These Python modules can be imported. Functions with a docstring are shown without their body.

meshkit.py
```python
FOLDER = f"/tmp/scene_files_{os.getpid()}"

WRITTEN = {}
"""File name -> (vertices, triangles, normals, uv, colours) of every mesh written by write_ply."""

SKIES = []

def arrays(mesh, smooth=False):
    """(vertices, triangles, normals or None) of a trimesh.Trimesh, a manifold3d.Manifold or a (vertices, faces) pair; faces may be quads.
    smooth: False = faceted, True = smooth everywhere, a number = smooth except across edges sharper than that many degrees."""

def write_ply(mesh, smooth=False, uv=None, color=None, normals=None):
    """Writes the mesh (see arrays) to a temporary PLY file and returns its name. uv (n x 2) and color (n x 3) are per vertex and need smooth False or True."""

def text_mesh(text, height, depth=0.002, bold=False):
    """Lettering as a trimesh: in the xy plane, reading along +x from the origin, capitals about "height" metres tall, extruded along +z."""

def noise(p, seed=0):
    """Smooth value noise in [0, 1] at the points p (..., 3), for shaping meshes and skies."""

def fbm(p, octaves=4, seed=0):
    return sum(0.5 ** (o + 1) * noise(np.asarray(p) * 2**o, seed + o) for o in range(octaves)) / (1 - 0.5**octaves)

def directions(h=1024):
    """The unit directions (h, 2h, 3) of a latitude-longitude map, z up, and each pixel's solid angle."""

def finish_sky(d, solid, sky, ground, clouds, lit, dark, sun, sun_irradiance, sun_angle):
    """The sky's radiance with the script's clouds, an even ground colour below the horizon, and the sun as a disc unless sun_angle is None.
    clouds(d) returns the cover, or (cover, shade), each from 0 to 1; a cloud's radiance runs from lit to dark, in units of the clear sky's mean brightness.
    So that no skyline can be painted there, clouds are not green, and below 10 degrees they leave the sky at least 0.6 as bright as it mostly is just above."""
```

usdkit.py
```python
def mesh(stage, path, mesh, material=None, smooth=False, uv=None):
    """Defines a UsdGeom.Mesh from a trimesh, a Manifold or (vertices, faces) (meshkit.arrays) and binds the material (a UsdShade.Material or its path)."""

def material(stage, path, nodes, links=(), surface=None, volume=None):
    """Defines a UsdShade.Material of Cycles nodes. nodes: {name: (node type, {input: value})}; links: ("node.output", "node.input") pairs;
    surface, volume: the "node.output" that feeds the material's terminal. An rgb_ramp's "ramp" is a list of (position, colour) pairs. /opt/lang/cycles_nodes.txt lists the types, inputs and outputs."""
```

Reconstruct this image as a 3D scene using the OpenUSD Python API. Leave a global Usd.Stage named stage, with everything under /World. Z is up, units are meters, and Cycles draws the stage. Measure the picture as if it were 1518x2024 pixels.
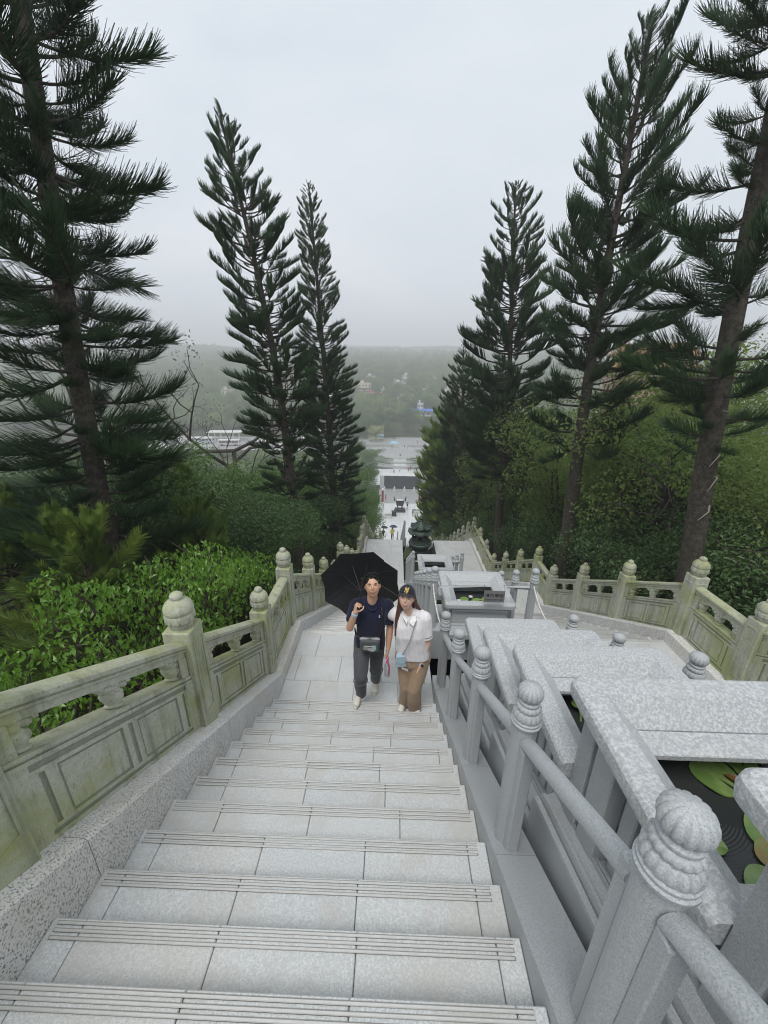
import math, random
import numpy as np
import trimesh
import manifold3d as m3
import usdkit, meshkit
from pxr import Usd, UsdGeom, UsdLux, UsdShade, Sdf, Gf, Vt

stage = Usd.Stage.CreateInMemory()
UsdGeom.SetStageUpAxis(stage, "Z"); UsdGeom.SetStageMetersPerUnit(stage, 1.0)
world = UsdGeom.Xform.Define(stage, "/World"); stage.SetDefaultPrim(world.GetPrim())
UsdGeom.Scope.Define(stage, "/World/Looks")
PI = math.pi

# ------------------------------------------------------------------ camera, sky, sun
EXPOSURE = 0.42
CAM_POS, CAM_YAW, CAM_PITCH, CAM_ROLL, CAM_F = (0.4509, -0.6924, 2.1809), 0.025, 0.3525, 0.0105, 780.0 / 1518.0
def camera_setup():
    c = UsdGeom.Camera.Define(stage, "/World/camera")
    fw = np.array([-math.sin(CAM_YAW) * math.cos(CAM_PITCH), math.cos(CAM_YAW) * math.cos(CAM_PITCH), -math.sin(CAM_PITCH)])
    r = np.array([math.cos(CAM_YAW), math.sin(CAM_YAW), 0]); u = np.cross(r, fw)
    r2 = r * math.cos(CAM_ROLL) + u * math.sin(CAM_ROLL); u2 = -r * math.sin(CAM_ROLL) + u * math.cos(CAM_ROLL)
    m = np.eye(4); m[0, :3], m[1, :3], m[2, :3], m[3, :3] = r2, u2, -fw, CAM_POS
    c.AddTransformOp().Set(Gf.Matrix4d(m.tolist()))
    c.CreateHorizontalApertureAttr(36.0); c.CreateVerticalApertureAttr(36.0 * 1024 / 769); c.CreateFocalLengthAttr(36.0 * CAM_F)
    c.CreateClippingRangeAttr((0.05, 100000.0)); c.CreateExposureAttr(EXPOSURE)
camera_setup()
SUN_EL, SUN_ROT = math.radians(62), math.radians(200)
def sky_setup():
    m = usdkit.material(stage, "/World/Looks/sky_overcast", {
        "sky": ("sky_texture", {"sky_type": "single_scattering", "sun_disc": False, "sun_elevation": SUN_EL, "sun_rotation": SUN_ROT, "air_density": 1.0, "aerosol_density": 2.0}),
        "tc": ("texture_coordinate", {}), "map": ("mapping", {"scale": (1.0, 1.0, 2.2)}),
        "n": ("noise_texture", {"scale": 1.9, "detail": 5.0, "roughness": 0.5, "distortion": 0.5}),
        "r": ("rgb_ramp", {"ramp": [(0.25, CLOUD_A), (0.75, CLOUD_B)]}),
        "mix": ("mix_color", {"fac": 0.97}), "bg": ("background_shader", {"strength": SKY_STRENGTH})},
        [("tc.generated", "map.vector"), ("map.vector", "n.vector"), ("n.fac", "r.fac"), ("sky.color", "mix.a"), ("r.color", "mix.b"), ("mix.result", "bg.color")], surface="bg.background")
    d = UsdLux.DomeLight.Define(stage, "/World/sky")
    UsdShade.MaterialBindingAPI.Apply(d.GetPrim()).Bind(m)
    d.GetPrim().SetCustomDataByKey("label", "even pale grey overcast sky above the foggy valley"); d.GetPrim().SetCustomDataByKey("category", "sky"); d.GetPrim().SetCustomDataByKey("kind", "structure")
    s = UsdLux.DistantLight.Define(stage, "/World/sun")
    s.CreateIntensityAttr(SUN_I); s.CreateAngleAttr(25.0); s.CreateColorAttr(Gf.Vec3f(1.0, 0.975, 0.94)); s.GetPrim().CreateAttribute("inputs:normalize", Sdf.ValueTypeNames.Bool).Set(True)
    dirn = np.array([math.sin(SUN_ROT) * math.cos(SUN_EL), math.cos(SUN_ROT) * math.cos(SUN_EL), math.sin(SUN_EL)])
    z = dirn; x = np.cross([0, 0, 1.0], z); x /= np.linalg.norm(x); y = np.cross(z, x)
    m4 = np.eye(4); m4[0, :3], m4[1, :3], m4[2, :3] = x, y, z
    s.AddTransformOp().Set(Gf.Matrix4d(m4.tolist()))
CLOUD_A, CLOUD_B = (5.2, 5.85, 6.5), (6.9, 7.2, 7.6)
SKY_STRENGTH, SUN_I = 0.1, 0.4
sky_setup()
HAZE_DENSITY = 0.00128

# ------------------------------------------------------------------ helpers
_names = {}
def numbered(parent, name):
    k = (str(parent), name); n = _names.get(k, 0); _names[k] = n + 1
    return f"{parent}/{name}" if n == 0 else f"{parent}/{name}_{n:03d}"
def path_of(p): return str(p.GetPath()) if hasattr(p, "GetPath") else str(p)
def tag(prim, label=None, cat=None, group=None, kind=None):
    prim = prim.GetPrim() if hasattr(prim, "GetPrim") else prim
    for k, v in (("label", label), ("category", cat), ("group", group), ("kind", kind)):
        if v: prim.SetCustomDataByKey(k, v)
    return prim
def thing(name, label=None, cat=None, loc=(0, 0, 0), rotz=0.0, scale=None, group=None, kind=None):
    x = UsdGeom.Xform.Define(stage, numbered("/World", name))
    x.AddTranslateOp().Set(Gf.Vec3d(*map(float, loc)))
    if rotz: x.AddRotateZOp().Set(math.degrees(rotz))
    if scale is not None: x.AddScaleOp().Set(Gf.Vec3f(*((scale,) * 3 if np.ndim(scale) == 0 else scale)))
    return tag(x, label, cat, group, kind)
def obj(name, mesh, mat, parent=None, smooth=False, label=None, cat=None, group=None, kind=None):
    p = numbered(path_of(parent) if parent is not None else "/World", name)
    m = usdkit.mesh(stage, p, mesh, mat, smooth=smooth)
    return tag(m, label, cat, group, kind)
def dup(root, loc, rotz=0.0, scale=None, label=None, group=None):
    was = root.GetCustomData(); nm = root.GetName()
    r = thing(nm.rsplit("_", 1)[0] if nm[-3:].isdigit() else nm, label or was.get("label"), was.get("category"), group=group or was.get("group"))
    r.GetReferences().AddInternalReference(root.GetPath()); r.SetInstanceable(True)
    x = UsdGeom.Xformable(r); x.ClearXformOpOrder()
    place(r, loc, rotz, scale)
    return r
def place(r, loc, rotz=0.0, scale=None):
    x = UsdGeom.Xformable(r)
    m = np.eye(4); s = (1, 1, 1) if scale is None else ((scale,) * 3 if np.ndim(scale) == 0 else scale)
    c, si = math.cos(rotz), math.sin(rotz)
    m[0, :3] = np.array([c, si, 0]) * s[0]; m[1, :3] = np.array([-si, c, 0]) * s[1]; m[2, 2] = s[2]; m[3, :3] = loc
    x.ClearXformOpOrder()
    for a in ("xformOp:translate", "xformOp:rotateZ", "xformOp:scale"):
        if r.HasAttribute(a): r.RemoveProperty(a)
    x.AddTransformOp().Set(Gf.Matrix4d(m.tolist()))
def cat(*ms):
    vs, fs, n = [], [], 0
    for v, f in ms:
        v = np.asarray(v, float); f = np.asarray(f, int)
        vs.append(v); fs.append(f + n); n += len(v)
    return np.vstack(vs), np.vstack(fs)
def box(x0, x1, y0, y1, z0, z1, bev=0.0):
    if bev <= 0:
        v = np.array([[x, y, z] for x in (x0, x1) for y in (y0, y1) for z in (z0, z1)], float)
        f = np.array([[0, 1, 3], [0, 3, 2], [4, 6, 7], [4, 7, 5], [0, 4, 5], [0, 5, 1], [2, 3, 7], [2, 7, 6], [0, 2, 6], [0, 6, 4], [1, 5, 7], [1, 7, 3]])
        return v, f
    b = bev; pts = []
    for x, sx in ((x0, 1), (x1, -1)):
        for y, sy in ((y0, 1), (y1, -1)):
            for z, sz in ((z0, 1), (z1, -1)):
                pts += [[x + sx * b, y + sy * b, z], [x + sx * b, y, z + sz * b], [x, y + sy * b, z + sz * b]]
    return hull(pts)
def hull(pts):
    m = m3.Manifold.hull_points(np.asarray(pts, float)).to_mesh()
    return np.array(m.vert_properties[:, :3], float), np.array(m.tri_verts, int)
def tf(m, loc=(0, 0, 0), rz=0.0, rx=0.0, ry=0.0, s=1.0):
    v = np.array(m[0], float) * s
    for ang, (a, b) in ((rx, (1, 2)), (ry, (2, 0)), (rz, (0, 1))):
        if ang:
            c, si = math.cos(ang), math.sin(ang); p, q = v[:, a].copy(), v[:, b].copy()
            v[:, a], v[:, b] = c * p - si * q, si * p + c * q
    return v + np.asarray(loc, float), m[1]
def shear(m, k, y0=0.0):
    v = np.array(m[0], float); v[:, 2] += k * (v[:, 1] - y0); return v, m[1]
def lathe(prof, n=16, flute=0.0, nf=0, fl=None, sharp=3):
    prof = np.asarray(prof, float); a = np.arange(n) * 2 * PI / n
    r = prof[:, 0][:, None] * np.ones(n)
    if nf:
        w = (fl if fl is not None else np.ones(len(prof)))[:, None]
        r = r * (1 - flute * w * (0.5 + 0.5 * np.cos(nf * a))[None, :] ** sharp)
    v = np.stack([r * np.cos(a), r * np.sin(a), np.repeat(prof[:, 1][:, None], n, 1)], -1).reshape(-1, 3)
    i, j = np.meshgrid(np.arange(len(prof) - 1), np.arange(n), indexing="ij")
    q = np.stack([i * n + j, i * n + (j + 1) % n, (i + 1) * n + (j + 1) % n, (i + 1) * n + j], -1).reshape(-1, 4)
    f = np.vstack([q[:, [0, 1, 2]], q[:, [0, 2, 3]]])
    k = len(v); v = np.vstack([v, [[0, 0, prof[0, 1]], [0, 0, prof[-1, 1]]]]); e = (len(prof) - 1) * n
    f = np.vstack([f, [[k, (j + 1) % n, j] for j in range(n)], [[k + 1, e + j, e + (j + 1) % n] for j in range(n)]])
    return v, f
def tube(pts, rad, n=6, caps=True):
    p = np.asarray(pts, float); rad = np.broadcast_to(rad, (len(p),))
    t = np.gradient(p, axis=0); t /= np.linalg.norm(t, axis=1, keepdims=True) + 1e-12
    a = np.zeros_like(p); ref = np.array([0, 0, 1.0]) if abs(t[0, 2]) < 0.9 else np.array([1.0, 0, 0])
    for i in range(len(p)):
        x = np.cross(t[i], ref); x /= np.linalg.norm(x) + 1e-12; a[i] = x; ref = np.cross(x, t[i])
    b = np.cross(t, a); ang = np.arange(n) * 2 * PI / n
    v = (p[:, None] + rad[:, None, None] * (np.cos(ang)[None, :, None] * a[:, None] + np.sin(ang)[None, :, None] * b[:, None])).reshape(-1, 3)
    i, j = np.meshgrid(np.arange(len(p) - 1), np.arange(n), indexing="ij")
    q = np.stack([i * n + j, (i + 1) * n + j, (i + 1) * n + (j + 1) % n, i * n + (j + 1) % n], -1).reshape(-1, 4)
    f = np.vstack([q[:, [0, 1, 2]], q[:, [0, 2, 3]]])
    if caps:
        k = len(v); v = np.vstack([v, p[0], p[-1]]); e = (len(p) - 1) * n
        f = np.vstack([f, [[k, j, (j + 1) % n] for j in range(n)], [[k + 1, e + (j + 1) % n, e + j] for j in range(n)]])
    return v, f
def extrude_x(poly, x0, x1):
    """polygon (y,z) counter-clockwise seen from +x, extruded along x."""
    from shapely.geometry import Polygon
    m = trimesh.creation.extrude_polygon(Polygon(poly), x1 - x0, engine="earcut")
    v = np.array(m.vertices); v = np.stack([v[:, 2] + x0, v[:, 0], v[:, 1]], -1)
    return v, np.array(m.faces)
def extrude_y(poly, y0, y1):
    """polygon (x,z) extruded along y."""
    from shapely.geometry import Polygon
    m = trimesh.creation.extrude_polygon(Polygon(poly), y1 - y0, engine="earcut")
    v = np.array(m.vertices); v = np.stack([v[:, 0], y1 - v[:, 2], v[:, 1]], -1)
    return v, np.array(m.faces)
def extrude_z(poly, z0, z1):
    from shapely.geometry import Polygon
    m = trimesh.creation.extrude_polygon(poly if hasattr(poly, "exterior") else Polygon(poly), z1 - z0, engine="earcut")
    v = np.array(m.vertices); v[:, 2] += z0
    return v, np.array(m.faces)

# ------------------------------------------------------------------ materials
LK = "/World/Looks/"
def speckle(name, base, light, dark, s1=55.0, s2=240.0, stain=None, stain_scale=1.2, stain_amt=0.5, rough=0.55, bump=0.15, dark_cut=(0.30, 0.40), light_amt=0.6, spec=0.4, up_moss=None, bscale=None, streak=None):
    """granite: blotches and grains, plus stains or moss with a shape of their own."""
    n = {"g": ("geometry", {}),
         "n1": ("noise_texture", {"scale": s1, "detail": 2.0, "roughness": 0.6}), "r1": ("rgb_ramp", {"ramp": [(0.42, (0, 0, 0)), (0.62, (1, 1, 1))]}),
         "n2": ("noise_texture", {"scale": s2, "detail": 1.0, "roughness": 0.5}), "r2": ("rgb_ramp", {"ramp": [(dark_cut[0], (1, 1, 1)), (dark_cut[1], (0, 0, 0))]}),
         "la": ("math", {"math_type": "multiply", "value2": light_amt}),
         "m1": ("mix_color", {"a": base, "b": light}), "m2": ("mix_color", {"b": dark}),
         "b": ("bump", {"strength": bump, "distance": 0.004}), "p": ("principled_bsdf", {"roughness": rough, "specular_ior_level": spec})}
    l = [("g.position", "n1.vector"), ("g.position", "n2.vector"), ("n1.fac", "r1.fac"), ("r1.color", "la.value1"), ("la.value", "m1.fac"), ("n2.fac", "r2.fac"), ("r2.color", "m2.fac"), ("m1.result", "m2.a"),
         ("n2.fac", "b.height"), ("b.normal", "p.normal")]
    last = "m2.result"
    if stain is not None:
        n |= {"n3": ("noise_texture", {"scale": stain_scale, "detail": 5.0, "roughness": 0.65, "distortion": 0.6}), "r3": ("rgb_ramp", {"ramp": [(0.45, (0, 0, 0)), (0.68, (1, 1, 1))]}),
              "sa": ("math", {"math_type": "multiply", "value2": stain_amt}), "m3": ("mix_color", {"b": stain})}
        l += [("g.position", "n3.vector"), ("n3.fac", "r3.fac"), ("r3.color", "sa.value1"), (last, "m3.a")]
        if up_moss:
            n |= {"sx": ("separate_xyz", {}), "mu": ("map_range", {"from_min": 0.3, "from_max": 0.95, "to_min": 0.0, "to_max": up_moss, "clamp": True}), "ad": ("math", {"math_type": "add", "use_clamp": True})}
            l += [("g.normal", "sx.vector"), ("sx.z", "mu.value"), ("mu.result", "ad.value2"), ("sa.value", "ad.value1"), ("ad.value", "m3.fac")]
        else:
            l += [("sa.value", "m3.fac")]
        last = "m3.result"
    if streak is not None:
        n |= {"ms": ("mapping", {"scale": (9.0, 9.0, 1.1)}), "n5": ("noise_texture", {"scale": 1.0, "detail": 5.0, "roughness": 0.7, "distortion": 0.3}), "r5": ("rgb_ramp", {"ramp": [(0.50, (0, 0, 0)), (0.72, (0.75, 0.75, 0.75))]}), "m5": ("mix_color", {"b": streak})}
        l += [("g.position", "ms.vector"), ("ms.vector", "n5.vector"), ("n5.fac", "r5.fac"), ("r5.color", "m5.fac"), (last, "m5.a")]; last = "m5.result"
    l.append((last, "p.base_color"))
    return usdkit.material(stage, LK + name, n, l, surface="p.BSDF")
def plain(name, col, rough=0.6, metal=0.0, var=0.0, vscale=8.0, spec=0.5, sheen=0.0, bump=0.0, bscale=40.0, **kw):
    n = {"p": ("principled_bsdf", {"base_color": col, "roughness": rough, "metallic": metal, "specular_ior_level": spec, "sheen_weight": sheen, **kw})}; l = []
    if var or bump: n["tc"] = ("texture_coordinate", {})
    if var:
        n |= {"n": ("noise_texture", {"scale": vscale, "detail": 3.0}), "m": ("mix_color", {"a": tuple(c * (1 - var) for c in col), "b": tuple(min(1, c * (1 + var)) for c in col)})}
        l += [("tc.object", "n.vector"), ("n.fac", "m.fac"), ("m.result", "p.base_color")]
    if bump:
        n |= {"n2": ("noise_texture", {"scale": bscale, "detail": 3.0}), "b": ("bump", {"strength": bump, "distance": 0.02})}
        l += [("tc.object", "n2.vector"), ("n2.fac", "b.height"), ("b.normal", "p.normal")]
    return usdkit.material(stage, LK + name, n, l, surface="p.BSDF")
def leaf(name, a, b, rough=0.45, trans=0.3, island=True, spec=0.4, tint=None, scale=0.5):
    """leaf colours vary by leaf (island) and by clump (noise in space)."""
    tint = tint or tuple(min(1, x * 1.6) for x in b)
    n = {"g": ("geometry", {}), "oi": ("object_info", {}), "n": ("noise_texture", {"scale": scale, "detail": 3.0}),
         "av": ("math", {"math_type": "multiply_add", "value2": 0.55, "value3": 0.0}), "av2": ("math", {"math_type": "multiply_add", "value2": 0.7, "use_clamp": True}),
         "m": ("mix_color", {"a": a, "b": b}), "p": ("principled_bsdf", {"roughness": rough, "specular_ior_level": spec}), "t": ("translucent_bsdf", {}),
         "h": ("hsv", {"value": 1.5, "saturation": 1.1}), "mc": ("mix_closure", {"fac": trans})}
    l = [("g.position", "n.vector"), ("n.fac", "av.value1"), ("g.random_per_island", "av2.value1") if island else ("oi.random", "av2.value1"), ("av.value", "av2.value3"),
         ("av2.value", "m.fac"), ("m.result", "p.base_color"), ("m.result", "h.color"), ("h.color", "t.color"), ("p.BSDF", "mc.closure1"), ("t.BSDF", "mc.closure2")]
    return usdkit.material(stage, LK + name, n, l, surface="mc.closure")
M = {}
M["granite"] = speckle("pale_granite", (0.35, 0.365, 0.375), (0.60, 0.61, 0.615), (0.25, 0.26, 0.265), s1=75, s2=230, light_amt=0.68, rough=0.5, stain=(0.40, 0.40, 0.33), stain_scale=1.8, stain_amt=0.22)
M["granite_fence"] = speckle("grey_granite", (0.34, 0.36, 0.37), (0.49, 0.505, 0.515), (0.23, 0.24, 0.25), s1=150, s2=300, light_amt=0.6, rough=0.5, stain=(0.36, 0.355, 0.32), stain_scale=2.2, stain_amt=0.25)
M["granite_step"] = speckle("step_granite", (0.47, 0.485, 0.485), (0.61, 0.62, 0.61), (0.30, 0.31, 0.31), s1=95, s2=260, light_amt=0.8, rough=0.44, bump=0.08, stain=(0.42, 0.40, 0.355), stain_scale=2.1, stain_amt=0.7, dark_cut=(0.33, 0.42))
M["granite_step_2"] = speckle("step_granite_greyer", (0.45, 0.468, 0.472), (0.59, 0.602, 0.60), (0.28, 0.295, 0.30), s1=95, s2=260, light_amt=0.8, rough=0.40, bump=0.08, stain=(0.41, 0.395, 0.355), stain_scale=2.1, stain_amt=0.7, dark_cut=(0.33, 0.42))
M["granite_step_3"] = speckle("step_granite_warm", (0.465, 0.475, 0.47), (0.60, 0.605, 0.595), (0.30, 0.305, 0.30), s1=95, s2=260, light_amt=0.8, rough=0.46, bump=0.08, stain=(0.43, 0.41, 0.36), stain_scale=1.7, stain_amt=0.5, dark_cut=(0.33, 0.42))
M["granite_kerb"] = speckle("pepper_granite", (0.66, 0.655, 0.63), (0.76, 0.75, 0.73), (0.13, 0.135, 0.135), s1=110, s2=125, light_amt=0.6, rough=0.65, bump=0.25, dark_cut=(0.385, 0.43), stain=(0.40, 0.33, 0.22), stain_scale=0.9, stain_amt=0.35)
M["mossy"] = speckle("mossy_stone", (0.405, 0.41, 0.33), (0.50, 0.505, 0.44), (0.25, 0.265, 0.185), s1=26, s2=120, light_amt=0.6, rough=0.75, bump=0.35, stain=(0.28, 0.31, 0.10), stain_scale=1.7, stain_amt=0.75, up_moss=0.3, streak=(0.13, 0.14, 0.10))
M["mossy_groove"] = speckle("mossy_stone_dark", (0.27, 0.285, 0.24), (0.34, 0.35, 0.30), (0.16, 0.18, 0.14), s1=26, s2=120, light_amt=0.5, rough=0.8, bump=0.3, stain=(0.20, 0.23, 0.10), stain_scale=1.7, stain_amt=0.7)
M["joint"] = plain("dark_joint", (0.10, 0.10, 0.095), 0.9)
M["steel"] = plain("worn_steel", (0.58, 0.575, 0.55), 0.5, 0.65, var=0.12, vscale=30)
M["bed"] = plain("strip_groove", (0.24, 0.23, 0.21), 0.7, var=0.3, vscale=12)
M["water"] = usdkit.material(stage, LK + "pond_water", {"g": ("geometry", {}), "mp": ("mapping", {"location": (-1.80, -0.62, -0.34)}), "w": ("wave_texture", {"wave_type": "rings", "rings_direction": "spherical", "scale": 26.0, "distortion": 0.6, "detail": 1.0}),
    "b": ("bump", {"strength": 0.18, "distance": 0.004}), "p": ("principled_bsdf", {"base_color": (0.042, 0.047, 0.046), "roughness": 0.06, "ior": 1.33, "specular_ior_level": 0.5})},
    [("g.position", "mp.vector"), ("mp.vector", "w.vector"), ("w.fac", "b.height"), ("b.normal", "p.normal")], surface="p.BSDF")
M["bronze"] = plain("green_bronze", (0.05, 0.075, 0.062), 0.55, 0.3, var=0.45, vscale=14, bump=0.2)
M["bark"] = speckle("pine_bark", (0.055, 0.046, 0.038), (0.11, 0.095, 0.08), (0.02, 0.017, 0.014), s1=14, s2=50, light_amt=0.7, rough=0.9, bump=0.9, stain=(0.07, 0.075, 0.045), stain_scale=2.0, stain_amt=0.4, spec=0.2)
M["soil"] = speckle("leaf_litter", (0.05, 0.055, 0.028), (0.07, 0.08, 0.035), (0.02, 0.02, 0.012), s1=1.5, s2=9, rough=0.95, bump=0.6, spec=0.1)
M["needle"] = leaf("pine_needles", (0.018, 0.042, 0.020), (0.048, 0.095, 0.034), rough=0.5, trans=0.15, island=False, scale=0.9)
M["needle_bright"] = leaf("pine_needles_fresh", (0.06, 0.125, 0.03), (0.20, 0.28, 0.05), rough=0.5, trans=0.2, island=False, scale=0.8)
M["leaf_shrub"] = leaf("shrub_leaves", (0.085, 0.18, 0.028), (0.28, 0.46, 0.08), rough=0.32, trans=0.35, spec=0.55, scale=1.1)
M["leaf_dark"] = leaf("dark_leaves", (0.03, 0.068, 0.022), (0.125, 0.20, 0.055), rough=0.45, trans=0.25, scale=0.35)
M["leaf_mid"] = leaf("green_leaves", (0.06, 0.12, 0.03), (0.16, 0.25, 0.06), rough=0.5, trans=0.42, scale=0.3)
M["leaf_olive"] = leaf("olive_leaves", (0.11, 0.165, 0.045), (0.25, 0.31, 0.095), rough=0.5, trans=0.45, scale=0.3)
M["leaf_far"] = leaf("far_leaves", (0.04, 0.085, 0.025), (0.20, 0.27, 0.085), rough=0.6, trans=0.2, island=False, scale=0.012)
M["leaf_pale"] = leaf("pale_blossom", (0.22, 0.27, 0.10), (0.55, 0.54, 0.30), rough=0.6, trans=0.2, scale=0.3)
M["leaf_brown"] = leaf("brownish_leaves", (0.07, 0.065, 0.035), (0.15, 0.135, 0.075), rough=0.6, trans=0.3, scale=0.4)

# ------------------------------------------------------------------ levels of the stair
T, R, AX = 0.29, 0.1656, 1.94
PROF = [(-4.0, 2.29), (0, 0), (3.19, -1.8216), (3.2, -1.987), (4.81, -1.987), (9.16, -4.471), (9.17, -4.637), (10.85, -4.637), (15.2, -7.12), (15.21, -7.287), (20.4, -7.287), (30.6, -13.2), (30.61, -13.25), (32.2, -13.25),
        (41.2, -18.45), (41.21, -18.55), (45.5, -18.55), (54.0, -23.4), (55.5, -23.5), (66.8, -30.0), (68.5, -30.1), (78.9, -36.0), (79.0, -36.1), (230, -36.1)]
PY, PZ = np.array([p[0] for p in PROF]), np.array([p[1] for p in PROF])
def stair_z(y): return np.interp(y, PY, PZ)
PLAZA = -36.1
def ground(x, y):
    """height of the natural ground."""
    x, y = np.asarray(x, float), np.asarray(y, float)
    s = np.interp(y, [-40, -4, 0, 20.4, 45, 79, 110], [12, 2.3, 0, -8.2, -19.2, -36.3, -36.4])
    d = np.maximum(np.abs(x - AX) - 3.4, 0)
    side = s - 0.75 - np.where(x < AX, 0.24, 0.10) * np.minimum(d, 60) * (s > -36.2)
    side = np.maximum(side, np.minimum(s - 0.5, PLAZA - 0.35)) 
    side = side + 0.5 * (meshkit.fbm(np.stack([x * 0.15, y * 0.15, 0 * x], -1), 3) - 0.5) * np.clip(d / 4, 0, 1) * np.clip((s + 36.4) / 3, 0.1, 1)
    under = stair_z(y) - 1.2
    k = np.clip((np.abs(x - AX) - 3.0) / 0.35, 0, 1)
    z = np.where(y < 85, under * (1 - k) + side * k, PLAZA - 0.35)
    far = np.interp(y, [225, 300, 400, 520, 700, 900, 1100, 1500, 1950], [0, 8, 19, 30, 43, 57, 71, 97, 118])
    hump = (meshkit.fbm(np.stack([x / 160.0, y / 160.0, 0 * x + 3.3], -1), 4) - 0.5) * (9 * np.clip((y - 240) / 300, 0, 1) + 46 * np.clip((y - 700) / 700, 0, 1))
    return z + far + hump
def terrain():
    xs = np.unique(np.concatenate([np.linspace(-1600, -60, 70), np.linspace(-60, -6, 50), np.linspace(-6, 10, 50), np.linspace(10, 60, 45), np.linspace(60, 1600, 70)]))
    ys = np.unique(np.concatenate([np.linspace(-12, 24, 60), np.linspace(24, 90, 50), np.linspace(90, 240, 40), np.linspace(240, 1950, 110)]))
    X, Y = np.meshgrid(xs, ys); Z = ground(X, Y)
    v = np.stack([X, Y, Z], -1).reshape(-1, 3); n, m = X.shape
    i, j = np.meshgrid(np.arange(n - 1), np.arange(m - 1), indexing="ij"); a = i * m + j
    q = np.stack([a, a + 1, a + m + 1, a + m], -1).reshape(-1, 4)
    obj("hillside", (v, np.vstack([q[:, [0, 1, 2]], q[:, [0, 2, 3]]])), M["soil"], smooth=True, label="wooded hillside falling away beside the stairs to the valley and rising to the far hills", cat="hillside", kind="structure")
terrain()

# ------------------------------------------------------------------ stairs
rng = random.Random(11)
STEPM = [M["granite_step"], M["granite_step_2"], M["granite_step_3"], M["granite_step"]]
def flight(root, x0, x1, y0, z0, ks, parts=True, slab=0.61, strips=True):
    """ks: step numbers; the nose of step k stands at (y0 + k T, z0 - k R); the tread lies before it."""
    joined = []
    for k in ks:
        yn, z = y0 + k * T, z0 - k * R
        if not parts:
            joined.append(box(x0, x1, yn - T - 0.02, yn, z - R - 0.03, z)); continue
        yn += {1: 0.018, 0: 0.055, -1: 0.10, -2: 0.14, -3: 0.16, -4: 0.16, -5: 0.16}.get(k, 0.0) if y0 == 0.0 else 0.0
        yb = yn - T - 0.02
        off = rng.uniform(0.12, 0.5); xs = [x0] + [x0 + off + i * slab for i in range(int((x1 - x0 - off) / slab) + 1) if x0 + off + i * slab < x1 - 0.1] + [x1]
        for a, b in zip(xs[:-1], xs[1:]):
            obj("tread_slab", box(a + 0.0018, b - 0.0018, yb, yn, z - 0.045, z + rng.uniform(-0.0012, 0.0012), 0.004), rng.choice(STEPM), root)
            obj("riser_slab", box(a + 0.002, b - 0.002, yn - 0.03, yn - 0.008, z - R + 0.004, z - 0.047), rng.choice(STEPM), root)
        if strips:
            e = rng.uniform(0.0, 0.03)
            obj("strip_groove", cat(*[box(x0 + 0.03, x1 - 0.03 - e, yn - q - 0.008, yn - q + 0.0058, z - 0.01, z + 0.0028) for q in (0.016, 0.041, 0.066)]), M["bed"], root, kind="stuff")
            for q in (0.016, 0.041, 0.066):
                obj("steel_strip", box(x0 + 0.03 + rng.uniform(0, .006), x1 - 0.03 - e + rng.uniform(-0.008, 0.008), yn - q - 0.008, yn - q + 0.003, z - 0.005, z + 0.007, 0.002), M["steel"], root)
    if joined: obj("step_run", cat(*joined), M["granite_step"], root)
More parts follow.
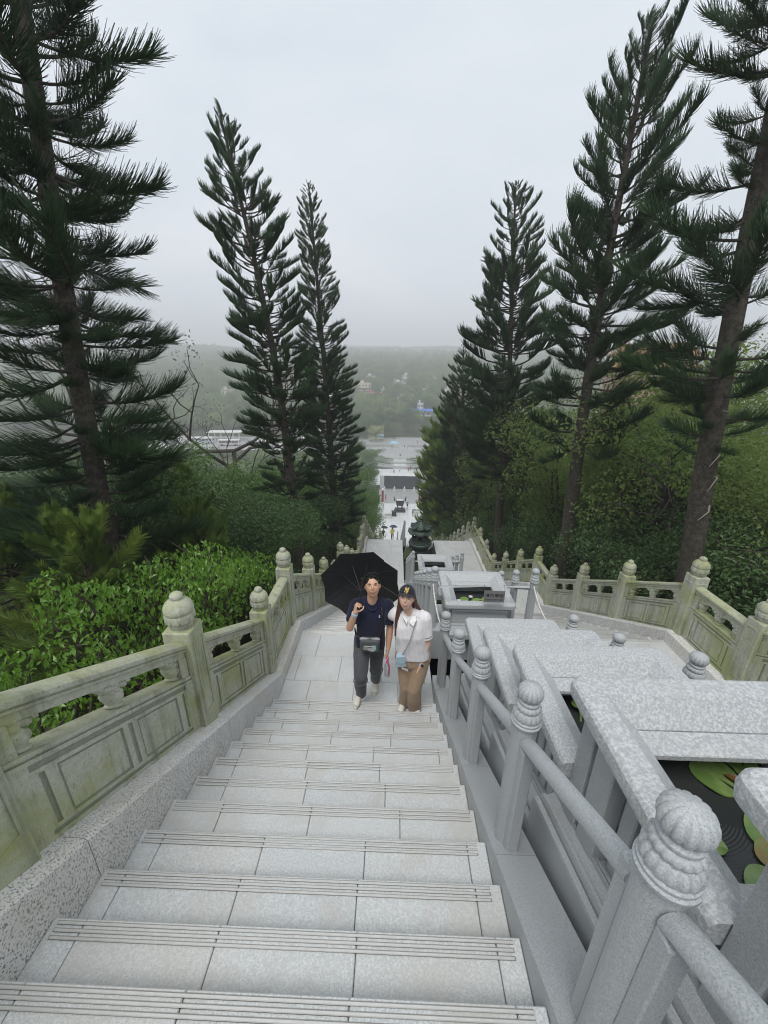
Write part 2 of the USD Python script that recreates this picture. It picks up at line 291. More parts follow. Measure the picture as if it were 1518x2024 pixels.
def landing(root, x0, x1, y0, y1, z, rows, slab=0.62, strip_end=True):
    ys = np.linspace(y0, y1 - 0.115, rows + 1)
    for a, b in zip(ys[:-1], ys[1:]):
        off = rng.uniform(0.1, 0.55); xs = [x0] + [x0 + off + i * slab for i in range(12) if x0 + off + i * slab < x1 - 0.1] + [x1]
        for p, q in zip(xs[:-1], xs[1:]):
            obj("landing_tile", box(p + 0.0022, q - 0.0022, a + 0.0022, b - 0.0022, z - 0.04, z + rng.uniform(-0.001, 0.001), 0.0025), rng.choice(STEPM), root)
    obj("nosing_stone", box(x0 + 0.002, x1 - 0.002, y1 - 0.1125, y1, z - 0.05, z, 0.004), M["granite_step"], root)
    if strip_end:
        for q in (0.016, 0.041, 0.066):
            obj("steel_strip", box(x0 + 0.03, x1 - 0.03, y1 - q - 0.0065, y1 - q + 0.0065, z - 0.005, z + 0.007, 0.002), M["steel"], root)
def bed(root, x0, x1):
    """the mortar bed a few millimetres below slabs and joints."""
    poly = []
    for (k0, k1, y0, z0) in ((-8, 11, 0.0, 0.0), (1, 15, 4.81, -1.987), (1, 15, 10.85, -4.637), ):
        for k in range(k0, k1 + 1):
            poly += [(y0 + (k - 1) * T + 0.0, z0 - k * R - 0.012), (y0 + k * T - 0.012, z0 - k * R - 0.012)]
        if k1 == 11: poly += [(3.18, -1.999), (4.80, -1.999)]
        elif y0 < 5: poly += [(9.15, -4.649), (10.84, -4.649)]
        else: poly += [(15.19, -7.299), (20.39, -7.299)]
    poly += [(20.39, -9), (-3, -3.0)][0:1] + [(10.85, -6.6), (4.81, -4.0), (-2.6, -0.6)]
    obj("mortar_bed", extrude_x(poly, x0 + 0.001, x1 - 0.001), M["joint"], root)
XL0, XL1, XR0, XR1 = -1.045, 1.045, 2.835, 4.925
for side, (x0, x1) in (("left", (XL0, XL1)), ("right", (XR0, XR1))):
    st = thing("stairs", f"pale granite {'flight the couple stands on, left' if side == 'left' else 'empty flight right'} of the lotus planters, with steel strips on every nosing", "stairs", kind="structure")
    bed(st, x0, x1)
    flight(st, x0, x1, 0.0, 0.0, range(-5, 12) if side == "left" else range(4, 12))
    landing(st, x0, x1, 3.19, 4.81, -1.987, 3)
    flight(st, x0, x1, 4.81, -1.987, range(1, 16))
    landing(st, x0, x1, 9.16, 10.85, -4.637, 3)
    flight(st, x0, x1, 10.85, -4.637, range(1, 16), slab=2.2, strips=False)
    landing(st, x0, x1, 15.2, 20.4, -7.287, 6, slab=0.9, strip_end=False)
    for (y0, z0, n) in ((20.4, -7.287, 35), (32.2, -13.25, 32), (45.5, -18.55, 30), (55.5, -23.52, 39), (68.5, -30.1, 36)):
        flight(st, x0, x1, y0, z0, range(1, n + 1), parts=False)
    obj("lower_landing", cat(*[box(x0, x1, a, b, z - 0.3, z) for a, b, z in ((30.55, 32.2, -13.25), (41.4, 45.5, -18.55), (54.1, 55.5, -23.52), (66.7, 68.5, -30.1), (78.8, 84, -36.06))]), M["granite_step"], st)

# ------------------------------------------------------------------ kerbs under the balustrades
KERB = [(-4.0, 2.564), (3.62, -1.787), (4.81, -1.787), (9.55, -4.437), (10.85, -4.437), (15.65, -7.087), (20.4, -7.087), (30.9, -13.05), (32.2, -13.05), (41.6, -18.35), (45.5, -18.35), (54.3, -23.3), (55.5, -23.3), (67.1, -29.9), (68.5, -29.9), (79.3, -35.9), (84, -35.9)]
KY, KZ = np.array([k[0] for k in KERB]), np.array([k[1] for k in KERB])
def kerb_z(y): return np.interp(y, KY, KZ)
def kerb(xin, sgn):
    """xin: the face towards the steps; sgn: the way outwards."""
    root = thing("stone_kerb", f"speckled granite kerb along the {'left' if sgn < 0 else 'far right'} edge of the steps, below the mossy balustrade", "kerb", kind="structure")
    ys = [-2.6]
    cuts = [-1.0, 0.55, 2.05, 3.62, 4.81, 6.4, 8.0, 9.55, 10.85, 12.45, 14.05, 15.65, 17.25, 18.85, 20.4, 30.9, 32.2, 41.6, 45.5, 54.3, 55.5, 67.1, 68.5, 79.3, 84]
    sec = [(0.0, -0.75), (0.0, -0.025), (0.012, -0.006), (0.03, 0.0), (0.40, 0.0), (0.40, -0.75)]
    for a, b in zip([-2.6] + cuts[:-1], cuts):
        g = 0.0025
        v = []
        for y in (a + g, b - g):
            z = kerb_z(y)
            for (dx, dz) in sec: v.append((xin + sgn * dx, y, z + dz))
        n = len(sec); f = []
        for i in range(n):
            j = (i + 1) % n; f += [(i, j, n + j), (i, n + j, n + i)]
        for i in range(1, n - 1): f += [(0, i + 1, i), (n, n + i, n + i + 1)]
        f = np.array(f)
        if sgn > 0: f = f[:, ::-1]
        obj("kerb_stone", (np.array(v), f), M["granite_kerb"], root, smooth=35)
kerb(XL0, -1); kerb(XR1, 1)

# ------------------------------------------------------------------ mossy stone balustrades
FINIAL = [(0.085, 0.0), (0.085, 0.022), (0.094, 0.03), (0.094, 0.05), (0.088, 0.056), (0.105, 0.075), (0.113, 0.10), (0.113, 0.125), (0.106, 0.135), (0.104, 0.142), (0.112, 0.15), (0.114, 0.17), (0.106, 0.20), (0.09, 0.225), (0.068, 0.243), (0.05, 0.25), (0.044, 0.256), (0.05, 0.266), (0.05, 0.282), (0.042, 0.298), (0.026, 0.309), (0.01, 0.313)]
def petals(n, r0, r1, z0, z1, w, th=0.012, down=False):
    out = []
    for k in range(n):
        a = k * 2 * PI / n
        prof = [(-w, 0.0), (-w * 0.95, 0.5), (-w * 0.6, 0.85), (0, 1.0), (w * 0.6, 0.85), (w * 0.95, 0.5), (w, 0.0)]
        pts = []
        for (u, t) in prof:
            tt = t if not down else 1 - t
            rr = r0 + (r1 - r0) * (t); zz = z0 + (z1 - z0) * t
            pts += [(rr * math.cos(a) - u * math.sin(a), rr * math.sin(a) + u * math.cos(a), zz), ((rr + th) * math.cos(a) - u * 0.75 * math.sin(a), (rr + th) * math.sin(a) + u * 0.75 * math.cos(a), z0 + (z1 - z0) * t * 0.92)]
        out.append(hull(pts))
    return cat(*out)
def frame_ring(y0, y1, z0, z1, w, x0, x1):
    return cat(box(x0, x1, y0, y1, z0, z0 + w), box(x0, x1, y0, y1, z1 - w, z1), box(x0, x1, y0, y0 + w, z0 + w, z1 - w), box(x0, x1, y1 - w, y1, z0 + w, z1 - w))
VASE = [(0.035, 0.0), (0.055, 0.008), (0.058, 0.022), (0.045, 0.034), (0.052, 0.05), (0.068, 0.08), (0.072, 0.105), (0.064, 0.13), (0.046, 0.146), (0.052, 0.155), (0.060, 0.175), (0.060, 0.2)]
def cloud(y, z, s, hw, w=0.055, seed=0):
    r = random.Random(seed); out = []
    for (dy, dz, rr) in ((0, -0.045, 0.05), (-0.06, -0.03, 0.042), (0.06, -0.03, 0.042), (-0.1, -0.012, 0.032), (0.1, -0.012, 0.032), (0.0, -0.0, 0.05), (-0.03, -0.07, 0.028), (0.03, -0.07, 0.028)):
        if hw == "l" and dy < -0.02: continue
        if hw == "r" and dy > 0.02: continue
        m = trimesh.creation.icosphere(1, 1.0); v = np.array(m.vertices) * [w, rr * s, rr * s * 0.9] + [0, y + dy * s, z + dz * s]
        out.append((v, np.array(m.faces)))
    return cat(*out)
def balustrade(xc, sgn):
    """sgn: direction from the rail towards the steps."""
    left = sgn > 0
    root = thing("stone_balustrade", 'moss-stained stone balustrade with onion finials beside the bright green shrub' if left else 'moss-stained stone balustrade with onion finials before the dark right-hand wood', "balustrade")
    posts = [-1.33, 0.32, 1.95, 3.62, 4.77, 6.36, 7.95, 9.55, 10.8, 12.4, 14.05, 15.7, 17.25, 18.8, 20.42] + [22.0, 23.6, 25.2, 26.8, 28.4, 30.0, 31.6, 33.2, 34.8, 36.4, 38, 39.6, 41.3, 42.8, 44.2, 45.7, 47.3, 48.9, 50.5]
    r = random.Random(5 + left)
    for i, y in enumerate(posts):
        near = y < 12.5
        zb = float(kerb_z(y)) - 0.09; zt = float(kerb_z(y)) + 1.03
        core = box(-0.11, 0.11, -0.11, 0.11, zb, zt, 0.01)
        pieces = [core]
        po = obj("post", tf(core, (xc, y, 0)), M["mossy"], root)
        if y < 21:
            fr = []
            for s in (-1, 1):
                fr.append(frame_ring(-0.075, 0.075, zb + 0.25, zt - 0.10, 0.014, s * 0.108, s * 0.117) if s > 0 else frame_ring(-0.075, 0.075, zb + 0.25, zt - 0.10, 0.014, -0.117, -0.108))
                c = frame_ring(-0.075, 0.075, zb + 0.25, zt - 0.10, 0.014, 0.108, 0.117)
                fr.append(tf(c, rz=s * PI / 2))
            obj("post_moulding", tf(cat(*fr), (xc, y, 0)), M["mossy"], po)
        n = 20 if near else 10
        f = lathe(FINIAL, n)
        if near: f = cat(f, petals(10, 0.104, 0.106, 0.072, 0.128, 0.028, 0.008), tf(petals(10, 0.09, 0.094, 0.066, 0.03, 0.024, 0.006)))
        obj("finial", tf(f, (xc, y, zt - 0.002), rz=r.uniform(0, 1)), M["mossy"], po, smooth=50)
    for i, (a, b) in enumerate(zip(posts[:-1], posts[1:])):
        y0, y1 = a + 0.113, b - 0.113; L = y1 - y0; near = a < 12; seen = a < 21
        za, zb_ = float(kerb_z(a)), float(kerb_z(b)); k = (zb_ - za) / (b - a); z0 = za + k * (y0 - a)
        if not seen and i % 1: continue
        def S(m): 
            v = np.array(m[0], float); v[:, 0] = xc + sgn * v[:, 0]; v[:, 2] += z0 + k * v[:, 1]; v[:, 1] += y0
            return v, (m[1] if sgn > 0 else np.asarray(m[1])[:, ::-1])
        body = cat(box(-0.065, 0.055, 0, L, -0.05, 0.535), box(-0.07, 0.066, 0.0, L, 0.535, 0.56), box(-0.065, 0.055, 0, 0.1, 0.56, 0.745), box(-0.065, 0.055, L - 0.1, L, 0.56, 0.745))
        pn = obj("panel", S(body), M["mossy"], root)
        t0, t1 = 0.055, 0.068
        if seen:
            w0, w1 = 0.105, L - 0.105; q = (w1 - w0)
            g = []
            # raised face with sunk fields: bars between the fields
            zlo, zhi = 0.085, 0.43
            fields = [(0.025, 0.05), (0.10, 0.45), (0.485, 0.515), (0.55, 0.90), (0.95, 0.975)] if q > 1.0 else [(0.03, 0.06), (0.14, 0.86), (0.94, 0.97)]
            g.append(box(t0, t1, 0.004, w0, 0.0, 0.52)); g.append(box(t0, t1, w1, L - 0.004, 0.0, 0.52))
            g.append(box(t0, t1, w0, w0 + q * fields[0][0], zlo, zhi)); g.append(box(t0, t1, w0 + q * fields[-1][1], w1, zlo, zhi)); g.append(box(t0, t1, w0, w1, 0.0, 0.03)); g.append(box(t0, t1, w0, w1, 0.06, zlo)); g.append(box(t0, t1, w0, w1, zhi, 0.455)); g.append(box(t0, t1, w0, w1, 0.495, 0.52))
            for (p, qq), (p2, q2) in zip(fields[:-1], fields[1:]): g.append(box(t0, t1, w0 + q * qq, w0 + q * p2, zlo, zhi))
            obj("raised_frame", S(cat(*g)), M["mossy"], pn)
            inn = [box(t0 - 0.004, t0 + 0.0065, w0 + q * p + 0.016, w0 + q * qq - 0.016, zlo + 0.016, zhi - 0.016, 0.003) for p, qq in fields if (qq - p) * q > 0.2]
            for c_ in inn: obj("carved_field", S(c_), M["mossy"], pn)
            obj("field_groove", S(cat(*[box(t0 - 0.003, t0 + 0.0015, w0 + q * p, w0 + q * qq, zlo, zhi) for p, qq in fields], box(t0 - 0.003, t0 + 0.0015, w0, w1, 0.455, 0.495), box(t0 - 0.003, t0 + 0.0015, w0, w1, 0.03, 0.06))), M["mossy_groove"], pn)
        # handrail with roll moulding
        sec = [(-0.055, 0.745), (0.05, 0.745), (0.05, 0.79), (0.062, 0.80), (0.062, 0.815), (0.055, 0.82), (0.072, 0.835), (0.072, 0.862), (0.05, 0.882), (0.015, 0.89), (-0.03, 0.888), (-0.065, 0.872), (-0.075, 0.85), (-0.075, 0.83), (-0.055, 0.815)]
        obj("handrail", S(extrude_y(sec, 0, L)), M["mossy"], pn, smooth=30)
        ys = (0.1, L / 2, L - 0.1)
        for jx, yv in enumerate(ys if seen else (L / 2,)):
            if not near and a > 21: break
            vz = lathe(VASE, 12 if near else 8)
            v = np.array(vz[0]); 
            m = (np.stack([v[:, 0] * 0.8, v[:, 1] + yv + (0.045 if jx == 0 else -0.045 if jx == 2 else 0), v[:, 2] * 0.93 + 0.558], -1), vz[1])
            mm = S(m); 
            obj("vase", mm, M["mossy"], pn, smooth=50)
            if near: obj("cloud_carving", S(cloud(yv + (0.03 if jx == 0 else -0.03 if jx == 2 else 0), 0.75, 1.0, "l" if jx == 0 else "r" if jx == 2 else "", 0.058)), M["mossy"], pn, smooth=40)
balustrade(-1.25, 1); balustrade(2 * AX + 1.25, -1)

# ------------------------------------------------------------------ grey granite railings beside the planters
BULB = [(0.032, 0.0), (0.040, 0.003), (0.052, 0.010), (0.060, 0.023), (0.062, 0.038), (0.059, 0.053), (0.051, 0.067), (0.037, 0.078), (0.019, 0.086), (0.004, 0.092)]
CAPP = [(0.056, -0.01), (0.068, -0.002), (0.075, 0.008), (0.075, 0.018), (0.069, 0.024), (0.071, 0.029), (0.071, 0.036), (0.065, 0.041), (0.070, 0.050), (0.071, 0.066), (0.063, 0.084), (0.052, 0.090), (0.058, 0.100), (0.062, 0.112), (0.053, 0.122), (0.043, 0.128), (0.050, 0.134), (0.051, 0.143), (0.046, 0.149), (0.036, 0.153), (0.035, 0.160)]
CAPF = np.array([0, 0, 0, 0, 0, 0, 0, 0.3, 1, 1, 1, 0.3, 0.8, 1.0, 0.6, 0, 0, 0, 0, 0, 0])
def rail_post(root, x, y, zb, h, near, fins=(True, True)):
    """h: from the plinth to the finial's tip."""
    hs = h - 0.272
    n = 28 if near else 12
    p = obj("post", tf(cat(lathe([(0.0595, -0.12), (0.060, 0.0), (0.060, hs - 0.006), (0.055, hs)], n)), (x, y, zb)), M["granite_fence"], root, smooth=35)
    fn = []
    for s, on in zip((-1, 1), fins):
        if on: fn.append(box(-0.032, 0.032, min(s * 0.05, s * 0.108), max(s * 0.05, s * 0.108), -0.10, hs - 0.10, 0.006))
    if fn: obj("rail_bracket", tf(cat(*fn), (x, y, zb)), M["granite_fence"], p)
    c = lathe(CAPP, 84 if near else n, flute=0.09 if near else 0.0, nf=16 if near else 0, fl=CAPF, sharp=4)
    obj("collar", tf(c, (x, y, zb + hs)), M["granite_fence"], p, smooth=40)
    b = lathe(BULB, 96 if near else 16, flute=0.13 if near else 0.0, nf=14 if near else 0, sharp=7, fl=np.array([0.2, .5, .9, 1, 1, 1, .9, .7, .5, .2]))
    obj("finial", tf(b, (x, y, zb + hs + 0.156)), M["granite_fence"], p, smooth=60 if not near else True)
def rail_bar(root, a, b, r=0.042, near=True, parent_name="handrail"):
    a, b = np.array(a, float), np.array(b, float)
    d = b - a; L = np.linalg.norm(d); n = 14 if near else 8
    sec = [(r * math.cos(t) * 0.92, r * math.sin(t) * (1.0 if math.sin(t) > 0 else 0.9)) for t in np.arange(n) * 2 * PI / n]
    v = []
    for q in (a, b): v += [(q[0] + s, q[1], q[2] + t) for s, t in sec]
    f = []
    for i in range(n):
        j = (i + 1) % n; f += [(i, n + i, n + j), (i, n + j, j)]
    for i in range(1, n - 1): f += [(0, i, i + 1), (n, n + i + 1, n + i)]
    obj(parent_name, (np.array(v), np.array(f)), M["granite_fence"], root, smooth=60)
def low_z(y, off=0.085):
    """top of the sloping plinth of the railings."""
    s = np.interp(y, [-4, 3.27, 3.7, 4.80, 9.24, 9.6, 10.84, 15.28, 15.7, 20.4, 30.6, 32.2, 41.3, 45.5, 54.1, 55.5, 66.9, 68.5, 79], [2.284, -1.867, -1.94, -1.94, -4.475, -4.59, -4.59, -7.125, -7.24, -7.24, -13.2, -13.2, -18.5, -18.5, -23.5, -23.5, -30.05, -30.05, -36.05])
    return s + off
XF = 0.795
def railing(sx, ys, label, near, bar=False, plinth=None, h=1.165):
    root = thing("stone_railing", label, "railing", group=None)
    x = AX + sx * XF
    for i, y in enumerate(ys):
        rail_post(root, x, y, float(low_z(y)), h, near and y < 6 and sx < 0 or (near and y < 3), (i > 0, i < len(ys) - 1))
    for a, b in zip(ys[:-1], ys[1:]):
        hz = h - 0.285 - 0.10
        rail_bar(root, (x, a + 0.06, low_z(a) + hz - 0.06 * (low_z(a) - low_z(b)) / (b - a)), (x, b - 0.06, low_z(b) + hz + 0.06 * (low_z(a) - low_z(b)) / (b - a)), near=near)
    # plinth stones with a joint at every post
    y0, y1 = plinth
    cuts = [y0] + [y for y in np.arange(ys[0] - 0.13, y1, (ys[1] - ys[0]))if y0 + 0.1 < y < y1 - 0.1] + [y1]
    w0, w1 = (1.0465, 1.27) if sx < 0 else (2 * AX - 1.27, 2 * AX - 1.0465)
    for a, b in zip(cuts[:-1], cuts[1:]):
        v, f = box(w0, w1, a + 0.0015, b - 0.0015, 0, 1)
        top = v[:, 2] > 0.5; v[:, 2] = np.where(top, low_z(v[:, 1]), low_z(v[:, 1]) - 0.55)
        obj("plinth_stone", (v, f), M["granite_fence"], root)
ROOTS = {}
YS1 = [-0.96, -0.06, 0.84, 1.74, 2.64, 3.54]
YS2 = [4.92, 5.78, 6.64, 7.5, 8.36, 9.22]
YS3 = [10.96, 11.82, 12.68, 13.54, 14.4, 15.26]
railing(-1, YS1, "grey granite railing with fluted bud finials right beside the couple's flight, nearest the camera", True, plinth=(-2.4, 3.72))
railing(1, YS1, "grey granite railing on the far side of the nearest planters, only finials showing", True, plinth=(-2.4, 3.72))
railing(-1, YS2, "grey granite railing going down behind the woman in the cap", True, plinth=(4.70, 9.4))
railing(1, YS2, "grey granite railing below the rope end, right of the planter with the grey notice", True, plinth=(4.70, 9.4))
railing(-1, YS3, "small grey railing going down left of the bronze lantern's planter", False, plinth=(10.74, 15.4))
railing(1, YS3, "small grey railing going down right of the bronze lantern's planter", False, plinth=(10.74, 15.4))
railing(-1, [20.6, 22.3, 24, 25.7, 27.4, 29.1, 30.6], "distant grey railing below the lantern landing, left of the lantern", False, plinth=(20.4, 30.7))
railing(-1, [45.8, 47.5, 49.2, 50.9, 52.6, 54], "far grey railing beyond the lantern, left side of the central strip", False, plinth=(45.6, 54.2))
# end bars across the head of the second and third planter rows
for y, lab in ((4.92, "level grey granite bar with the small notice, across the head of the second planter row"), (10.96, "level grey granite bar across the head of the third planter row, below the lantern")):
    z = float(low_z(y)) + 1.165 - 0.285 - 0.10
    b = thing("stone_bar", lab, "bar")
    rail_bar(b, (AX - XF + 0.07, y, z), (AX + XF - 0.07, y, z), 0.04)
    v = np.array(stage.GetPrimAtPath(str(b.GetPath()) + "/handrail").GetAttribute("points").Get())
    n = len(v) // 2; s = [(0.04 * math.cos(t), 0.04 * math.sin(t)) for t in np.arange(n) * 2 * PI / n]
    v = np.array([(xx, y + q, z + t) for xx in (AX - XF + 0.065, AX + XF - 0.065) for q, t in s])
    stage.GetPrimAtPath(str(b.GetPath()) + "/handrail").GetAttribute("points").Set(Vt.Vec3fArray.FromNumpy(v.astype(np.float32)))
    m = UsdGeom.Mesh(stage.GetPrimAtPath(str(b.GetPath()) + "/handrail")); m.GetPrim().RemoveProperty("normals")
    # threshold stone joining the two plinths
    obj("threshold_stone", box(AX - XF - 0.08, AX + XF + 0.08, y - 0.20, y + 0.12, low_z(y) - 0.10, low_z(y) - 0.004, 0.006), M["granite_fence"], b)

# ------------------------------------------------------------------ lotus planters stepping down the middle
def strip_base():
    """moulded stone base that carries each row of planters, sloping with the stair."""
    for i, (ya, yb, wh) in enumerate(((4.95, 9.4, "second"), (11.0, 15.4, "third"))):
        h = 0.60
        sec = [(-0.62, -0.6), (-0.62, -0.03), (-0.605, -0.012), (-0.588, -0.012), (-0.582, -0.05), (-0.574, 0.0), (-0.566, 0.026), (-0.552, 0.03), (-0.545, 0.008), (-0.494, 0.13), (-0.49, 0.152), (-0.481, 0.152), (-0.478, 0.132), (-0.473, 0.152), (-0.464, 0.152), (-0.46, 0.12)]
        sec = sec + [(-x, z) for x, z in sec[::-1]]
        n = len(sec); ys = np.unique(np.concatenate([[ya, yb], [q for q in (3.27, 3.7, 9.24) if ya < q < yb], np.arange(ya + 0.86, yb - 0.3, 0.86)]))
        root = thing("stone_plinth", f"moulded grey stone base under the {wh} row of lotus planters", "base")
        for a, b in zip(ys[:-1], ys[1:]):
            g = 0.0015; v = [(AX + x, y, z + float(low_z(y, 0.0))) for y in (a + g, b - g) for x, z in sec]; f = []
            for k in range(n):
                j = (k + 1) % n; f += [(k, j, n + j), (k, n + j, n + k)]
            from shapely.geometry import Polygon
            tri = trimesh.creation.triangulate_polygon(Polygon(sec), engine="earcut")[1] if True else []
            v = np.array(v); 
            pts2 = trimesh.creation.triangulate_polygon(Polygon(sec), engine="earcut")[0]
            idx = [int(np.argmin(np.linalg.norm(np.array(sec) - p, axis=1))) for p in pts2]
            for t in tri: 
                A, B, C = idx[t[0]], idx[t[1]], idx[t[2]]; f += [(A, B, C), (n + A, n + C, n + B)]
            obj("base_stone", (v, np.array(f)), M["granite_fence"], root, smooth=25)
strip_base()
def rrect(x0, x1, y0, y1, r, n=5):
    pts = []
    for cx, cy, a0 in ((x1 - r, y1 - r, 0), (x0 + r, y1 - r, PI / 2), (x0 + r, y0 + r, PI), (x1 - r, y0 + r, 1.5 * PI)):
        pts += [(cx + r * math.cos(a0 + PI / 2 * k / n), cy + r * math.sin(a0 + PI / 2 * k / n)) for k in range(n + 1)]
    return pts
def ring_loft(loops):
    n = len(loops[0]); v = np.array([p for l in loops for p in l], float); f = []
    for a in range(len(loops) - 1):
        for i in range(n):
            j = (i + 1) % n; f += [(a * n + i, a * n + j, (a + 1) * n + j), (a * n + i, (a + 1) * n + j, (a + 1) * n + i)]
    return v, np.array(f)
HW = 0.56
DY = 0.86
def to_mf(v, f): return m3.Manifold(m3.Mesh(vert_properties=np.asarray(v, np.float32), tri_verts=np.asarray(f, np.uint32)))
def planter(yf, zr, ln, label, hw=HW, pads=(), water_group=None, full=False, hidden=False):
    """yf: far edge of the rim; zr: rim top; ln: length along the stair."""
    root = thing("lotus_planter", label, "planter")
    x0, x1, y0, y1 = AX - hw, AX + hw, yf - ln, yf
    L = lambda d, z, r: [(x, y, z) for x, y in rrect(x0 + d, x1 - d, y0 + d, y1 - d, r)]
    loops = [L(0.10, zr - 0.112, 0.03), L(0.035, zr - 0.105, 0.05), L(0.0, zr - 0.085, 0.06), L(-0.004, zr - 0.05, 0.06), L(0.0, zr - 0.018, 0.06), L(0.012, zr - 0.004, 0.055), L(0.028, zr, 0.05), L(0.118, zr, 0.004), L(0.125, zr - 0.003, 0.004), L(0.235, zr - 0.105, 0.004), L(0.235, zr - 0.16, 0.004), L(0.16, zr - 0.16, 0.004)]
    rm = ring_loft(loops + [loops[0]])
    if not full:
        t_ = trimesh.Trimesh(rm[0], rm[1], process=True); t_.fix_normals()
        q_ = to_mf(t_.vertices, t_.faces).trim_by_plane([0, 1.0, 0], yf - DY - 0.118).to_mesh(); rm = (np.array(q_.vert_properties[:, :3]), np.array(q_.tri_verts))
    obj("rim", rm, M["granite"], root, smooth=28)
    # inner slab at the foot of the far slope
    obj("inner_slab", box(x0 + 0.19, x1 - 0.19, y1 - 0.365, y1 - 0.238, zr - 0.138, zr - 0.106, 0.004), M["granite"], root)
    # trough walls
    w = 0.05; zb = zr - 0.50; X0, X1, Y0, Y1 = x0 + 0.14, x1 - 0.14, y0 + 0.10, y1 - 0.10
    obj("trough", cat(box(X0, X0 + w, Y0, Y1, zb, zr - 0.105), box(X1 - w, X1, Y0, Y1, zb, zr - 0.105), box(X0 + w, X1 - w, Y0, Y0 + w, zb, zr - 0.105), box(X0 + w, X1 - w, Y1 - w, Y1, zb, zr - 0.105), box(X0 + w, X1 - w, Y0 + w, Y1 - w, zb, zb + 0.04)), M["granite_fence"], root)
    # pedestal down to the base with fluted pilasters
    if not hidden:
        hz = (lambda y: float(low_z(y, 0.0)) + 0.118) if full else (lambda y: zr - 0.915 + 0.31 * (yf - max(y, yf - DY + 0.001)) + 0.03 + (0.2194 if y < yf - DY else 0))
        a, b = Y0 + 0.02, Y1 - 0.02
        for s in (-1, 1):
            xs = X0 if s < 0 else X1
            yy = a; q = 0
            while yy < b - 0.05:
                wd = 0.15 if q == 0 or yy + 0.30 > b else 0.085
                wd = min(wd, b - yy)
                o = 0.028 if wd < 0.1 else (0.085 if yy + 0.30 > b and not full else 0.045)
                zlo = min(hz(yy), hz(yy + wd)) if not full else hz(a) - 0.25
                obj("pilaster", box(min(xs, xs + s * o), max(xs, xs + s * o), yy, yy + wd, zlo, zr - 0.107, 0.006), M["granite_fence"], root)
                yy += wd + 0.03; q += 1
        v, f = box(X0 + 0.012, X1 - 0.012, Y0 + 0.03, Y1 - 0.03, 0, zb - 0.003)
        low = v[:, 2] == 0; v[:, 2] = np.where(low, [hz(y) - 0.02 - (0.25 if full else 0) for y in v[:, 1]], v[:, 2])
        obj("pedestal", (v, f), M["granite_fence"], root)
        if full:
            for k, (e, z1_, z0_) in enumerate(((0.075, zr - 0.108, zr - 0.135), (0.06, zr - 0.137, zr - 0.165))):
                obj("cornice", box(X0 - e + 0.06, X1 + e - 0.06, Y0 - e + 0.0, Y0 - 0.002, z0_, z1_), M["granite_fence"], root)
    if not full and not hidden:
        su = [(-0.62, -0.75), (-0.62, -0.022), (-0.612, -0.004), (-0.585, 0.0), (-0.58, -0.03), (-0.573, 0.004), (-0.565, 0.026), (-0.55, 0.028), (-0.545, 0.012), (-0.50, 0.035), (-0.497, 0.056), (-0.488, 0.056), (-0.485, 0.038), (-0.480, 0.056), (-0.470, 0.056), (-0.466, 0.034), (-0.38, 0.036)]
        su = su + [(-x, z) for x, z in su[::-1]]; bm = extrude_y([(AX + x, z) for x, z in su], yf - DY + 0.002, yf - 0.002); v = np.array(bm[0]); v[:, 2] += zr - 0.915 + 0.31 * (yf - v[:, 1])
        obj("base_stone", (v, bm[1]), M["granite_fence"], root, smooth=25)
    zw = zr - 0.36
    obj("pond_water", box(X0 + w + 0.002, X1 - w - 0.002, Y0 + w + 0.002, Y1 - w - 0.002, zb + 0.042, zw), M["water"], None, label=f"dark still water inside the {label.split(',')[0].replace('pale granite lotus planter ', 'planter ')}", cat="water", kind="structure")
    return root
def pad_mesh(r, seed):
    q = random.Random(seed); n = 22; a0 = q.uniform(0, 6.28); v = [(0, 0, 0.0)]; 
    for i in range(n + 1):
        t = a0 + 0.16 + (2 * PI - 0.32) * i / n; rr = r * (1 + 0.035 * math.sin(5 * t + seed) + q.uniform(-0.012, 0.012))
        v.append((rr * 0.5 * math.cos(t), rr * 0.5 * math.sin(t), 0.003 + q.uniform(-0.001, 0.001)))
    for i in range(n + 1):
        t = a0 + 0.10 + (2 * PI - 0.20) * i / n; rr = r * (1 + 0.035 * math.sin(5 * t + seed) + q.uniform(-0.012, 0.012))
        v.append((rr * math.cos(t), rr * math.sin(t), 0.004 + 0.012 * max(0, math.sin(2 * t + seed)) ** 3))
    f = [(0, i + 1, i + 2) for i in range(n)]
    for i in range(n): f += [(1 + i, n + 2 + i, n + 3 + i), (1 + i, n + 3 + i, 2 + i)]
    top = np.array(v); bot = top - [0, 0, 0.004]; k = len(v); f = np.array(f)
    edge = list(range(n + 2, 2 * n + 3)); side = []
    for i, j in zip(edge[:-1], edge[1:]): side += [(i, k + i, k + j), (i, k + j, j)]
    return np.vstack([top, bot]), np.vstack([f, f[:, ::-1] + k, side])
def pad_mat(name, c, c2):
    return usdkit.material(stage, LK + name, {"g": ("texture_coordinate", {}), "n": ("noise_texture", {"scale": 14.0, "detail": 4.0}), "r": ("rgb_ramp", {"ramp": [(0.40, c), (0.66, c2)]}), "p": ("principled_bsdf", {"roughness": 0.3, "specular_ior_level": 0.5})},
        [("g.object", "n.vector"), ("n.fac", "r.fac"), ("r.color", "p.base_color")], surface="p.BSDF")
M["pad"] = pad_mat("lily_pad_green", (0.16, 0.27, 0.07), (0.26, 0.36, 0.12)); M["pad2"] = pad_mat("lily_pad_yellowing", (0.24, 0.28, 0.07), (0.30, 0.20, 0.06)); M["pad3"] = pad_mat("lily_pad_red_brown", (0.15, 0.10, 0.04), (0.20, 0.09, 0.03))
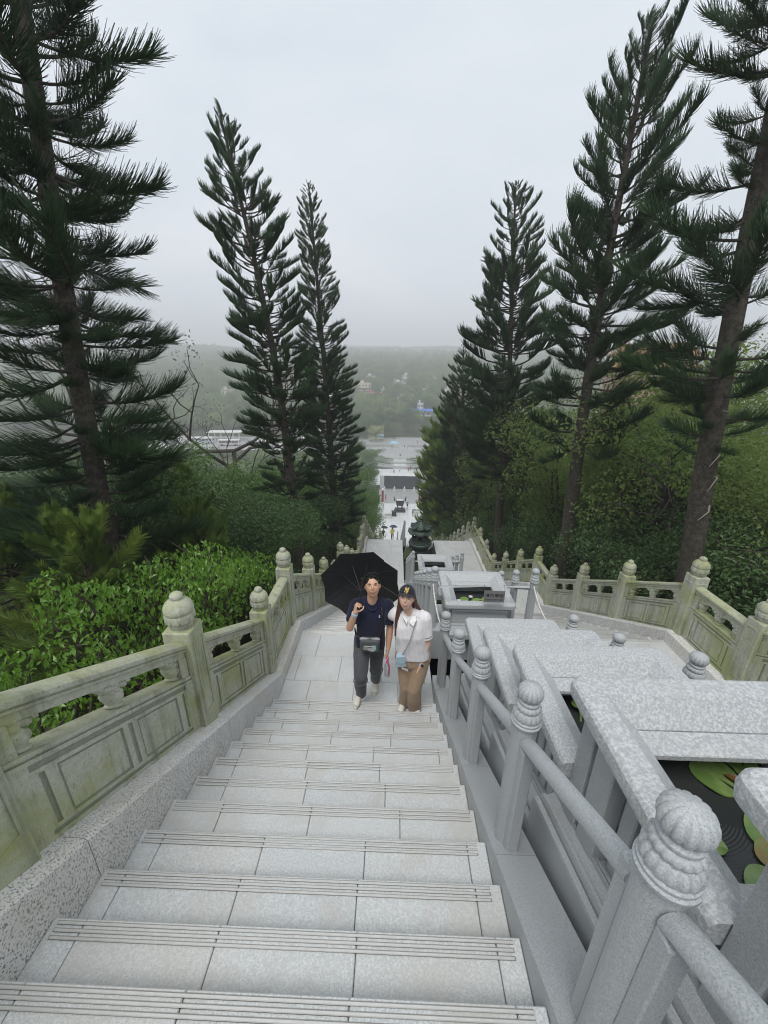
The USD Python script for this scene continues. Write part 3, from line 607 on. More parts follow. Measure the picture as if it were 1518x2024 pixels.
def lily(x, y, z, r, seed, label, group, mat="pad", tilt=0.0):
    m = pad_mesh(r, seed)
    if tilt: m = tf(m, rx=tilt, ry=tilt * 0.5)
    obj("lily_pad", tf(m, (x, y, z)), M[mat], None, smooth=30, label=label, cat="lily pad", group=group)
P1F, P1Z, DY, DZ = 0.965, 0.70, 0.86, 0.486
names = {-1: ("granite planter at the right edge with only its rounded far corner in view", 1.06), 0: ("large granite planter with many lily pads on dark water at the right edge", 1.06),
         1: ("granite planter with one lone lily pad, second of the near stepped row", 1.06), 2: ("pale granite lotus planter third in the stepped row, between the second and the last", 1.06), 3: ("pale granite lotus planter lowest of the near stepped row, facing the landing", 1.06)}
for k, (lab, ln) in names.items():
    planter(P1F + DY * k, P1Z - DZ * k, ln, lab)
PADL = ["largest green lily pad, under the two curled red-brown leaves", "green lily pad right of the largest one, below the inner slab", "green lily pad below the dark reddish leaf", "small green lily pad beside the rounded planter corner", "round green lily pad in the middle of the nearest water", "yellowing lily pad below the middle one", "green lily pad low in the nearest water, left of centre", "green lily pad at the picture's right edge, upper one", "green lily pad at the picture's right edge, lower one", "yellowing lily pad nearest the planter's right wall", "tiny green lily pad half hidden by the round post finial", "green lily pad lowest but one in the nearest water", "lowest green lily pad by the wall of the nearest water", "yellowing lily pad behind the nearest post"]
g1 = "lily pads in the nearest open planter"
for i, (x, y, r, mt) in enumerate([(2.03, 0.70, 0.088, "pad"), (2.20, 0.755, 0.06, "pad"), (2.155, 0.60, 0.062, "pad"), (2.27, 0.66, 0.045, "pad"), (2.06, 0.44, 0.075, "pad"), (2.01, 0.355, 0.06, "pad2"), (1.90, 0.25, 0.07, "pad"), (2.22, 0.47, 0.075, "pad"), (2.16, 0.33, 0.07, "pad"), (2.28, 0.30, 0.06, "pad2"), (1.80, 0.40, 0.035, "pad"), (2.02, 0.20, 0.07, "pad"), (2.2, 0.16, 0.08, "pad"), (1.78, 0.12, 0.05, "pad2")]):
    lily(x, y, P1Z - 0.356 + 0.0008 * i, r * 1.18, i, PADL[i], g1, mt)
def curled(x, y, z, s, rz, label):
    v = [(0, -1, 0), (0.35, -0.5, 0.25), (0.45, 0, 0.4), (0.3, 0.6, 0.3), (0, 1, 0.05), (-0.3, 0.6, 0.3), (-0.45, 0, 0.4), (-0.35, -0.5, 0.25), (0, -0.5, 0.02), (0, 0, 0.05), (0, 0.6, 0.05)]
    f = [(0, 1, 8), (1, 2, 9), (1, 9, 8), (2, 3, 10), (2, 10, 9), (3, 4, 10), (4, 5, 10), (5, 6, 9), (5, 9, 10), (6, 7, 8), (6, 8, 9), (7, 0, 8)]
    m = tf((np.array(v, float), np.array(f)), (x, y, z), rz=rz, s=s)
    obj("curled_leaf", cat(m, (m[0] - [0, 0, 0.003], np.array(m[1])[:, ::-1])), M["pad3"], None, smooth=True, label=label, cat="leaf")
curled(2.105, 0.665, P1Z - 0.352, 0.055, 0.7, "curled red-brown lotus leaf standing on the largest lily pad"); curled(2.20, 0.625, P1Z - 0.352, 0.045, 0.5, "dark reddish curled leaf beside the pads, right of the first curled leaf")
lily(1.815, 1.535, P1Z - DZ - 0.30, 0.05, 31, "single small lily pad raised on a stalk in the second planter", None)
obj("lily_stalk", tube([(1.815, 1.535, P1Z - DZ - 0.302), (1.81, 1.48, P1Z - DZ - 0.33), (1.80, 1.44, P1Z - DZ - 0.375)], 0.008), M["pad"], None, label="bright green stalk under the lone lily pad of the second planter", cat="stalk")
# second row head planter (the one with the notice) and the third row's
planter(6.12, -1.50, 1.17, "pale granite lotus planter behind the grey notice, with pads and white lotus flowers", hw=0.59, full=True)
planter(6.98, -1.99, 1.06, "pale granite lotus planter hidden below the one with the notice", hidden=True)
planter(12.16, -4.12, 1.12, "pale granite lotus planter below the bronze lantern, green pads inside", hw=0.59, full=True)
r2 = random.Random(4)
for i in range(17):
    lily(AX + r2.uniform(-0.34, 0.34), 5.12 + r2.uniform(0.0, 0.66), -1.858 + 0.0012 * i, r2.uniform(0.075, 0.11), 50 + i, "round green lily pad in the planter behind the grey notice", "lily pads behind the notice", "pad")
for i in range(7):
    lily(AX + r2.uniform(-0.33, 0.33), 11.3 + r2.uniform(0.0, 0.55), -4.478 + 0.0012 * i, r2.uniform(0.09, 0.12), 70 + i, "small green lily pad in the planter below the lantern", "lily pads below the lantern", "pad")
M["petal"] = plain("white_petal", (0.75, 0.75, 0.70), 0.5)
def lotus(x, y, z, s, label):
    out = []
    for ring, (n, el, l) in enumerate(((8, 0.35, 1.0), (7, 0.8, 0.9), (5, 1.2, 0.7))):
        for k in range(n):
            a = k * 2 * PI / n + ring * 0.4; d = np.array([math.cos(a) * math.cos(el), math.sin(a) * math.cos(el), math.sin(el)]); sd = np.array([-math.sin(a), math.cos(a), 0]) * 0.22; up = np.cross(d, sd); up /= np.linalg.norm(up)
            out.append(hull([d * 0.1, d * 0.55 * l + sd, d * 0.55 * l - sd, d * l, d * 0.55 * l - up * 0.06, d * 0.2 + sd * .4, d * 0.2 - sd * .4]))
    obj("lotus_flower", tf(cat(*out), (x, y, z), s=s), M["petal"], None, label=label, cat="flower")
lotus(AX - 0.26, 5.50, -1.80, 0.06, "white lotus flower open among the pads, left of the grey notice"); lotus(AX - 0.03, 5.62, -1.78, 0.05, "white lotus flower just behind the upper edge of the notice")

# ------------------------------------------------------------------ notice on the bar
M["sign"] = plain("notice_grey", (0.19, 0.185, 0.18), 0.5); M["ink"] = plain("notice_ink", (0.035, 0.035, 0.035), 0.6)
def notice():
    y = 4.92; z = float(low_z(y)) + 1.165 - 0.385
    w, h, t = 0.335, 0.215, 0.006
    r = thing("notice", "small grey notice with dark characters hanging from the level granite bar", "sign", (AX + 0.175, y - 0.044, z - 0.035))
    obj("board", box(-w / 2, w / 2, -t, 0, -h, 0.0, 0.002), M["sign"], r)
    # strokes on a 10 x 10 grid (x right, y up) for the four characters
    G = {"qing": [(1, 9, 2, 8), (0.5, 6.5, 2.2, 6.5), (2, 6.5, 2, 1.5), (2, 1.5, 3, 2.5), (4, 8.8, 9.6, 8.8), (4.2, 7.4, 9.4, 7.4), (3.6, 6, 10, 6), (6.8, 9.8, 6.8, 6), (4.6, 4.8, 4.6, 0.4), (4.6, 4.8, 9, 4.8), (9, 4.8, 9, 0.4), (4.6, 3.4, 9, 3.4), (4.6, 2, 9, 2), (8, 0.5, 9, 0.4)],
         "wu": [(3, 9.6, 0.6, 5.8), (2.4, 7.8, 9.2, 7.8), (9.2, 7.8, 8.6, 0.8), (8.6, 0.8, 7.2, 1.4), (4.8, 7.6, 1.2, 2.6), (7, 7.6, 3, 0.8)],
         "pan": [(0.6, 8.6, 4, 5.6), (4, 8.6, 0.6, 5.6), (2.3, 9.8, 2.3, 5), (6.2, 8.6, 9.4, 5.6), (9.4, 8.6, 6.2, 5.6), (7.8, 9.8, 7.8, 5), (4.6, 9.4, 5.4, 7.4), (5.4, 9.4, 4.6, 7.4), (4.6, 7, 5.4, 5.2), (0.4, 4.6, 9.6, 4.6), (2.6, 4.4, 0.6, 2.4), (7.4, 4.4, 9.4, 2.6), (3, 3.4, 7, 3.4), (2, 2.2, 8, 2.2), (5, 4.2, 5, 0.4), (5, 0.4, 4, 0.8)],
         "pa": [(0.6, 8.8, 3.4, 9.4), (2, 9, 1.4, 4), (1.4, 4, 0.2, 1), (3.6, 9, 3.4, 4), (2.4, 7, 2.6, 2), (1, 4, 4, 1.4), (4, 1.4, 9.8, 0.4), (4.8, 8.8, 9, 8.8), (4.8, 8.8, 4.8, 3.2), (9, 8.8, 9, 5.6), (4.8, 5.6, 9, 5.6), (6.9, 8.8, 6.9, 5.6), (4.8, 3.2, 9.4, 3.2)]}
    cw = 0.066
    for k, key in enumerate(("qing", "wu", "pan", "pa")):
        ms = []
        for (x0, y0, x1, y1) in G[key]:
            a, b = np.array([x0, y0]) * cw / 10, np.array([x1, y1]) * cw / 10; d = b - a; L = np.hypot(*d); ang = math.atan2(d[1], d[0])
            m = box(-0.0022, L + 0.0022, -0.0015, 0.0, -0.0026, 0.0026); v = np.array(m[0]); c, s = math.cos(ang), math.sin(ang)
            v = np.stack([v[:, 0] * c - v[:, 2] * s + a[0], v[:, 1], v[:, 0] * s + v[:, 2] * c + a[1]], -1); ms.append((v, m[1]))
        obj("character", tf(cat(*ms), (-0.148 + k * 0.077, -t - 0.0003, -0.118)), M["ink"], r)
    tm = meshkit.text_mesh("PLEASE DO NOT CLIMB", 0.020, 0.0015, bold=True); v = np.array(tm.vertices); v = np.stack([v[:, 0], -v[:, 2], v[:, 1]], -1)
    v[:, 0] *= 0.285 / (v[:, 0].max() - v[:, 0].min()); v -= [(v[:, 0].max() + v[:, 0].min()) / 2, 0, 0]
    obj("lettering", (v + [0, -t - 0.0003, -0.175], np.array(tm.faces)), M["ink"], r)
    for sx in (-0.16, 0.16):
        obj("hanging_wire", tube([(sx, 0.0, -0.002), (sx, 0.0, 0.02), (sx, 0.044, 0.079), (sx, 0.088, 0.035)], 0.003, 5), M["ink"], r)
notice()
# ------------------------------------------------------------------ white ropes across the landing gap
M["rope"] = plain("white_rope", (0.62, 0.60, 0.55), 0.8)
def rope(a, b, sag, label):
    t = np.linspace(0, 1, 26); p = np.array(a)[None] * (1 - t)[:, None] + np.array(b)[None] * t[:, None]; p[:, 2] -= sag * 4 * t * (1 - t)
    k = np.arange(26); out = [tube(p + 0.006 * np.stack([np.cos(k * 2.2 + ph), 0 * k, np.sin(k * 2.2 + ph)], -1), 0.0075, 5) for ph in (0, PI)]
    obj("rope", cat(*out), M["rope"], None, smooth=True, label=label, cat="rope")
for s, lab in ((-1, "white twisted rope sagging between the two railings, left side, behind the woman"), (1, "white twisted rope from the notice bar's right post across the landing")):
    x = AX + s * (XF + 0.0); rope((x - 0.03, 4.83, low_z(4.92) + 0.86), (x - 0.03 * s, 3.62, low_z(3.54) + 0.80), 0.20, lab)

# ------------------------------------------------------------------ bronze lantern on the third landing
def lantern():
    r = thing("bronze_lantern", "dark green bronze lantern with a two-tier roof standing on the landing below the planters", "lantern", (AX + 0.03, 19.0, -7.287), rotz=0.26)
    def oct_(prof, n=8, smooth=False): return lathe(prof, n)
    obj("foot", oct_([(0.50, 0.0), (0.50, 0.10), (0.42, 0.13), (0.40, 0.16), (0.44, 0.18)]), M["bronze"], r)
    obj("bowl", lathe([(0.30, 0.16), (0.42, 0.20), (0.55, 0.30), (0.62, 0.42), (0.64, 0.50), (0.60, 0.54), (0.60, 0.60), (0.50, 0.62)], 24), M["bronze"], r, smooth=40)
    obj("lower_plate", oct_([(0.55, 0.62), (0.56, 0.66), (0.50, 0.68)]), M["bronze"], r)
    for k in range(8):
        a = k * PI / 4
        obj("window_post", tf(box(-0.035, 0.035, -0.035, 0.035, 0.68, 1.10), (0.43 * math.cos(a), 0.43 * math.sin(a), 0), rz=a), M["bronze"], r)
    for k in range(8):
        a = (k + 0.5) * PI / 4; c = 0.43 * math.cos(PI / 8)
        obj("window_frame", tf(cat(box(-0.01, 0.01, -0.135, 0.135, 0.68, 0.76), box(-0.01, 0.01, -0.135, 0.135, 1.03, 1.10)), (c * math.cos(a), c * math.sin(a), 0), rz=a), M["bronze"], r)
    obj("lamp_core", lathe([(0.10, 0.68), (0.12, 0.74), (0.08, 0.80), (0.10, 0.95), (0.03, 1.0)], 10), M["bronze"], r, smooth=True)
    def roof(z, r0, r1, h):
        n = 8; rings = []
        for t in np.linspace(0, 1, 7):
            rad = r0 + (r1 - r0) * t; zz = z + h * (t ** 1.6); rr = []
            for k in range(n * 4):
                a = k * 2 * PI / (n * 4); c = abs(((k % 4) - 2) / 2); lift = 0.10 * (c ** 2) * (1 - t) ** 2
                rr.append((rad * (1 - 0.05 * (1 - c)) * math.cos(a), rad * (1 - 0.05 * (1 - c)) * math.sin(a), zz + lift))
            rings.append(rr)
        low = [[(x * 0.96, y * 0.96, q - 0.045) for x, y, q in rings[0]], [(x * 0.55, y * 0.55, z - 0.03) for x, y, q in rings[0]]]
        return ring_loft(low[::-1] + rings)
    lo = obj("lower_roof", roof(1.13, 0.72, 0.40, 0.22), M["bronze"], r, smooth=25)
    obj("upper_roof", roof(1.42, 0.58, 0.09, 0.36), M["bronze"], r, smooth=25)
    obj("neck", oct_([(0.42, 1.30), (0.40, 1.44), (0.36, 1.46)]), M["bronze"], r)
    ro = obj("roof_rib", cat(*[tube([(rr * math.cos(k * PI / 4), rr * math.sin(k * PI / 4), 1.42 + 0.36 * t ** 1.6 + 0.10 * (1 - t) ** 2 + 0.012) for t, rr in [(t, 0.58 + (0.09 - 0.58) * t) for t in np.linspace(0, 1, 7)]], 0.02, 6) for k in range(8)]), M["bronze"], r, smooth=True)
    obj("finial", lathe([(0.10, 1.76), (0.13, 1.80), (0.07, 1.84), (0.11, 1.88), (0.13, 1.93), (0.10, 1.98), (0.05, 2.02), (0.02, 2.06), (0.005, 2.08)], 16), M["bronze"], r, smooth=50)
lantern()

# ------------------------------------------------------------------ conifers with cord-like foliage
def cords(P0, D, UP, ln, w, curl, seg=4):
    """many tapering three-sided cords at once: P0 (n,3) roots, D directions, UP the way they curl, ln lengths, w widths."""
    n = len(P0); t = np.linspace(0, 1, seg)
    c = P0[:, None] + D[:, None] * (ln[:, None] * t)[..., None] + UP[:, None] * (curl[:, None] * ln[:, None] * t ** 2)[..., None]
    s = np.cross(D, UP); s /= np.linalg.norm(s, axis=1, keepdims=True) + 1e-9
    q = np.cross(s, D); q /= np.linalg.norm(q, axis=1, keepdims=True) + 1e-9
    rad = (w[:, None] * (1 - 0.55 * t ** 2)[None])[..., None]
    a = [(math.cos(k * 2 * PI / 3), math.sin(k * 2 * PI / 3)) for k in range(3)]
    v = np.stack([c + rad * (ca * s[:, None] + sa * q[:, None]) for ca, sa in a], 2)
    v = v.reshape(-1, 3); f = []
    for i in range(seg - 1):
        for k in range(3):
            j = (k + 1) % 3; A, B, C, Dd = i * 3 + k, i * 3 + j, (i + 1) * 3 + j, (i + 1) * 3 + k
            f += [(A, B, C), (A, C, Dd)]
    e = (seg - 1) * 3; f.append((e, e + 1, e + 2))
    f = np.array(f); f = (f[None] + (np.arange(n) * seg * 3)[:, None, None]).reshape(-1, 3)
    return v, f
def branch_proto(seed, n, cl, w, bare=0.25, upcurl=0.35, droop=0.05, spread=0.9):
    """a branch of unit length along +x, up +z."""
    r = np.random.default_rng(seed)
    ax = lambda t: np.stack([t, 0.04 * np.sin(3 * t + seed), -droop * np.sin(PI * t) + 0.16 * t ** 2], -1)
    t = bare + (1 - bare) * np.sort(r.uniform(0, 1, n) ** 0.8); p = ax(t); d = ax(t + 0.02) - ax(t - 0.02); d /= np.linalg.norm(d, axis=1, keepdims=True)
    side = np.where(np.arange(n) % 2 == 0, 1.0, -1.0); ang = r.normal(0, 0.55, n)
    lat = np.stack([np.zeros(n), np.cos(ang) * side, np.sin(ang) + 0.25], -1)
    fwd = r.uniform(0.55, 1.0, n) * (0.7 + 0.6 * t)
    D = lat * spread * (1.05 - 0.35 * t)[:, None] + d * fwd[:, None]; D /= np.linalg.norm(D, axis=1, keepdims=True)
    ln = cl * r.uniform(0.7, 1.15, n) * (1.1 - 0.45 * t); UP = np.tile([0.15, 0, 1.0], (n, 1))
    return cords(p, D, UP, ln, np.full(n, w) * r.uniform(0.8, 1.15, n), upcurl * r.uniform(0.6, 1.3, n)), tube(ax(np.linspace(0, 1, 7)), np.linspace(0.020, 0.006, 7), 5)
def quat_of(x, zup):
    x = x / np.linalg.norm(x); y = np.cross(zup, x); y /= np.linalg.norm(y) + 1e-9; z = np.cross(x, y)
    m = np.stack([x, y, z], 1); q = trimesh.transformations.quaternion_from_matrix(np.block([[m, np.zeros((3, 1))], [np.zeros((1, 3)), np.ones((1, 1))]]))
    return Gf.Quath(float(q[0]), float(q[1]), float(q[2]), float(q[3]))
def instancer(name, parent, protos, pos, quats, scales, idx, label=None, kind="stuff"):
    p = numbered(path_of(parent) if parent is not None else "/World", name)
    pi = UsdGeom.PointInstancer.Define(stage, p)
    for k, lst in enumerate(protos):
        UsdGeom.Xform.Define(stage, f"{p}/prototype_{k}")
        for nm, mesh, mat, sm in lst: usdkit.mesh(stage, f"{p}/prototype_{k}/{nm}", mesh, mat, smooth=sm)
        pi.CreatePrototypesRel().AddTarget(f"{p}/prototype_{k}")
    pi.CreatePositionsAttr(Vt.Vec3fArray.FromNumpy(np.asarray(pos, np.float32)))
    pi.CreateOrientationsAttr(Vt.QuathArray(quats)); pi.CreateScalesAttr(Vt.Vec3fArray.FromNumpy(np.asarray(scales, np.float32)))
    pi.CreateProtoIndicesAttr(Vt.IntArray.FromNumpy(np.asarray(idx, np.int32)))
    return tag(pi, label, kind=kind)
def pine(name, label, base, top, z_ground, r_base, r_top, prof, nb, seed, protos, lean_curve=0.0, extra=(), bald=0.0, mats=None, group=None, elev=(0.0, 0.55), sigma=0.24):
    """prof: (fraction of height from base point to top, branch length); base and top are points of the trunk line."""
    base, top = np.array(base, float), np.array(top, float); r = np.random.default_rng(seed)
    root = thing(name, label, "pine tree", tuple(base[:2]) + (z_ground,), group=group)
    org = np.array([base[0], base[1], z_ground])
    foot = base + (base - top) / (top - base)[2] * (base[2] - z_ground) if z_ground < base[2] else base
    line = lambda t: base[None] + (top - base)[None] * t[:, None] + np.array([lean_curve, 0, 0])[None] * np.sin(PI * np.clip(t, 0, 1))[:, None]
    t = np.linspace(0, 1, 16); pts = np.vstack([foot - [0, 0, 0.5], line(t)]); wob = 0.03 * np.stack([np.sin(5 * t + seed), np.cos(4 * t + seed), 0 * t], -1); pts[1:] += wob
    rad = np.concatenate([[r_base * 1.25], r_base + (r_top - r_base) * t ** 0.9])
    obj("trunk", (lambda m: (m[0] - org, m[1]))(tube(pts, rad, 10)), M["bark"], root, smooth=True)
    tt = np.sort(r.uniform(prof[0][0], 1.0, nb)); pf = np.array(prof)
    P, Q, S, I = [], [], [], []
    ga = 2.399963
    for i, q in enumerate(tt):
        p = line(np.array([q]))[0] + np.array([0.03 * math.sin(5 * q + seed), 0.03 * math.cos(4 * q + seed), 0])
        az = i * ga + r.normal(0, 0.25); L = np.interp(q, pf[:, 0], pf[:, 1]) * float(np.clip(r.normal(1, sigma), 0.55, 1.4))
        if r.uniform() < bald: continue
        el = elev[0] + (elev[1] - elev[0]) * max(q, 0.0) ** 2.2 + r.normal(0, 0.17)
        d = np.array([math.cos(az) * math.cos(el), math.sin(az) * math.cos(el), math.sin(el)])
        P.append(p - org); ro = r.normal(0, 0.4); Q.append(quat_of(d, np.array([-math.sin(az) * math.sin(ro), math.cos(az) * math.sin(ro), math.cos(ro)]))); s = L * (0.85 + 0.3 * r.uniform()); S.append((L, s, s)); I.append(int(r.integers(len(protos))))
    for (q, az, L, el) in extra:
        p = line(np.array([q]))[0]; d = np.array([math.cos(az) * math.cos(el), math.sin(az) * math.cos(el), math.sin(el)])
        P.append(p - org); Q.append(quat_of(d, np.array([0, 0, 1.0]))); S.append((L, L * 0.8, L * 0.8)); I.append(int(r.integers(len(protos))))
    instancer("crown", root, protos, P, Q, S, I)
    return root
def make_protos(n, cl, w, k, mat, **kw):
    out = []
    for s in range(k):
        c, a = branch_proto(s * 7 + int(cl * 100), n, cl, w, **kw); out.append([("cords", c, M[mat], True), ("twig", a, M["bark"], True)])
    return out
PR_NEAR = lambda mat="needle": make_protos(240, 0.31, 0.0045, 5, mat, bare=0.25, upcurl=0.32, spread=0.95)
PR_MID = lambda mat="needle": make_protos(150, 0.19, 0.0065, 5, mat, bare=0.48, upcurl=0.8, spread=0.7)
PR_FAR = lambda mat="needle": make_protos(60, 0.34, 0.018, 3, mat, bare=0.15, upcurl=0.5, spread=0.75)
pine("pine_tree", "huge dark pine at the left edge, its trunk leaning left, branch reaching out top left", (-4.1, 5.0, -0.16), (-3.55, 5.0, 7.3), -3.0, 0.145, 0.085, [(-0.35, 0.9), (0.05, 0.95), (0.25, 1.05), (0.45, 1.05), (0.6, 0.95), (0.8, 0.8), (1.0, 0.9)], 200, 3, PR_NEAR(), extra=[(0.76, 0.05, 1.32, -0.22), (0.82, 0.05, 0.95, 0.02), (0.86, -0.3, 0.9, 0.05)], elev=(-0.12, 0.25))
pine("pine_tree", "tall thin pine second from the left, trunk leaning left with sparse ragged side", (-3.18, 13.0, -4.44), (-4.45, 13.0, 8.55), -7.6, 0.20, 0.03, [(0.16, 0.9), (0.3, 1.1), (0.45, 1.15), (0.6, 1.15), (0.75, 1.05), (0.9, 0.8), (0.97, 0.45), (1.0, 0.12)], 380, 5, PR_MID(), lean_curve=0.28, elev=(-0.05, 0.6), sigma=0.22)
pine("pine_tree", "dense narrow pine third from the left, just left of the valley gap", (-2.72, 19.0, -6.99), (-3.31, 19.0, 9.2), -9.6, 0.22, 0.03, [(0.05, 1.1), (0.25, 1.2), (0.5, 1.1), (0.65, 0.9), (0.8, 0.75), (0.93, 0.55), (1.0, 0.12)], 720, 8, PR_MID(), lean_curve=0.15, elev=(0.0, 0.6))
pine("pine_tree", "massive dark pine at the right edge with a thick leaning trunk and broken stubs", (6.0, 6.0, -1.14), (5.2, 6.0, 6.5), -2.6, 0.185, 0.105, [(0.24, 0.5), (0.38, 0.9), (0.5, 1.1), (0.7, 0.9), (0.85, 0.75), (1.0, 0.8)], 84, 12, PR_NEAR(), lean_curve=-0.12, extra=[(0.66, PI + 0.1, 1.5, 0.05), (0.57, PI - 0.15, 1.6, 0.1), (0.42, PI + 0.05, 1.55, 0.02), (0.90, PI, 1.2, -0.05), (0.97, PI + 0.3, 1.2, 0.1), (0.80, PI + 0.3, 0.9, 0.0)], elev=(-0.02, 0.2))
pine("pine_tree", "tall broad pine second from the right, bare trunk showing low down", (6.02, 11.0, -3.54), (5.78, 11.0, 9.05), -5.6, 0.22, 0.04, [(0.27, 1.3), (0.36, 1.65), (0.45, 1.5), (0.6, 1.5), (0.72, 1.3), (0.85, 1.0), (0.95, 0.75), (1.0, 0.35)], 180, 15, make_protos(190, 0.23, 0.0055, 5, "needle", bare=0.35, upcurl=0.6, spread=0.8), lean_curve=-0.1, elev=(-0.02, 0.75))
pine("pine_tree", "slender pine third from the right with tiered branches, beside the lantern landing", (6.14, 19.0, -6.34), (5.18, 19.0, 9.05), -9.0, 0.22, 0.03, [(0.20, 1.6), (0.33, 1.9), (0.45, 1.75), (0.6, 1.7), (0.78, 1.3), (0.9, 0.95), (0.97, 0.6), (1.0, 0.2)], 380, 18, PR_MID(), elev=(-0.05, 0.6), lean_curve=0.1)
pine("pine_tree", "small pointed pine right of the valley gap, tiers like a young fir", (5.9, 28.0, -9.4), (4.9, 28.0, 3.75), -13.0, 0.17, 0.02, [(0.1, 1.6), (0.3, 1.7), (0.6, 1.5), (0.85, 0.8), (1.0, 0.1)], 420, 21, PR_MID(), elev=(0.05, 0.5))
pine("pine_tree", "low bushy pine right beside the stair's lower end, in front of the small pointed pine", (6.1, 36.0, -13.4), (5.6, 36.0, -0.6), -17.0, 0.17, 0.03, [(0.0, 2.3), (0.4, 2.5), (0.75, 1.9), (1.0, 0.4)], 420, 24, PR_FAR("needle_bright"), elev=(0.05, 0.5))
pine("pine_tree", "thin pine with a bare straight trunk between the third pine and the right-hand wood", (6.6, 23.0, -8.0), (6.3, 23.0, 2.4), -11.0, 0.12, 0.03, [(0.45, 1.0), (0.7, 1.3), (1.0, 0.3)], 120, 27, PR_FAR(), elev=(0.0, 0.5))
# young bright pines under the big left one
for k, (x, y, zg, h, rr, lab) in enumerate([(-3.6, 3.7, -2.9, 2.9, 0.8, "young bright green pine under the huge left pine, nearest the shrub"), (-5.6, 4.6, -3.4, 3.4, 0.95, "young pine at the left edge of the picture below the huge pine"), (-3.1, 5.6, -3.7, 3.3, 0.8, "young pine with yellowing tips behind the bright shrub"), (-4.5, 7.6, -4.6, 4.4, 1.0, "young dark pine behind the trunk of the huge left pine")]):
    pine("young_pine", lab, (x, y, zg + 0.2), (x + 0.1, y, zg + h), zg - 0.3, 0.05, 0.012, [(0.05, rr), (0.5, rr), (0.8, rr * 0.75), (1.0, rr * 0.55)], 190, 40 + k, make_protos(230, 0.27, 0.0045, 4, "needle_bright", bare=0.45, upcurl=0.12, spread=1.1), elev=(-0.05, 1.0))
# broken stubs on the right trunk
_r = np.random.default_rng(2)
st_ = [tube([(5.85 - 0.25 * q, 5.80, -0.2 + 2.2 * q), (5.68 - 0.25 * q, 5.60 - 0.1 * _r.uniform(), -0.2 + 2.2 * q + _r.uniform(-0.1, 0.1)), (5.58 - 0.25 * q - 0.12 * _r.uniform(), 5.5, -0.2 + 2.2 * q + _r.uniform(-0.2, 0.2))], [0.016, 0.011, 0.004], 6) for q in (0.1, 0.33, 0.5, 0.8)]
_rt = stage.GetPrimAtPath("/World/pine_tree_003"); M["dead"] = plain("dead_wood", (0.21, 0.19, 0.155), 0.9)
for s_ in st_: obj("broken_stub", (s_[0] - np.array([6.0, 6.0, -2.6]), s_[1]), M["dead"], _rt, smooth=True)

# ------------------------------------------------------------------ broad-leaved trees and shrubs
def leaves(pos, nrm, size, r, aspect=0.5, fold=0.25, droop=0.3):
    """pointed folded leaves, four triangles each."""
    n = len(pos); a = r.normal(size=(n, 3)); a -= nrm * (a * nrm).sum(1, keepdims=True); a[:, 2] -= droop; a /= np.linalg.norm(a, axis=1, keepdims=True) + 1e-9
    b = np.cross(nrm, a); b /= np.linalg.norm(b, axis=1, keepdims=True) + 1e-9; c = np.cross(a, b); s = size[:, None]
    tip = pos + a * s; mid = pos + a * s * 0.45 - c * s * fold * 0.4; l = mid + b * s * aspect * 0.5 + c * s * fold * 0.5; q = mid - b * s * aspect * 0.5 + c * s * fold * 0.5; tip = tip - c * s * 0.1
    v = np.stack([pos, l, tip, q, mid], 1).reshape(-1, 3); k = (np.arange(n) * 5)[:, None, None]
    return v, (np.array([[0, 4, 1], [4, 2, 1], [0, 3, 4], [4, 3, 2]])[None] + k).reshape(-1, 3)
def leaf_cloud(clumps, per, size, seed, flat=0.75, shell=0.55, **kw):
    """clumps: (x, y, z, r): leaves through each clump, denser near its surface."""
    r = np.random.default_rng(seed); P, N = [], []
    for (x, y, z, rr) in clumps:
        m = int(per * (rr ** 2)); u = r.normal(size=(m, 3)); u /= np.linalg.norm(u, axis=1, keepdims=True)
        rad = rr * (shell + (1 - shell) * r.uniform(0, 1, m) ** 0.6) * (1 + 0.25 * (meshkit.noise(u * 2.2 + x * 3 + y, seed) - 0.5))
        p = u * rad[:, None] * [1, 1, flat] + [x, y, z]; P.append(p); nn = u * 0.7 + [0, 0, 0.6] + r.normal(0, 0.35, (m, 3)); N.append(nn / np.linalg.norm(nn, axis=1, keepdims=True))
    P, N = np.vstack(P), np.vstack(N)
    return leaves(P, N, size * r.uniform(0.7, 1.25, len(P)), r, **kw)
def limb_tree(h, spread, seed, nl=7, r0=0.14):
    r = np.random.default_rng(seed); out = [tube([(0, 0, -1.0), (0.02, 0, 0), (0.1 * r.normal(), 0.1 * r.normal(), h * 0.25), (0.2 * r.normal(), 0.2 * r.normal(), h * 0.5)], [r0 * 1.3, r0, r0 * 0.8, r0 * 0.6], 8)]; tips = []
    for k in range(nl):
        a = k * 2.4 + r.normal(0, 0.3); z0 = h * r.uniform(0.2, 0.5); L = spread * r.uniform(0.6, 1.0); z1 = h * r.uniform(0.55, 0.92)
        p = [(0.05, 0, z0), (0.35 * L * math.cos(a), 0.35 * L * math.sin(a), z0 + 0.5 * (z1 - z0) + 0.2), (0.7 * L * math.cos(a + 0.2), 0.7 * L * math.sin(a + 0.2), z1 - 0.1), (L * math.cos(a + 0.1), L * math.sin(a + 0.1), z1 + 0.2)]
        out.append(tube(p, [r0 * 0.5, r0 * 0.36, r0 * 0.22, r0 * 0.07], 6)); tips.append(p[2]); tips.append(p[3])
    return cat(*out), tips
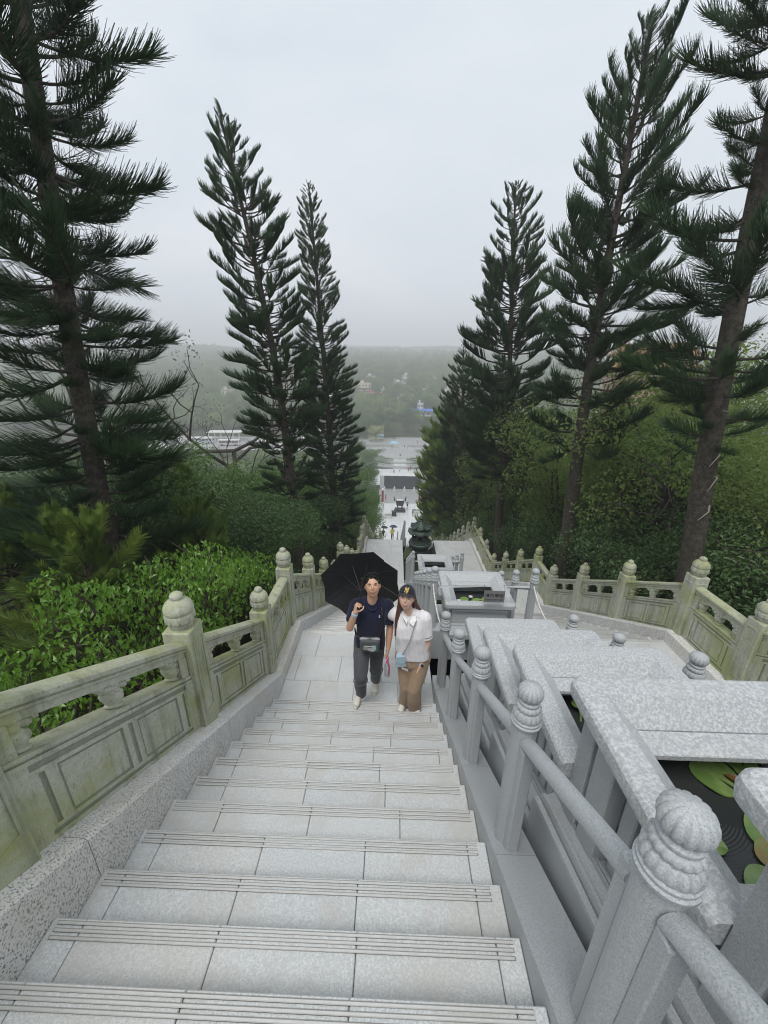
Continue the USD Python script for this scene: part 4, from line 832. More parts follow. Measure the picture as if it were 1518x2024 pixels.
def broad_tree(name, label, cat_, h, spread, seed, mat, per=300, size=0.13, clump=(0.55, 0.95), loc=(0, 0, 0), rotz=0, scale=None, group=None, nl=8, dens=1.0, low=0.0, r0=0.14):
    root = thing(name, label, cat_, group=group); place(root, loc, rotz, scale)
    lm, tips = limb_tree(h, spread, seed, nl, r0); obj("trunk", lm, M["bark"], root, smooth=True)
    r = np.random.default_rng(seed + 1); cl = []
    for (x, y, z) in tips: cl.append((x + r.normal(0, 0.15), y + r.normal(0, 0.15), z + 0.1, r.uniform(*clump) * spread / 2.2))
    for k in range(int(16 * dens)):
        a = r.uniform(0, 2 * PI); q = math.sqrt(r.uniform(0, 1)) * spread * 0.85; zz = h * (r.uniform(0.35 - low, 0.98) - 0.25 * (q / spread) ** 2)
        cl.append((q * math.cos(a), q * math.sin(a), zz, r.uniform(*clump) * spread / 2.4))
    obj("crown", leaf_cloud(cl, per, size, seed), M[mat], root, kind="stuff")
    return root
# the bright shrub behind the left balustrade, in three bushes
def shrub(label, clumps, seed, base, per=1500, size=0.074, mat="leaf_shrub"):
    base = np.array(base, float); root = thing("leafy_shrub", label, "shrub", tuple(base)); r = np.random.default_rng(seed)
    cl = [(x - base[0], y - base[1], z - base[2], q) for x, y, z, q in clumps]
    st = [tube([(r.normal(0, .15), r.normal(0, .15), -0.3), (x * 0.4, y * 0.4, z * 0.45), (x, y, z), (x + r.normal(0, .1), y + r.normal(0, .1), z + q * 0.7)], [0.03, 0.022, 0.012, 0.004], 5) for x, y, z, q in cl]
    obj("stem", cat(*st), M["bark"], root, smooth=True)
    obj("foliage", leaf_cloud(cl, per, size, seed, flat=0.85, shell=0.7, aspect=0.5, droop=1.3, fold=0.3), M[mat], root, kind="stuff")
def clump_fill(x0, x1, y0, y1, zt, n, seed, rr=(0.22, 0.38), depth=0.9):
    r = np.random.default_rng(seed); out = []
    for k in range(n):
        x, y = r.uniform(x0, x1), r.uniform(y0, y1); out.append((x, y, zt(x, y) - r.uniform(0, 1) ** 1.4 * depth, r.uniform(*rr)))
    return out
zt1 = lambda x, y: -0.02 - 0.33 * (y - 1.0) + 0.22 * math.sin(1.9 * x + 0.7) + 0.16 * math.sin(2.7 * y)
shrub("bright green glossy shrub at the left edge, nearest the camera behind the balustrade", clump_fill(-3.6, -1.62, 0.5, 2.3, lambda x, y: min(zt1(x, y), 0.62 - 0.35 * y - 0.10), 62, 3, rr=(0.14, 0.30)), 61, (-2.5, 1.6, -2.4))
shrub("bright green glossy shrub rising highest behind the first balustrade posts", clump_fill(-3.1, -1.62, 2.3, 4.1, lambda x, y: 0.22 - 0.30 * (y - 2.4) - 0.25 * (x + 2.45) ** 2 + 0.16 * math.sin(3 * x + 2 * y), 62, 4, rr=(0.13, 0.28)), 62, (-2.4, 3.3, -3.2))
shrub("bright green shrub further down, left of the round finial at the landing", clump_fill(-3.0, -1.65, 4.3, 6.0, lambda x, y: -0.58 - 0.36 * (y - 4.6) + 0.14 * math.sin(4 * x), 46, 5, rr=(0.14, 0.28)), 63, (-2.3, 5.1, -3.9))
# dark thicket and woods
dark = broad_tree("dark_tree", "dark dense tree in the wood left of the stair, right behind the shrubs", "tree", 6.0, 2.6, 101, "leaf_dark", per=520, size=0.12, loc=(-4.6, 10.0, -6.6), dens=1.4, low=0.3)
mid = broad_tree("green_tree", "mid green tree on the left slope", "tree", 7.2, 3.0, 102, "leaf_mid", per=460, size=0.14, loc=(-7.5, 13.5, -8.3), dens=1.3, low=0.25)
olive = broad_tree("olive_tree", "airy olive-green tree on the right slope with dark forked limbs, left of the thick trunk", "tree", 8.4, 3.4, 103, "leaf_olive", per=300, size=0.13, loc=(8.6, 11.0, -5.4), dens=1.2, nl=10, r0=0.16)
under_ = broad_tree("undergrowth_bush", "dark bush right behind the right balustrade", "bush", 2.4, 1.5, 104, "leaf_dark", per=700, size=0.09, loc=(7.2, 5.2, -2.9), dens=1.4, low=0.35)
def spread_copies(root, spots, labf):
    for k, s in enumerate(spots): dup(root, (s[0], s[1], s[2] if len(s) > 4 else float(ground(s[0], s[1])) - 0.1), s[-2], s[-1], labf(k, s))
spread_copies(dark, [(-3.6, 8.2, 0.3, 0.72), (-6.2, 7.0, 1.5, 0.95), (-6.9, 10.4, 2.1, 1.0), (-3.9, 16.0, 4.0, 0.8), (-5.2, 22.0, 0.9, 1.05), (-9.6, 9.5, 2.6, 1.1), (-4.4, 26.5, 3.3, 1.1)],
              lambda k, s: ["small dark tree right behind the bright shrubs, lowest of the left wood", "dark tree behind the huge left pine", "dark tree in the left wood, left of the thin leaning pine", "low dark tree below the dense narrow pine", "dark tree behind the dense narrow pine, by the stair", "dark tree at the far left behind the young pines", "dark round tree on the left of the stair beyond the dense narrow pine"][k])
spread_copies(mid, [(-9.6, 17.5, 1.0, 1.0), (-6.6, 18.5, 2.4, 1.0), (-12.5, 14.5, 0.3, 1.05), (-8.6, 24.0, 3.0, 1.1), (-13.0, 22.0, 4.2, 1.15), (-6.0, 31.0, 1.4, 1.3), (-15.0, 32.0, 5.0, 1.3), (-10.5, 34.0, 0.6, 1.3), (-4.9, 38.0, 2.2, 1.3), (-5.2, 52.0, 3.7, 1.4), (-5.6, 66.0, 4.9, 1.4)],
              lambda k, s: ["green tree low on the left slope, left of the thin leaning pine", "yellowish green tree seen under the thin leaning pine", "green tree on the left slope beside the huge pine's low branches", "green tree between the thin pine and the valley", "green tree on the left slope farther down", "green tree left of the stair behind the dense narrow pine", "far green tree at the left slope's foot", "far green tree below the bare tree", "round tree left of the valley gap, lower stair", "round tree left of the stair above the plaza", "round tree at the plaza's left corner"][k])
spread_copies(olive, [(8.2, 16.5, -7.0, 2.0, 0.95), (11.2, 9.0, -4.6, 4.2, 0.85), (12.6, 14.5, -6.8, 1.2, 1.05), (9.6, 20.0, -8.6, 5.1, 1.05), (15.5, 20.0, -9.0, 0.4, 1.15), (8.0, 27.0, -11.5, 3.3, 1.0), (8.9, 6.6, -3.6, 2.9, 0.62)],
              lambda k, s: ["olive-green tree between the second and third right-hand pines", "olive tree right of the thick leaning trunk at the right edge", "tall olive tree behind the forked one, below the temple roof", "olive tree behind the broad second pine", "large olive tree at the back of the right wood", "olive tree behind the slender third pine", "small olive tree behind the thick leaning trunk"][k])
spread_copies(mid, [(10.4, 13.0, 0.7, 1.05), (13.5, 18.5, 2.9, 1.25), (8.6, 22.5, 1.6, 1.1), (11.5, 26.5, 4.4, 1.3), (14.5, 10.5, 5.2, 0.95)], lambda k, s: ["fresh green tree in the right wood, right of the forked tree", "tall fresh green tree deep in the right wood", "green tree right behind the slender third pine", "green tree deep behind the slender third pine", "green tree at the right edge behind the thick trunk"][k])
spread_copies(under_, [(6.6, 7.4, 1.0, 1.0), (8.6, 7.8, 2.0, 1.3), (7.2, 10.0, 3.0, 1.2), (9.4, 11.8, 0.5, 1.5), (7.0, 12.8, 4.1, 1.2), (8.2, 15.5, 5.0, 1.5), (6.9, 16.4, 2.7, 1.1), (7.4, 20.5, 1.9, 1.4), (10.2, 6.4, 3.6, 1.4), (11.8, 10.5, 0.1, 1.7), (7.6, 25.0, 3.9, 1.6), (7.4, 31.0, 5.3, 1.7)],
              lambda k, s: ["dark bush behind the second right-hand balustrade post", "dark bush beside the thick leaning trunk", "dark bush between the balustrade and the broad second pine", "large dark bush in the middle of the right wood", "dark bush at the foot of the broad second pine", "dark bush behind the broad pine's trunk", "low dark bush by the balustrade below the second landing", "dark bush at the foot of the slender third pine", "dark bush at the far right edge of the wood", "large dark bush deep in the right wood", "dark bush behind the slender pine, by the lantern landing", "dark bush right of the lower stair"][k])
# light airy bush tops by the right balustrade
light = broad_tree("light_bush", "yellow-green bush beside the balustrade right of the lantern", "bush", 2.0, 1.1, 106, "leaf_mid", per=600, size=0.08, loc=(5.95, 17.3, -9.0), low=0.3)
spread_copies(light, [(6.3, 13.9, 1.0, 0.9), (6.1, 22.5, 2.2, 1.3), (-2.3, 21.5, 3.0, 1.3), (-2.6, 30.0, 4.0, 1.6)], lambda k, s: ["light green bush by the balustrade at the foot of the second right pine", "light green bush right of the lantern's roof", "light bush left of the stair by the dense narrow pine", "light bush left of the lower stair"][k])
def bare_tree(name, label, loc, h, seed, mat="leaf_brown", nleaf=700, scale=None, rotz=0):
    r = np.random.default_rng(seed); root = thing(name, label, "tree"); place(root, loc, rotz, scale); out, tips = [], []
    def grow(p, d, L, rad, lev):
        q = p + d * L * 0.5 + r.normal(0, 0.06 * L, 3); e = q + (d + r.normal(0, 0.25, 3)) * L * 0.5
        out.append(tube([p, q, e], [rad, rad * 0.85, rad * 0.62], 5 if lev < 3 else 3))
        if lev >= 5: tips.append(e); return
        for k in range(2 if lev else 3):
            n = d + r.normal(0, 0.55, 3) + [0, 0, 0.12]; n /= np.linalg.norm(n); grow(e, n, L * r.uniform(0.62, 0.85), rad * 0.6, lev + 1)
    grow(np.array([0, 0, -0.6]), np.array([0.08, 0, 1.0]), h * 0.36, 0.022 * h, 0)
    obj("trunk", cat(*out), M["bark"], root, smooth=True)
    tp = np.array(tips)[r.integers(0, len(tips), nleaf)] + r.normal(0, 0.25, (nleaf, 3)); nn = r.normal(size=(nleaf, 3)); nn /= np.linalg.norm(nn, axis=1, keepdims=True)
    obj("crown", leaves(tp, nn, 0.09 * r.uniform(0.7, 1.3, nleaf), r), M[mat], root, kind="stuff")
    return root
bt = bare_tree("bare_tree", "nearly bare tree with crooked twigs, left of the thin leaning pine", (-8.7, 18.0, -9.4), 9.6, 201, nleaf=900)
dup(bt, (-13.6, 21.5, -10.8), 2.2, 1.7, "nearly bare brownish tree beside the huge left pine's outer branches"); dup(bt, (-11.0, 24.5, -11.5), 4.4, 1.6, "small bare tree between the two other bare trees, before the car park")
bare_tree("forked_tree", "dark forked tree with few leaves in the right wood, left of the thick trunk", (7.6, 8.6, -4.2), 6.6, 209, "leaf_olive", 900)

# ------------------------------------------------------------------ people
def sph(p, r, n=20):
    if np.ndim(r) == 0: return m3.Manifold.sphere(r, n).translate([float(q) for q in p])
    return m3.Manifold.sphere(1.0, n).scale([float(q) for q in r]).translate([float(q) for q in p])
def bone(*pr, n=20):
    """hulls between successive (point, radius) pairs."""
    out = []
    for (a, ra), (b, rb) in zip(pr[:-1], pr[1:]): out.append(m3.Manifold.batch_hull([sph(a, ra, n), sph(b, rb, n)]))
    return out
def sect(c, hx, hy, r, rz=0.0):
    """four spheres at the corners of a body section."""
    co, s = math.cos(rz), math.sin(rz)
    return [sph((c[0] + (sx * (hx - r)) * co - sy * (hy - r) * s, c[1] + (sx * (hx - r)) * s + sy * (hy - r) * co, c[2]), r, 16) for sx in (-1, 1) for sy in (-1, 1)]
def lofted(sections): return [m3.Manifold.batch_hull(a + b) for a, b in zip(sections[:-1], sections[1:])]
def union(ms): return m3.Manifold.batch_boolean(ms, m3.OpType.Add)
def finish_body(m, edge, it=8, noise_amp=0.0, noise_scale=9.0, stretch=(1, 1, 1), seed=0):
    m = m.refine_to_length(edge).to_mesh(); t = trimesh.Trimesh(np.array(m.vert_properties[:, :3]), np.array(m.tri_verts), process=True)
    if it: trimesh.smoothing.filter_taubin(t, iterations=it)
    v = np.array(t.vertices)
    if noise_amp:
        nn = np.array(t.vertex_normals); k = meshkit.fbm(v * noise_scale * np.array(stretch), 3, seed) - 0.5; v = v + nn * (noise_amp * 2 * k)[:, None]
    return v, np.array(t.faces)
def head_mesh(c, s, yaw, pitch, female=False):
    """a head of height ~0.27 s; face towards -y before the turn."""
    t = trimesh.creation.icosphere(4, 1.0); u = np.array(t.vertices); x, y, z = u.T
    hx, hy, hz = (0.076, 0.094, 0.124) if not female else (0.073, 0.090, 0.120)
    X, Y, Z = x * hx, y * hy, z * hz
    lo = np.clip(-z, 0, 1); X *= 1 - (0.30 if not female else 0.30) * lo ** 1.6; Y = np.where(y < 0, Y * (1 - 0.06 * lo), Y * (1 - 0.32 * lo ** 1.3))
    front = np.clip(-y, 0, 1) ** 2
    g = lambda cx, cz, sx, sz: np.exp(-((X - cx) / sx) ** 2 - ((Z - cz) / sz) ** 2) * front
    Y -= 0.024 * g(0, -0.022, 0.011, 0.016) + 0.013 * g(0, -0.002, 0.009, 0.022)      # nose
    Y -= 0.008 * g(0, -0.060, 0.024, 0.010) + 0.009 * g(0, -0.098, 0.026, 0.018)       # lips, chin
    Y -= 0.007 * g(0.042, -0.030, 0.020, 0.020) + 0.007 * g(-0.042, -0.030, 0.020, 0.020)
    Y += 0.010 * g(0.031, 0.008, 0.016, 0.011) + 0.010 * g(-0.031, 0.008, 0.016, 0.011)
    Y -= 0.005 * g(0, 0.030, 0.05, 0.012)
    v = np.stack([X, Y, Z], -1) * s
    ears = []
    for sx in (-1, 1):
        e = trimesh.creation.icosphere(2, 1.0); w = np.array(e.vertices) * np.array([0.010, 0.018, 0.030]) * s + np.array([sx * (hx - 0.001), 0.012, -0.004]) * s; ears.append((w, np.array(e.faces)))
    return v, np.array(t.faces), ears, (hx * s, hy * s, hz * s)
def turn(v, c, yaw, pitch, roll=0.0):
    v = np.array(v, float)
    for ang, (a, b) in ((roll, (2, 0)), (pitch, (1, 2)), (yaw, (0, 1))):
        co, si = math.cos(ang), math.sin(ang); p, q = v[:, a].copy(), v[:, b].copy(); v[:, a], v[:, b] = co * p - si * q, si * p + co * q
    return v + np.asarray(c, float)
def to_manifold(v, f): return m3.Manifold(m3.Mesh(vert_properties=np.asarray(v, np.float32), tri_verts=np.asarray(f, np.uint32)))
def hand(wrist, d, palm_n, s=1.0, curl=0.35, thumb=1, grip=False):
    """palm and five fingers from the wrist along d; palm_n: the way the palm faces; thumb: side."""
    d = np.array(d, float); d /= np.linalg.norm(d); n = np.array(palm_n, float); n -= d * (n @ d); n /= np.linalg.norm(n); b = np.cross(d, n) * thumb; w = np.array(wrist, float); out = []
    P = lambda a, c, e=0.0: w + (d * a + b * c + n * e) * s
    out.append(m3.Manifold.batch_hull([sph(P(0.0, -0.016), 0.016 * s, 10), sph(P(0.0, 0.016), 0.016 * s, 10), sph(P(0.078, -0.030), 0.012 * s, 10), sph(P(0.082, 0.028), 0.012 * s, 10)]))
    for c, L in ((0.030, 0.062), (0.011, 0.070), (-0.010, 0.066), (-0.030, 0.052)):
        a0 = 0.080; pts = [(a0 - 0.012, 0.0)]; ang = 0.15 + curl * 0.4; a, e = a0, 0.0
        for q in (0.42, 0.33, 0.25):
            a += L * q * math.cos(ang); e += L * q * math.sin(ang); pts.append((a, e)); ang += curl
        out += bone(*[(P(a_, c, e_), r * s) for (a_, e_), r in zip(pts, (0.0095, 0.009, 0.0083, 0.0072))], n=8)
    tp = [(0.022, 0.024, 0.004), (0.048, 0.050, 0.012), (0.072, 0.056, 0.024 + 0.02 * grip), (0.088, 0.052 - 0.02 * grip, 0.034 + 0.03 * grip)]
    out += bone(*[(P(*q), r * s) for q, r in zip(tp, (0.013, 0.0105, 0.0095, 0.008))], n=8)
    return out
def skin(name, col):
    return usdkit.material(stage, LK + name, {"g": ("texture_coordinate", {}), "n": ("noise_texture", {"scale": 25.0, "detail": 3.0}), "m": ("mix_color", {"a": tuple(c * 0.93 for c in col), "b": tuple(min(1, c * 1.07) for c in col)}), "p": ("principled_bsdf", {"roughness": 0.5, "subsurface_weight": 0.12, "subsurface_scale": 0.01, "specular_ior_level": 0.4})},
        [("g.object", "n.vector"), ("n.fac", "m.fac"), ("m.result", "p.base_color")], surface="p.BSDF")
def cloth(name, col, bump=0.25, stripes=None):
    n = {"g": ("texture_coordinate", {}), "n": ("noise_texture", {"scale": 9.0, "detail": 4.0, "distortion": 0.6}), "m": ("mix_color", {"a": tuple(c * 0.88 for c in col), "b": tuple(min(1, c * 1.1) for c in col)}), "b": ("bump", {"strength": bump, "distance": 0.03}), "p": ("principled_bsdf", {"roughness": 0.85, "sheen_weight": 0.15, "specular_ior_level": 0.25})}
    l = [("g.object", "n.vector"), ("n.fac", "m.fac"), ("n.fac", "b.height"), ("b.normal", "p.normal")]
    if stripes:
        n |= {"w": ("wave_texture", {"wave_type": "bands", "bands_direction": "x", "scale": stripes[0]}), "r": ("rgb_ramp", {"ramp": [(0.80, (0, 0, 0)), (0.93, (1, 1, 1))]}), "m2": ("mix_color", {"b": stripes[1]})}
        l += [("g.object", "w.vector"), ("w.fac", "r.fac"), ("r.color", "m2.fac"), ("m.result", "m2.a"), ("m2.result", "p.base_color")]
    else: l += [("m.result", "p.base_color")]
    return usdkit.material(stage, LK + name, n, l, surface="p.BSDF")
M["skin_m"] = skin("skin_tan", (0.56, 0.33, 0.22)); M["skin_f"] = skin("skin_light", (0.68, 0.43, 0.32))
M["hair_b"] = plain("black_hair", (0.008, 0.007, 0.007), 0.55, var=0.4, vscale=60, spec=0.25); M["hair_r"] = plain("brown_hair", (0.085, 0.030, 0.018), 0.4, var=0.4, vscale=60, bump=0.5, bscale=140)
M["navy"] = cloth("navy_cotton", (0.010, 0.012, 0.035)); M["grey_trouser"] = cloth("grey_trousers", (0.085, 0.088, 0.098)); M["white_knit"] = cloth("white_ribbed_knit", (0.74, 0.71, 0.72), stripes=(22.0, (0.58, 0.555, 0.575))); M["khaki"] = cloth("tan_trousers", (0.35, 0.25, 0.165))
M["shoe"] = plain("cream_shoe", (0.62, 0.60, 0.53), 0.6); M["sole"] = plain("pale_sole", (0.70, 0.69, 0.65), 0.6); M["dark"] = plain("dark_brown", (0.02, 0.013, 0.011), 0.35); M["teeth"] = plain("teeth", (0.56, 0.50, 0.45), 0.4); M["lip_m"] = plain("lips_dark", (0.27, 0.11, 0.085), 0.5); M["lip_f"] = plain("lips_pink", (0.44, 0.21, 0.18), 0.4)
M["cap"] = cloth("navy_cap", (0.014, 0.015, 0.026)); M["gold"] = plain("gold_thread", (0.70, 0.48, 0.12), 0.6); M["white"] = plain("white_trim", (0.74, 0.73, 0.72), 0.7); M["trimgrey"] = plain("grey_trim", (0.20, 0.20, 0.23), 0.7)
M["umb"] = plain("black_umbrella_cloth", (0.012, 0.012, 0.013), 0.6, var=0.2, vscale=6); M["metal"] = plain("umbrella_metal", (0.035, 0.035, 0.037), 0.5, 0.2)
M["blue"] = plain("pale_blue_leather", (0.36, 0.47, 0.55), 0.5, var=0.08); M["cord_grey"] = plain("grey_strap", (0.30, 0.31, 0.33), 0.6); M["pouch"] = plain("grey_pouch", (0.075, 0.08, 0.085), 0.7, var=0.2); M["wrist"] = plain("pale_blue_band", (0.42, 0.52, 0.62), 0.5); M["watch"] = plain("watch_face", (0.02, 0.02, 0.025), 0.2)
def shoe(name, root, heel, toe, up=0.0, w=0.045, mat="shoe"):
    h, t = np.array(heel, float), np.array(toe, float); d = t - h; d /= np.linalg.norm(d); s = np.cross(d, [0, 0, 1.0]); s /= np.linalg.norm(s)
    upper = union([m3.Manifold.batch_hull([sph(h + [0, 0, 0.045] + d * 0.02, 0.038, 12), sph(h + [0, 0, 0.085] + d * 0.03, 0.034, 12), sph(h + d * 0.13 + [0, 0, 0.06], 0.036, 12)]), m3.Manifold.batch_hull([sph(h + [0, 0, 0.04] + d * 0.02, 0.038, 12), sph(h + d * 0.13 + [0, 0, 0.058] , 0.036, 12), sph(t - d * 0.05 + s * 0.012 + [0, 0, 0.035], 0.034, 12), sph(t - d * 0.045 - s * 0.010 + [0, 0, 0.035], 0.034, 12)])])
    u = finish_body(upper, 0.014, 6); o = obj(name, u, M[mat], root, smooth=True)
    L = np.linalg.norm(t - h); pts = []
    for k in range(16):
        a = k * 2 * PI / 16; q = h + d * (L * 0.5 + 0.5 * L * math.cos(a)) + s * (w * 0.95 * math.sin(a) * (0.85 + 0.15 * math.cos(a))); pts += [q + [0, 0, 0.0], q + [0, 0, 0.026]]
    obj("sole", hull(pts), M["sole"], o)
    obj("laces", cat(*[tube([h + d * q + s * 0.02 + [0, 0, 0.100 - (q - 0.1) * 0.55], h + d * (q + 0.01) - s * 0.02 + [0, 0, 0.100 - (q - 0.1) * 0.55]], 0.004, 5) for q in (0.10, 0.125, 0.15)]), M["white"], o)
def face_parts(root, hc, s, yaw, pitch, roll, lips, female=False):
    T_ = lambda m: (turn(np.array(m[0]) * s, hc, yaw, pitch, roll), m[1])
    ell = lambda c, r, sub=2: (np.array(trimesh.creation.icosphere(sub, 1.0).vertices) * r + c, np.array(trimesh.creation.icosphere(sub, 1.0).faces))
    yE = -0.0795 if not female else -0.077
    for sx in (-1, 1):
        e = obj("eye", T_(ell((sx * 0.031, yE, 0.006), (0.0125, 0.006, 0.0038))), M["dark"], root, smooth=True)
        obj("eyebrow", T_(tube([(sx * 0.014, yE - 0.0125, 0.022), (sx * 0.032, yE - 0.0115, 0.0275), (sx * 0.048, yE + 0.004, 0.023)], [0.0028, 0.0042, 0.0018], 6)), M["dark"], root, smooth=True)
    yM = -0.0815 if not female else -0.079
    yM -= 0.0015
    mouth = [(-0.030, yM + 0.011, -0.052), (-0.016, yM - 0.003, -0.0605), (0, yM - 0.0075, -0.0635), (0.016, yM - 0.003, -0.0605), (0.030, yM + 0.011, -0.052)]
    obj("mouth", T_(tube([(x, y - 0.0005, z) for x, y, z in mouth], [0.003, 0.006, 0.0068, 0.006, 0.003], 8)), M[lips], root, smooth=True)
    obj("teeth", T_(tube([(x * 0.72, y - 0.0042, z + 0.001) for x, y, z in mouth], [0.001, 0.0022, 0.0026, 0.0022, 0.001], 8)), M["teeth"], root, smooth=True)
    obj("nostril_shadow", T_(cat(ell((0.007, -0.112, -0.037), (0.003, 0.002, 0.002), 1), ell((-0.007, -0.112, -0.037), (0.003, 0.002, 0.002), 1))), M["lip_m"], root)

def man():
    O = np.array([0.19, 3.22, -1.9]); root = thing("person", "man in navy T-shirt and grey trousers, smiling, stepping up with a black umbrella", "person", tuple(O))
    W = lambda m: (np.asarray(m[0]) - O, m[1])
    hc = np.array([0.232, 3.125, -0.095]); s = 1.08; yaw, pitch, roll = 0.06, -0.45, -0.05
    hv, hf, ears, dim = head_mesh(hc, s, yaw, pitch)
    nk = (0.225, 3.165, -0.31); shR, shL = (0.05, 3.185, -0.395), (0.405, 3.205, -0.40)
    elR, wrR = (-0.022, 3.05, -0.605), (0.052, 2.985, -0.345); elL, wrL = (0.445, 3.20, -0.68), (0.428, 3.13, -0.93)
    hipR, hipL, knR, knL, anR, anL = (0.105, 3.25, -0.92), (0.285, 3.27, -0.92), (0.092, 3.05, -1.28), (0.265, 3.37, -1.40), (0.07, 3.25, -1.70), (0.245, 3.63, -1.87)
    parts = [to_manifold(turn(hv, hc, yaw, pitch, roll), hf)] + [to_manifold(turn(e[0], hc, yaw, pitch, roll), e[1]) for e in ears]
    parts += bone((nk, 0.062), ((0.23, 3.15, -0.18), 0.054)) + lofted([sect((0.225, 3.18, -0.37), 0.16, 0.075, 0.05), sect((0.215, 3.2, -0.55), 0.15, 0.095, 0.06), sect((0.20, 3.24, -0.86), 0.15, 0.095, 0.06)])
    for sh, el, wr in ((shR, elR, wrR), (shL, elL, wrL)): parts += bone((sh, 0.055), (el, 0.042), (tuple(np.array(el) * 0.5 + np.array(wr) * 0.5), 0.039), (wr, 0.026))
    parts += bone((hipR, 0.08), (knR, 0.052), (anR, 0.035)) + bone((hipL, 0.08), (knL, 0.052), (anL, 0.035))
    parts += hand(wrR, (0.10, -0.02, 0.35), (0.5, 0.45, -0.1), 0.98, curl=1.15, thumb=-1, grip=True)
    parts += hand(wrL, (-0.05, -0.12, -1.0), (-1, 0.2, 0), 0.98, curl=0.5, thumb=1)
    b = finish_body(union(parts), 0.011, 3); obj("body", W(b), M["skin_m"], root, smooth=True)
    for m_ in stage.GetPrimAtPath(root.GetPath()).GetChildren(): pass
    sub = thing  # face pieces are parts of the person
    class _R: pass
    o2 = root
    def fp(): face_parts(o2, hc - O, s, yaw, pitch, roll, "lip_m")
    fp()
    # hair: a shell over the skull, trimmed at the hairline
    hr = sph((0, 0.014, 0.028), (0.081, 0.100, 0.112), 40).trim_by_plane([0.0, 0.62, 0.785], -0.034) - sph((0, -0.105, 0.005), (0.064, 0.075, 0.082), 32)
    v, f = finish_body(hr, 0.008, 3, 0.010, 40.0, seed=3); tufts = []; rh = np.random.default_rng(12)
    for k in range(70):
        a = rh.uniform(-1.3, 1.3); t = rh.uniform(0.15, 1.25); p = np.array([0.083 * math.sin(a) * math.cos(t), 0.014 - 0.102 * math.cos(a) * math.cos(t), 0.028 + 0.112 * math.sin(t)])
        if p[2] < 0.078: continue
        n = (p - [0, 0.014, 0.028]) / np.linalg.norm(p - [0, 0.014, 0.028]); tufts.append(tube([p - n * 0.004, p + n * 0.005 + [0.004, 0.004, 0.001], p + n * 0.008 + [0.012, 0.010, 0.002]], [0.010, 0.007, 0.001], 5))
    hm = cat((v, f), *tufts); obj("hair", (turn(hm[0] * s, hc - O, yaw, pitch, roll), hm[1]), M["hair_b"], root, smooth=True)
    # T-shirt
    sh = lofted([sect((0.226, 3.172, -0.315), 0.075, 0.062, 0.05), sect((0.225, 3.185, -0.375), 0.20, 0.085, 0.06), sect((0.222, 3.18, -0.50), 0.185, 0.118, 0.08), sect((0.213, 3.20, -0.68), 0.172, 0.118, 0.08), sect((0.205, 3.23, -0.83), 0.178, 0.122, 0.08), sect((0.20, 3.25, -0.985), 0.185, 0.128, 0.08)])
    sl = bone((shR, 0.082), (tuple(np.array(shR) * 0.38 + np.array(elR) * 0.62), 0.076)) ; sl2 = bone((shL, 0.082), (tuple(np.array(shL) * 0.32 + np.array(elL) * 0.68), 0.076))
    def cut(m, a, b_, q):
        a, b_ = np.array(a), np.array(b_); d = a - b_; d = d / np.linalg.norm(d); p = a * (1 - q) + b_ * q; return m.trim_by_plane([float(x) for x in d], float(d @ p))
    arm = [cut(union(sl), shR, elR, 0.78), cut(union(sl2), shL, elL, 0.80)]
    m = union(sh + arm).trim_by_plane([0, 0, 1.0], -0.975) - m3.Manifold.batch_hull([sph((0.230, 3.10, -0.275), 0.066), sph((0.228, 3.15, -0.245), 0.070), sph((0.228, 3.22, -0.22), 0.07)])
    v = finish_body(m, 0.018, 5, 0.010, 8.0, (1, 1, 0.55), 2); obj("shirt", W(v), M["navy"], root, smooth=True)
    ring = [(0.230 + 0.068 * math.cos(a), 3.165 + 0.080 * math.sin(a) - 0.012, -0.318 + 0.045 * math.sin(a) - 0.02 * (math.sin(a) < 0) * -math.sin(a)) for a in np.linspace(0, 2 * PI, 25)]
    obj("collar_band", W(tube(ring, 0.008, 6)), M["navy"], root, smooth=True)
    obj("chest_emblem", W(box(0.306, 0.320, 3.058, 3.066, -0.470, -0.438, 0.002)), M["wrist"], root)
    # trousers
    tr = lofted([sect((0.197, 3.25, -0.86), 0.165, 0.115, 0.08), sect((0.195, 3.26, -0.97), 0.175, 0.125, 0.08)])
    tr += bone((hipR, 0.112), ((0.10, 3.15, -1.08), 0.100), (knR, 0.080), ((0.082, 3.16, -1.50), 0.075), ((0.075, 3.24, -1.74), 0.070)) + bone((hipL, 0.112), ((0.278, 3.31, -1.12), 0.100), (knL, 0.080), ((0.252, 3.50, -1.62), 0.075), ((0.246, 3.62, -1.86), 0.070))
    m = union(tr); v = finish_body(m, 0.018, 5, 0.014, 9.0, (1, 1, 0.6), 7); obj("trousers", W(v), M["grey_trouser"], root, smooth=True)
    for kn, dn, nm in ((knR, (0.0, 0.0, -1), 0), (knL, (0, 0, -1), 1)):
        c = np.array(kn) + [0, 0.0, -0.07]; obj("knee_seam", W(tube([c + [0.083 * math.cos(a), 0.085 * math.sin(a), 0.012 * math.sin(a)] for a in np.linspace(0, 2 * PI, 17)], 0.006, 5)), M["grey_trouser"], root, smooth=True)
    for heel, toe in (((0.078, 3.325, -1.800), (0.018, 3.055, -1.818)), ((0.25, 3.715, -1.985), (0.232, 3.44, -1.985))): 
        hh, tt = np.array(heel) - O, np.array(toe) - O; shoe("shoe", root, hh, tt)
    wb = np.array(wrR) + (np.array(elR) - np.array(wrR)) * 0.14; dd = np.array(elR) - np.array(wrR); dd /= np.linalg.norm(dd)
    obj("wristband", W(tube([wb - dd * 0.018, wb + dd * 0.018], 0.036, 14)), M["wrist"], root, smooth=40)
    return hc, wrR
man()
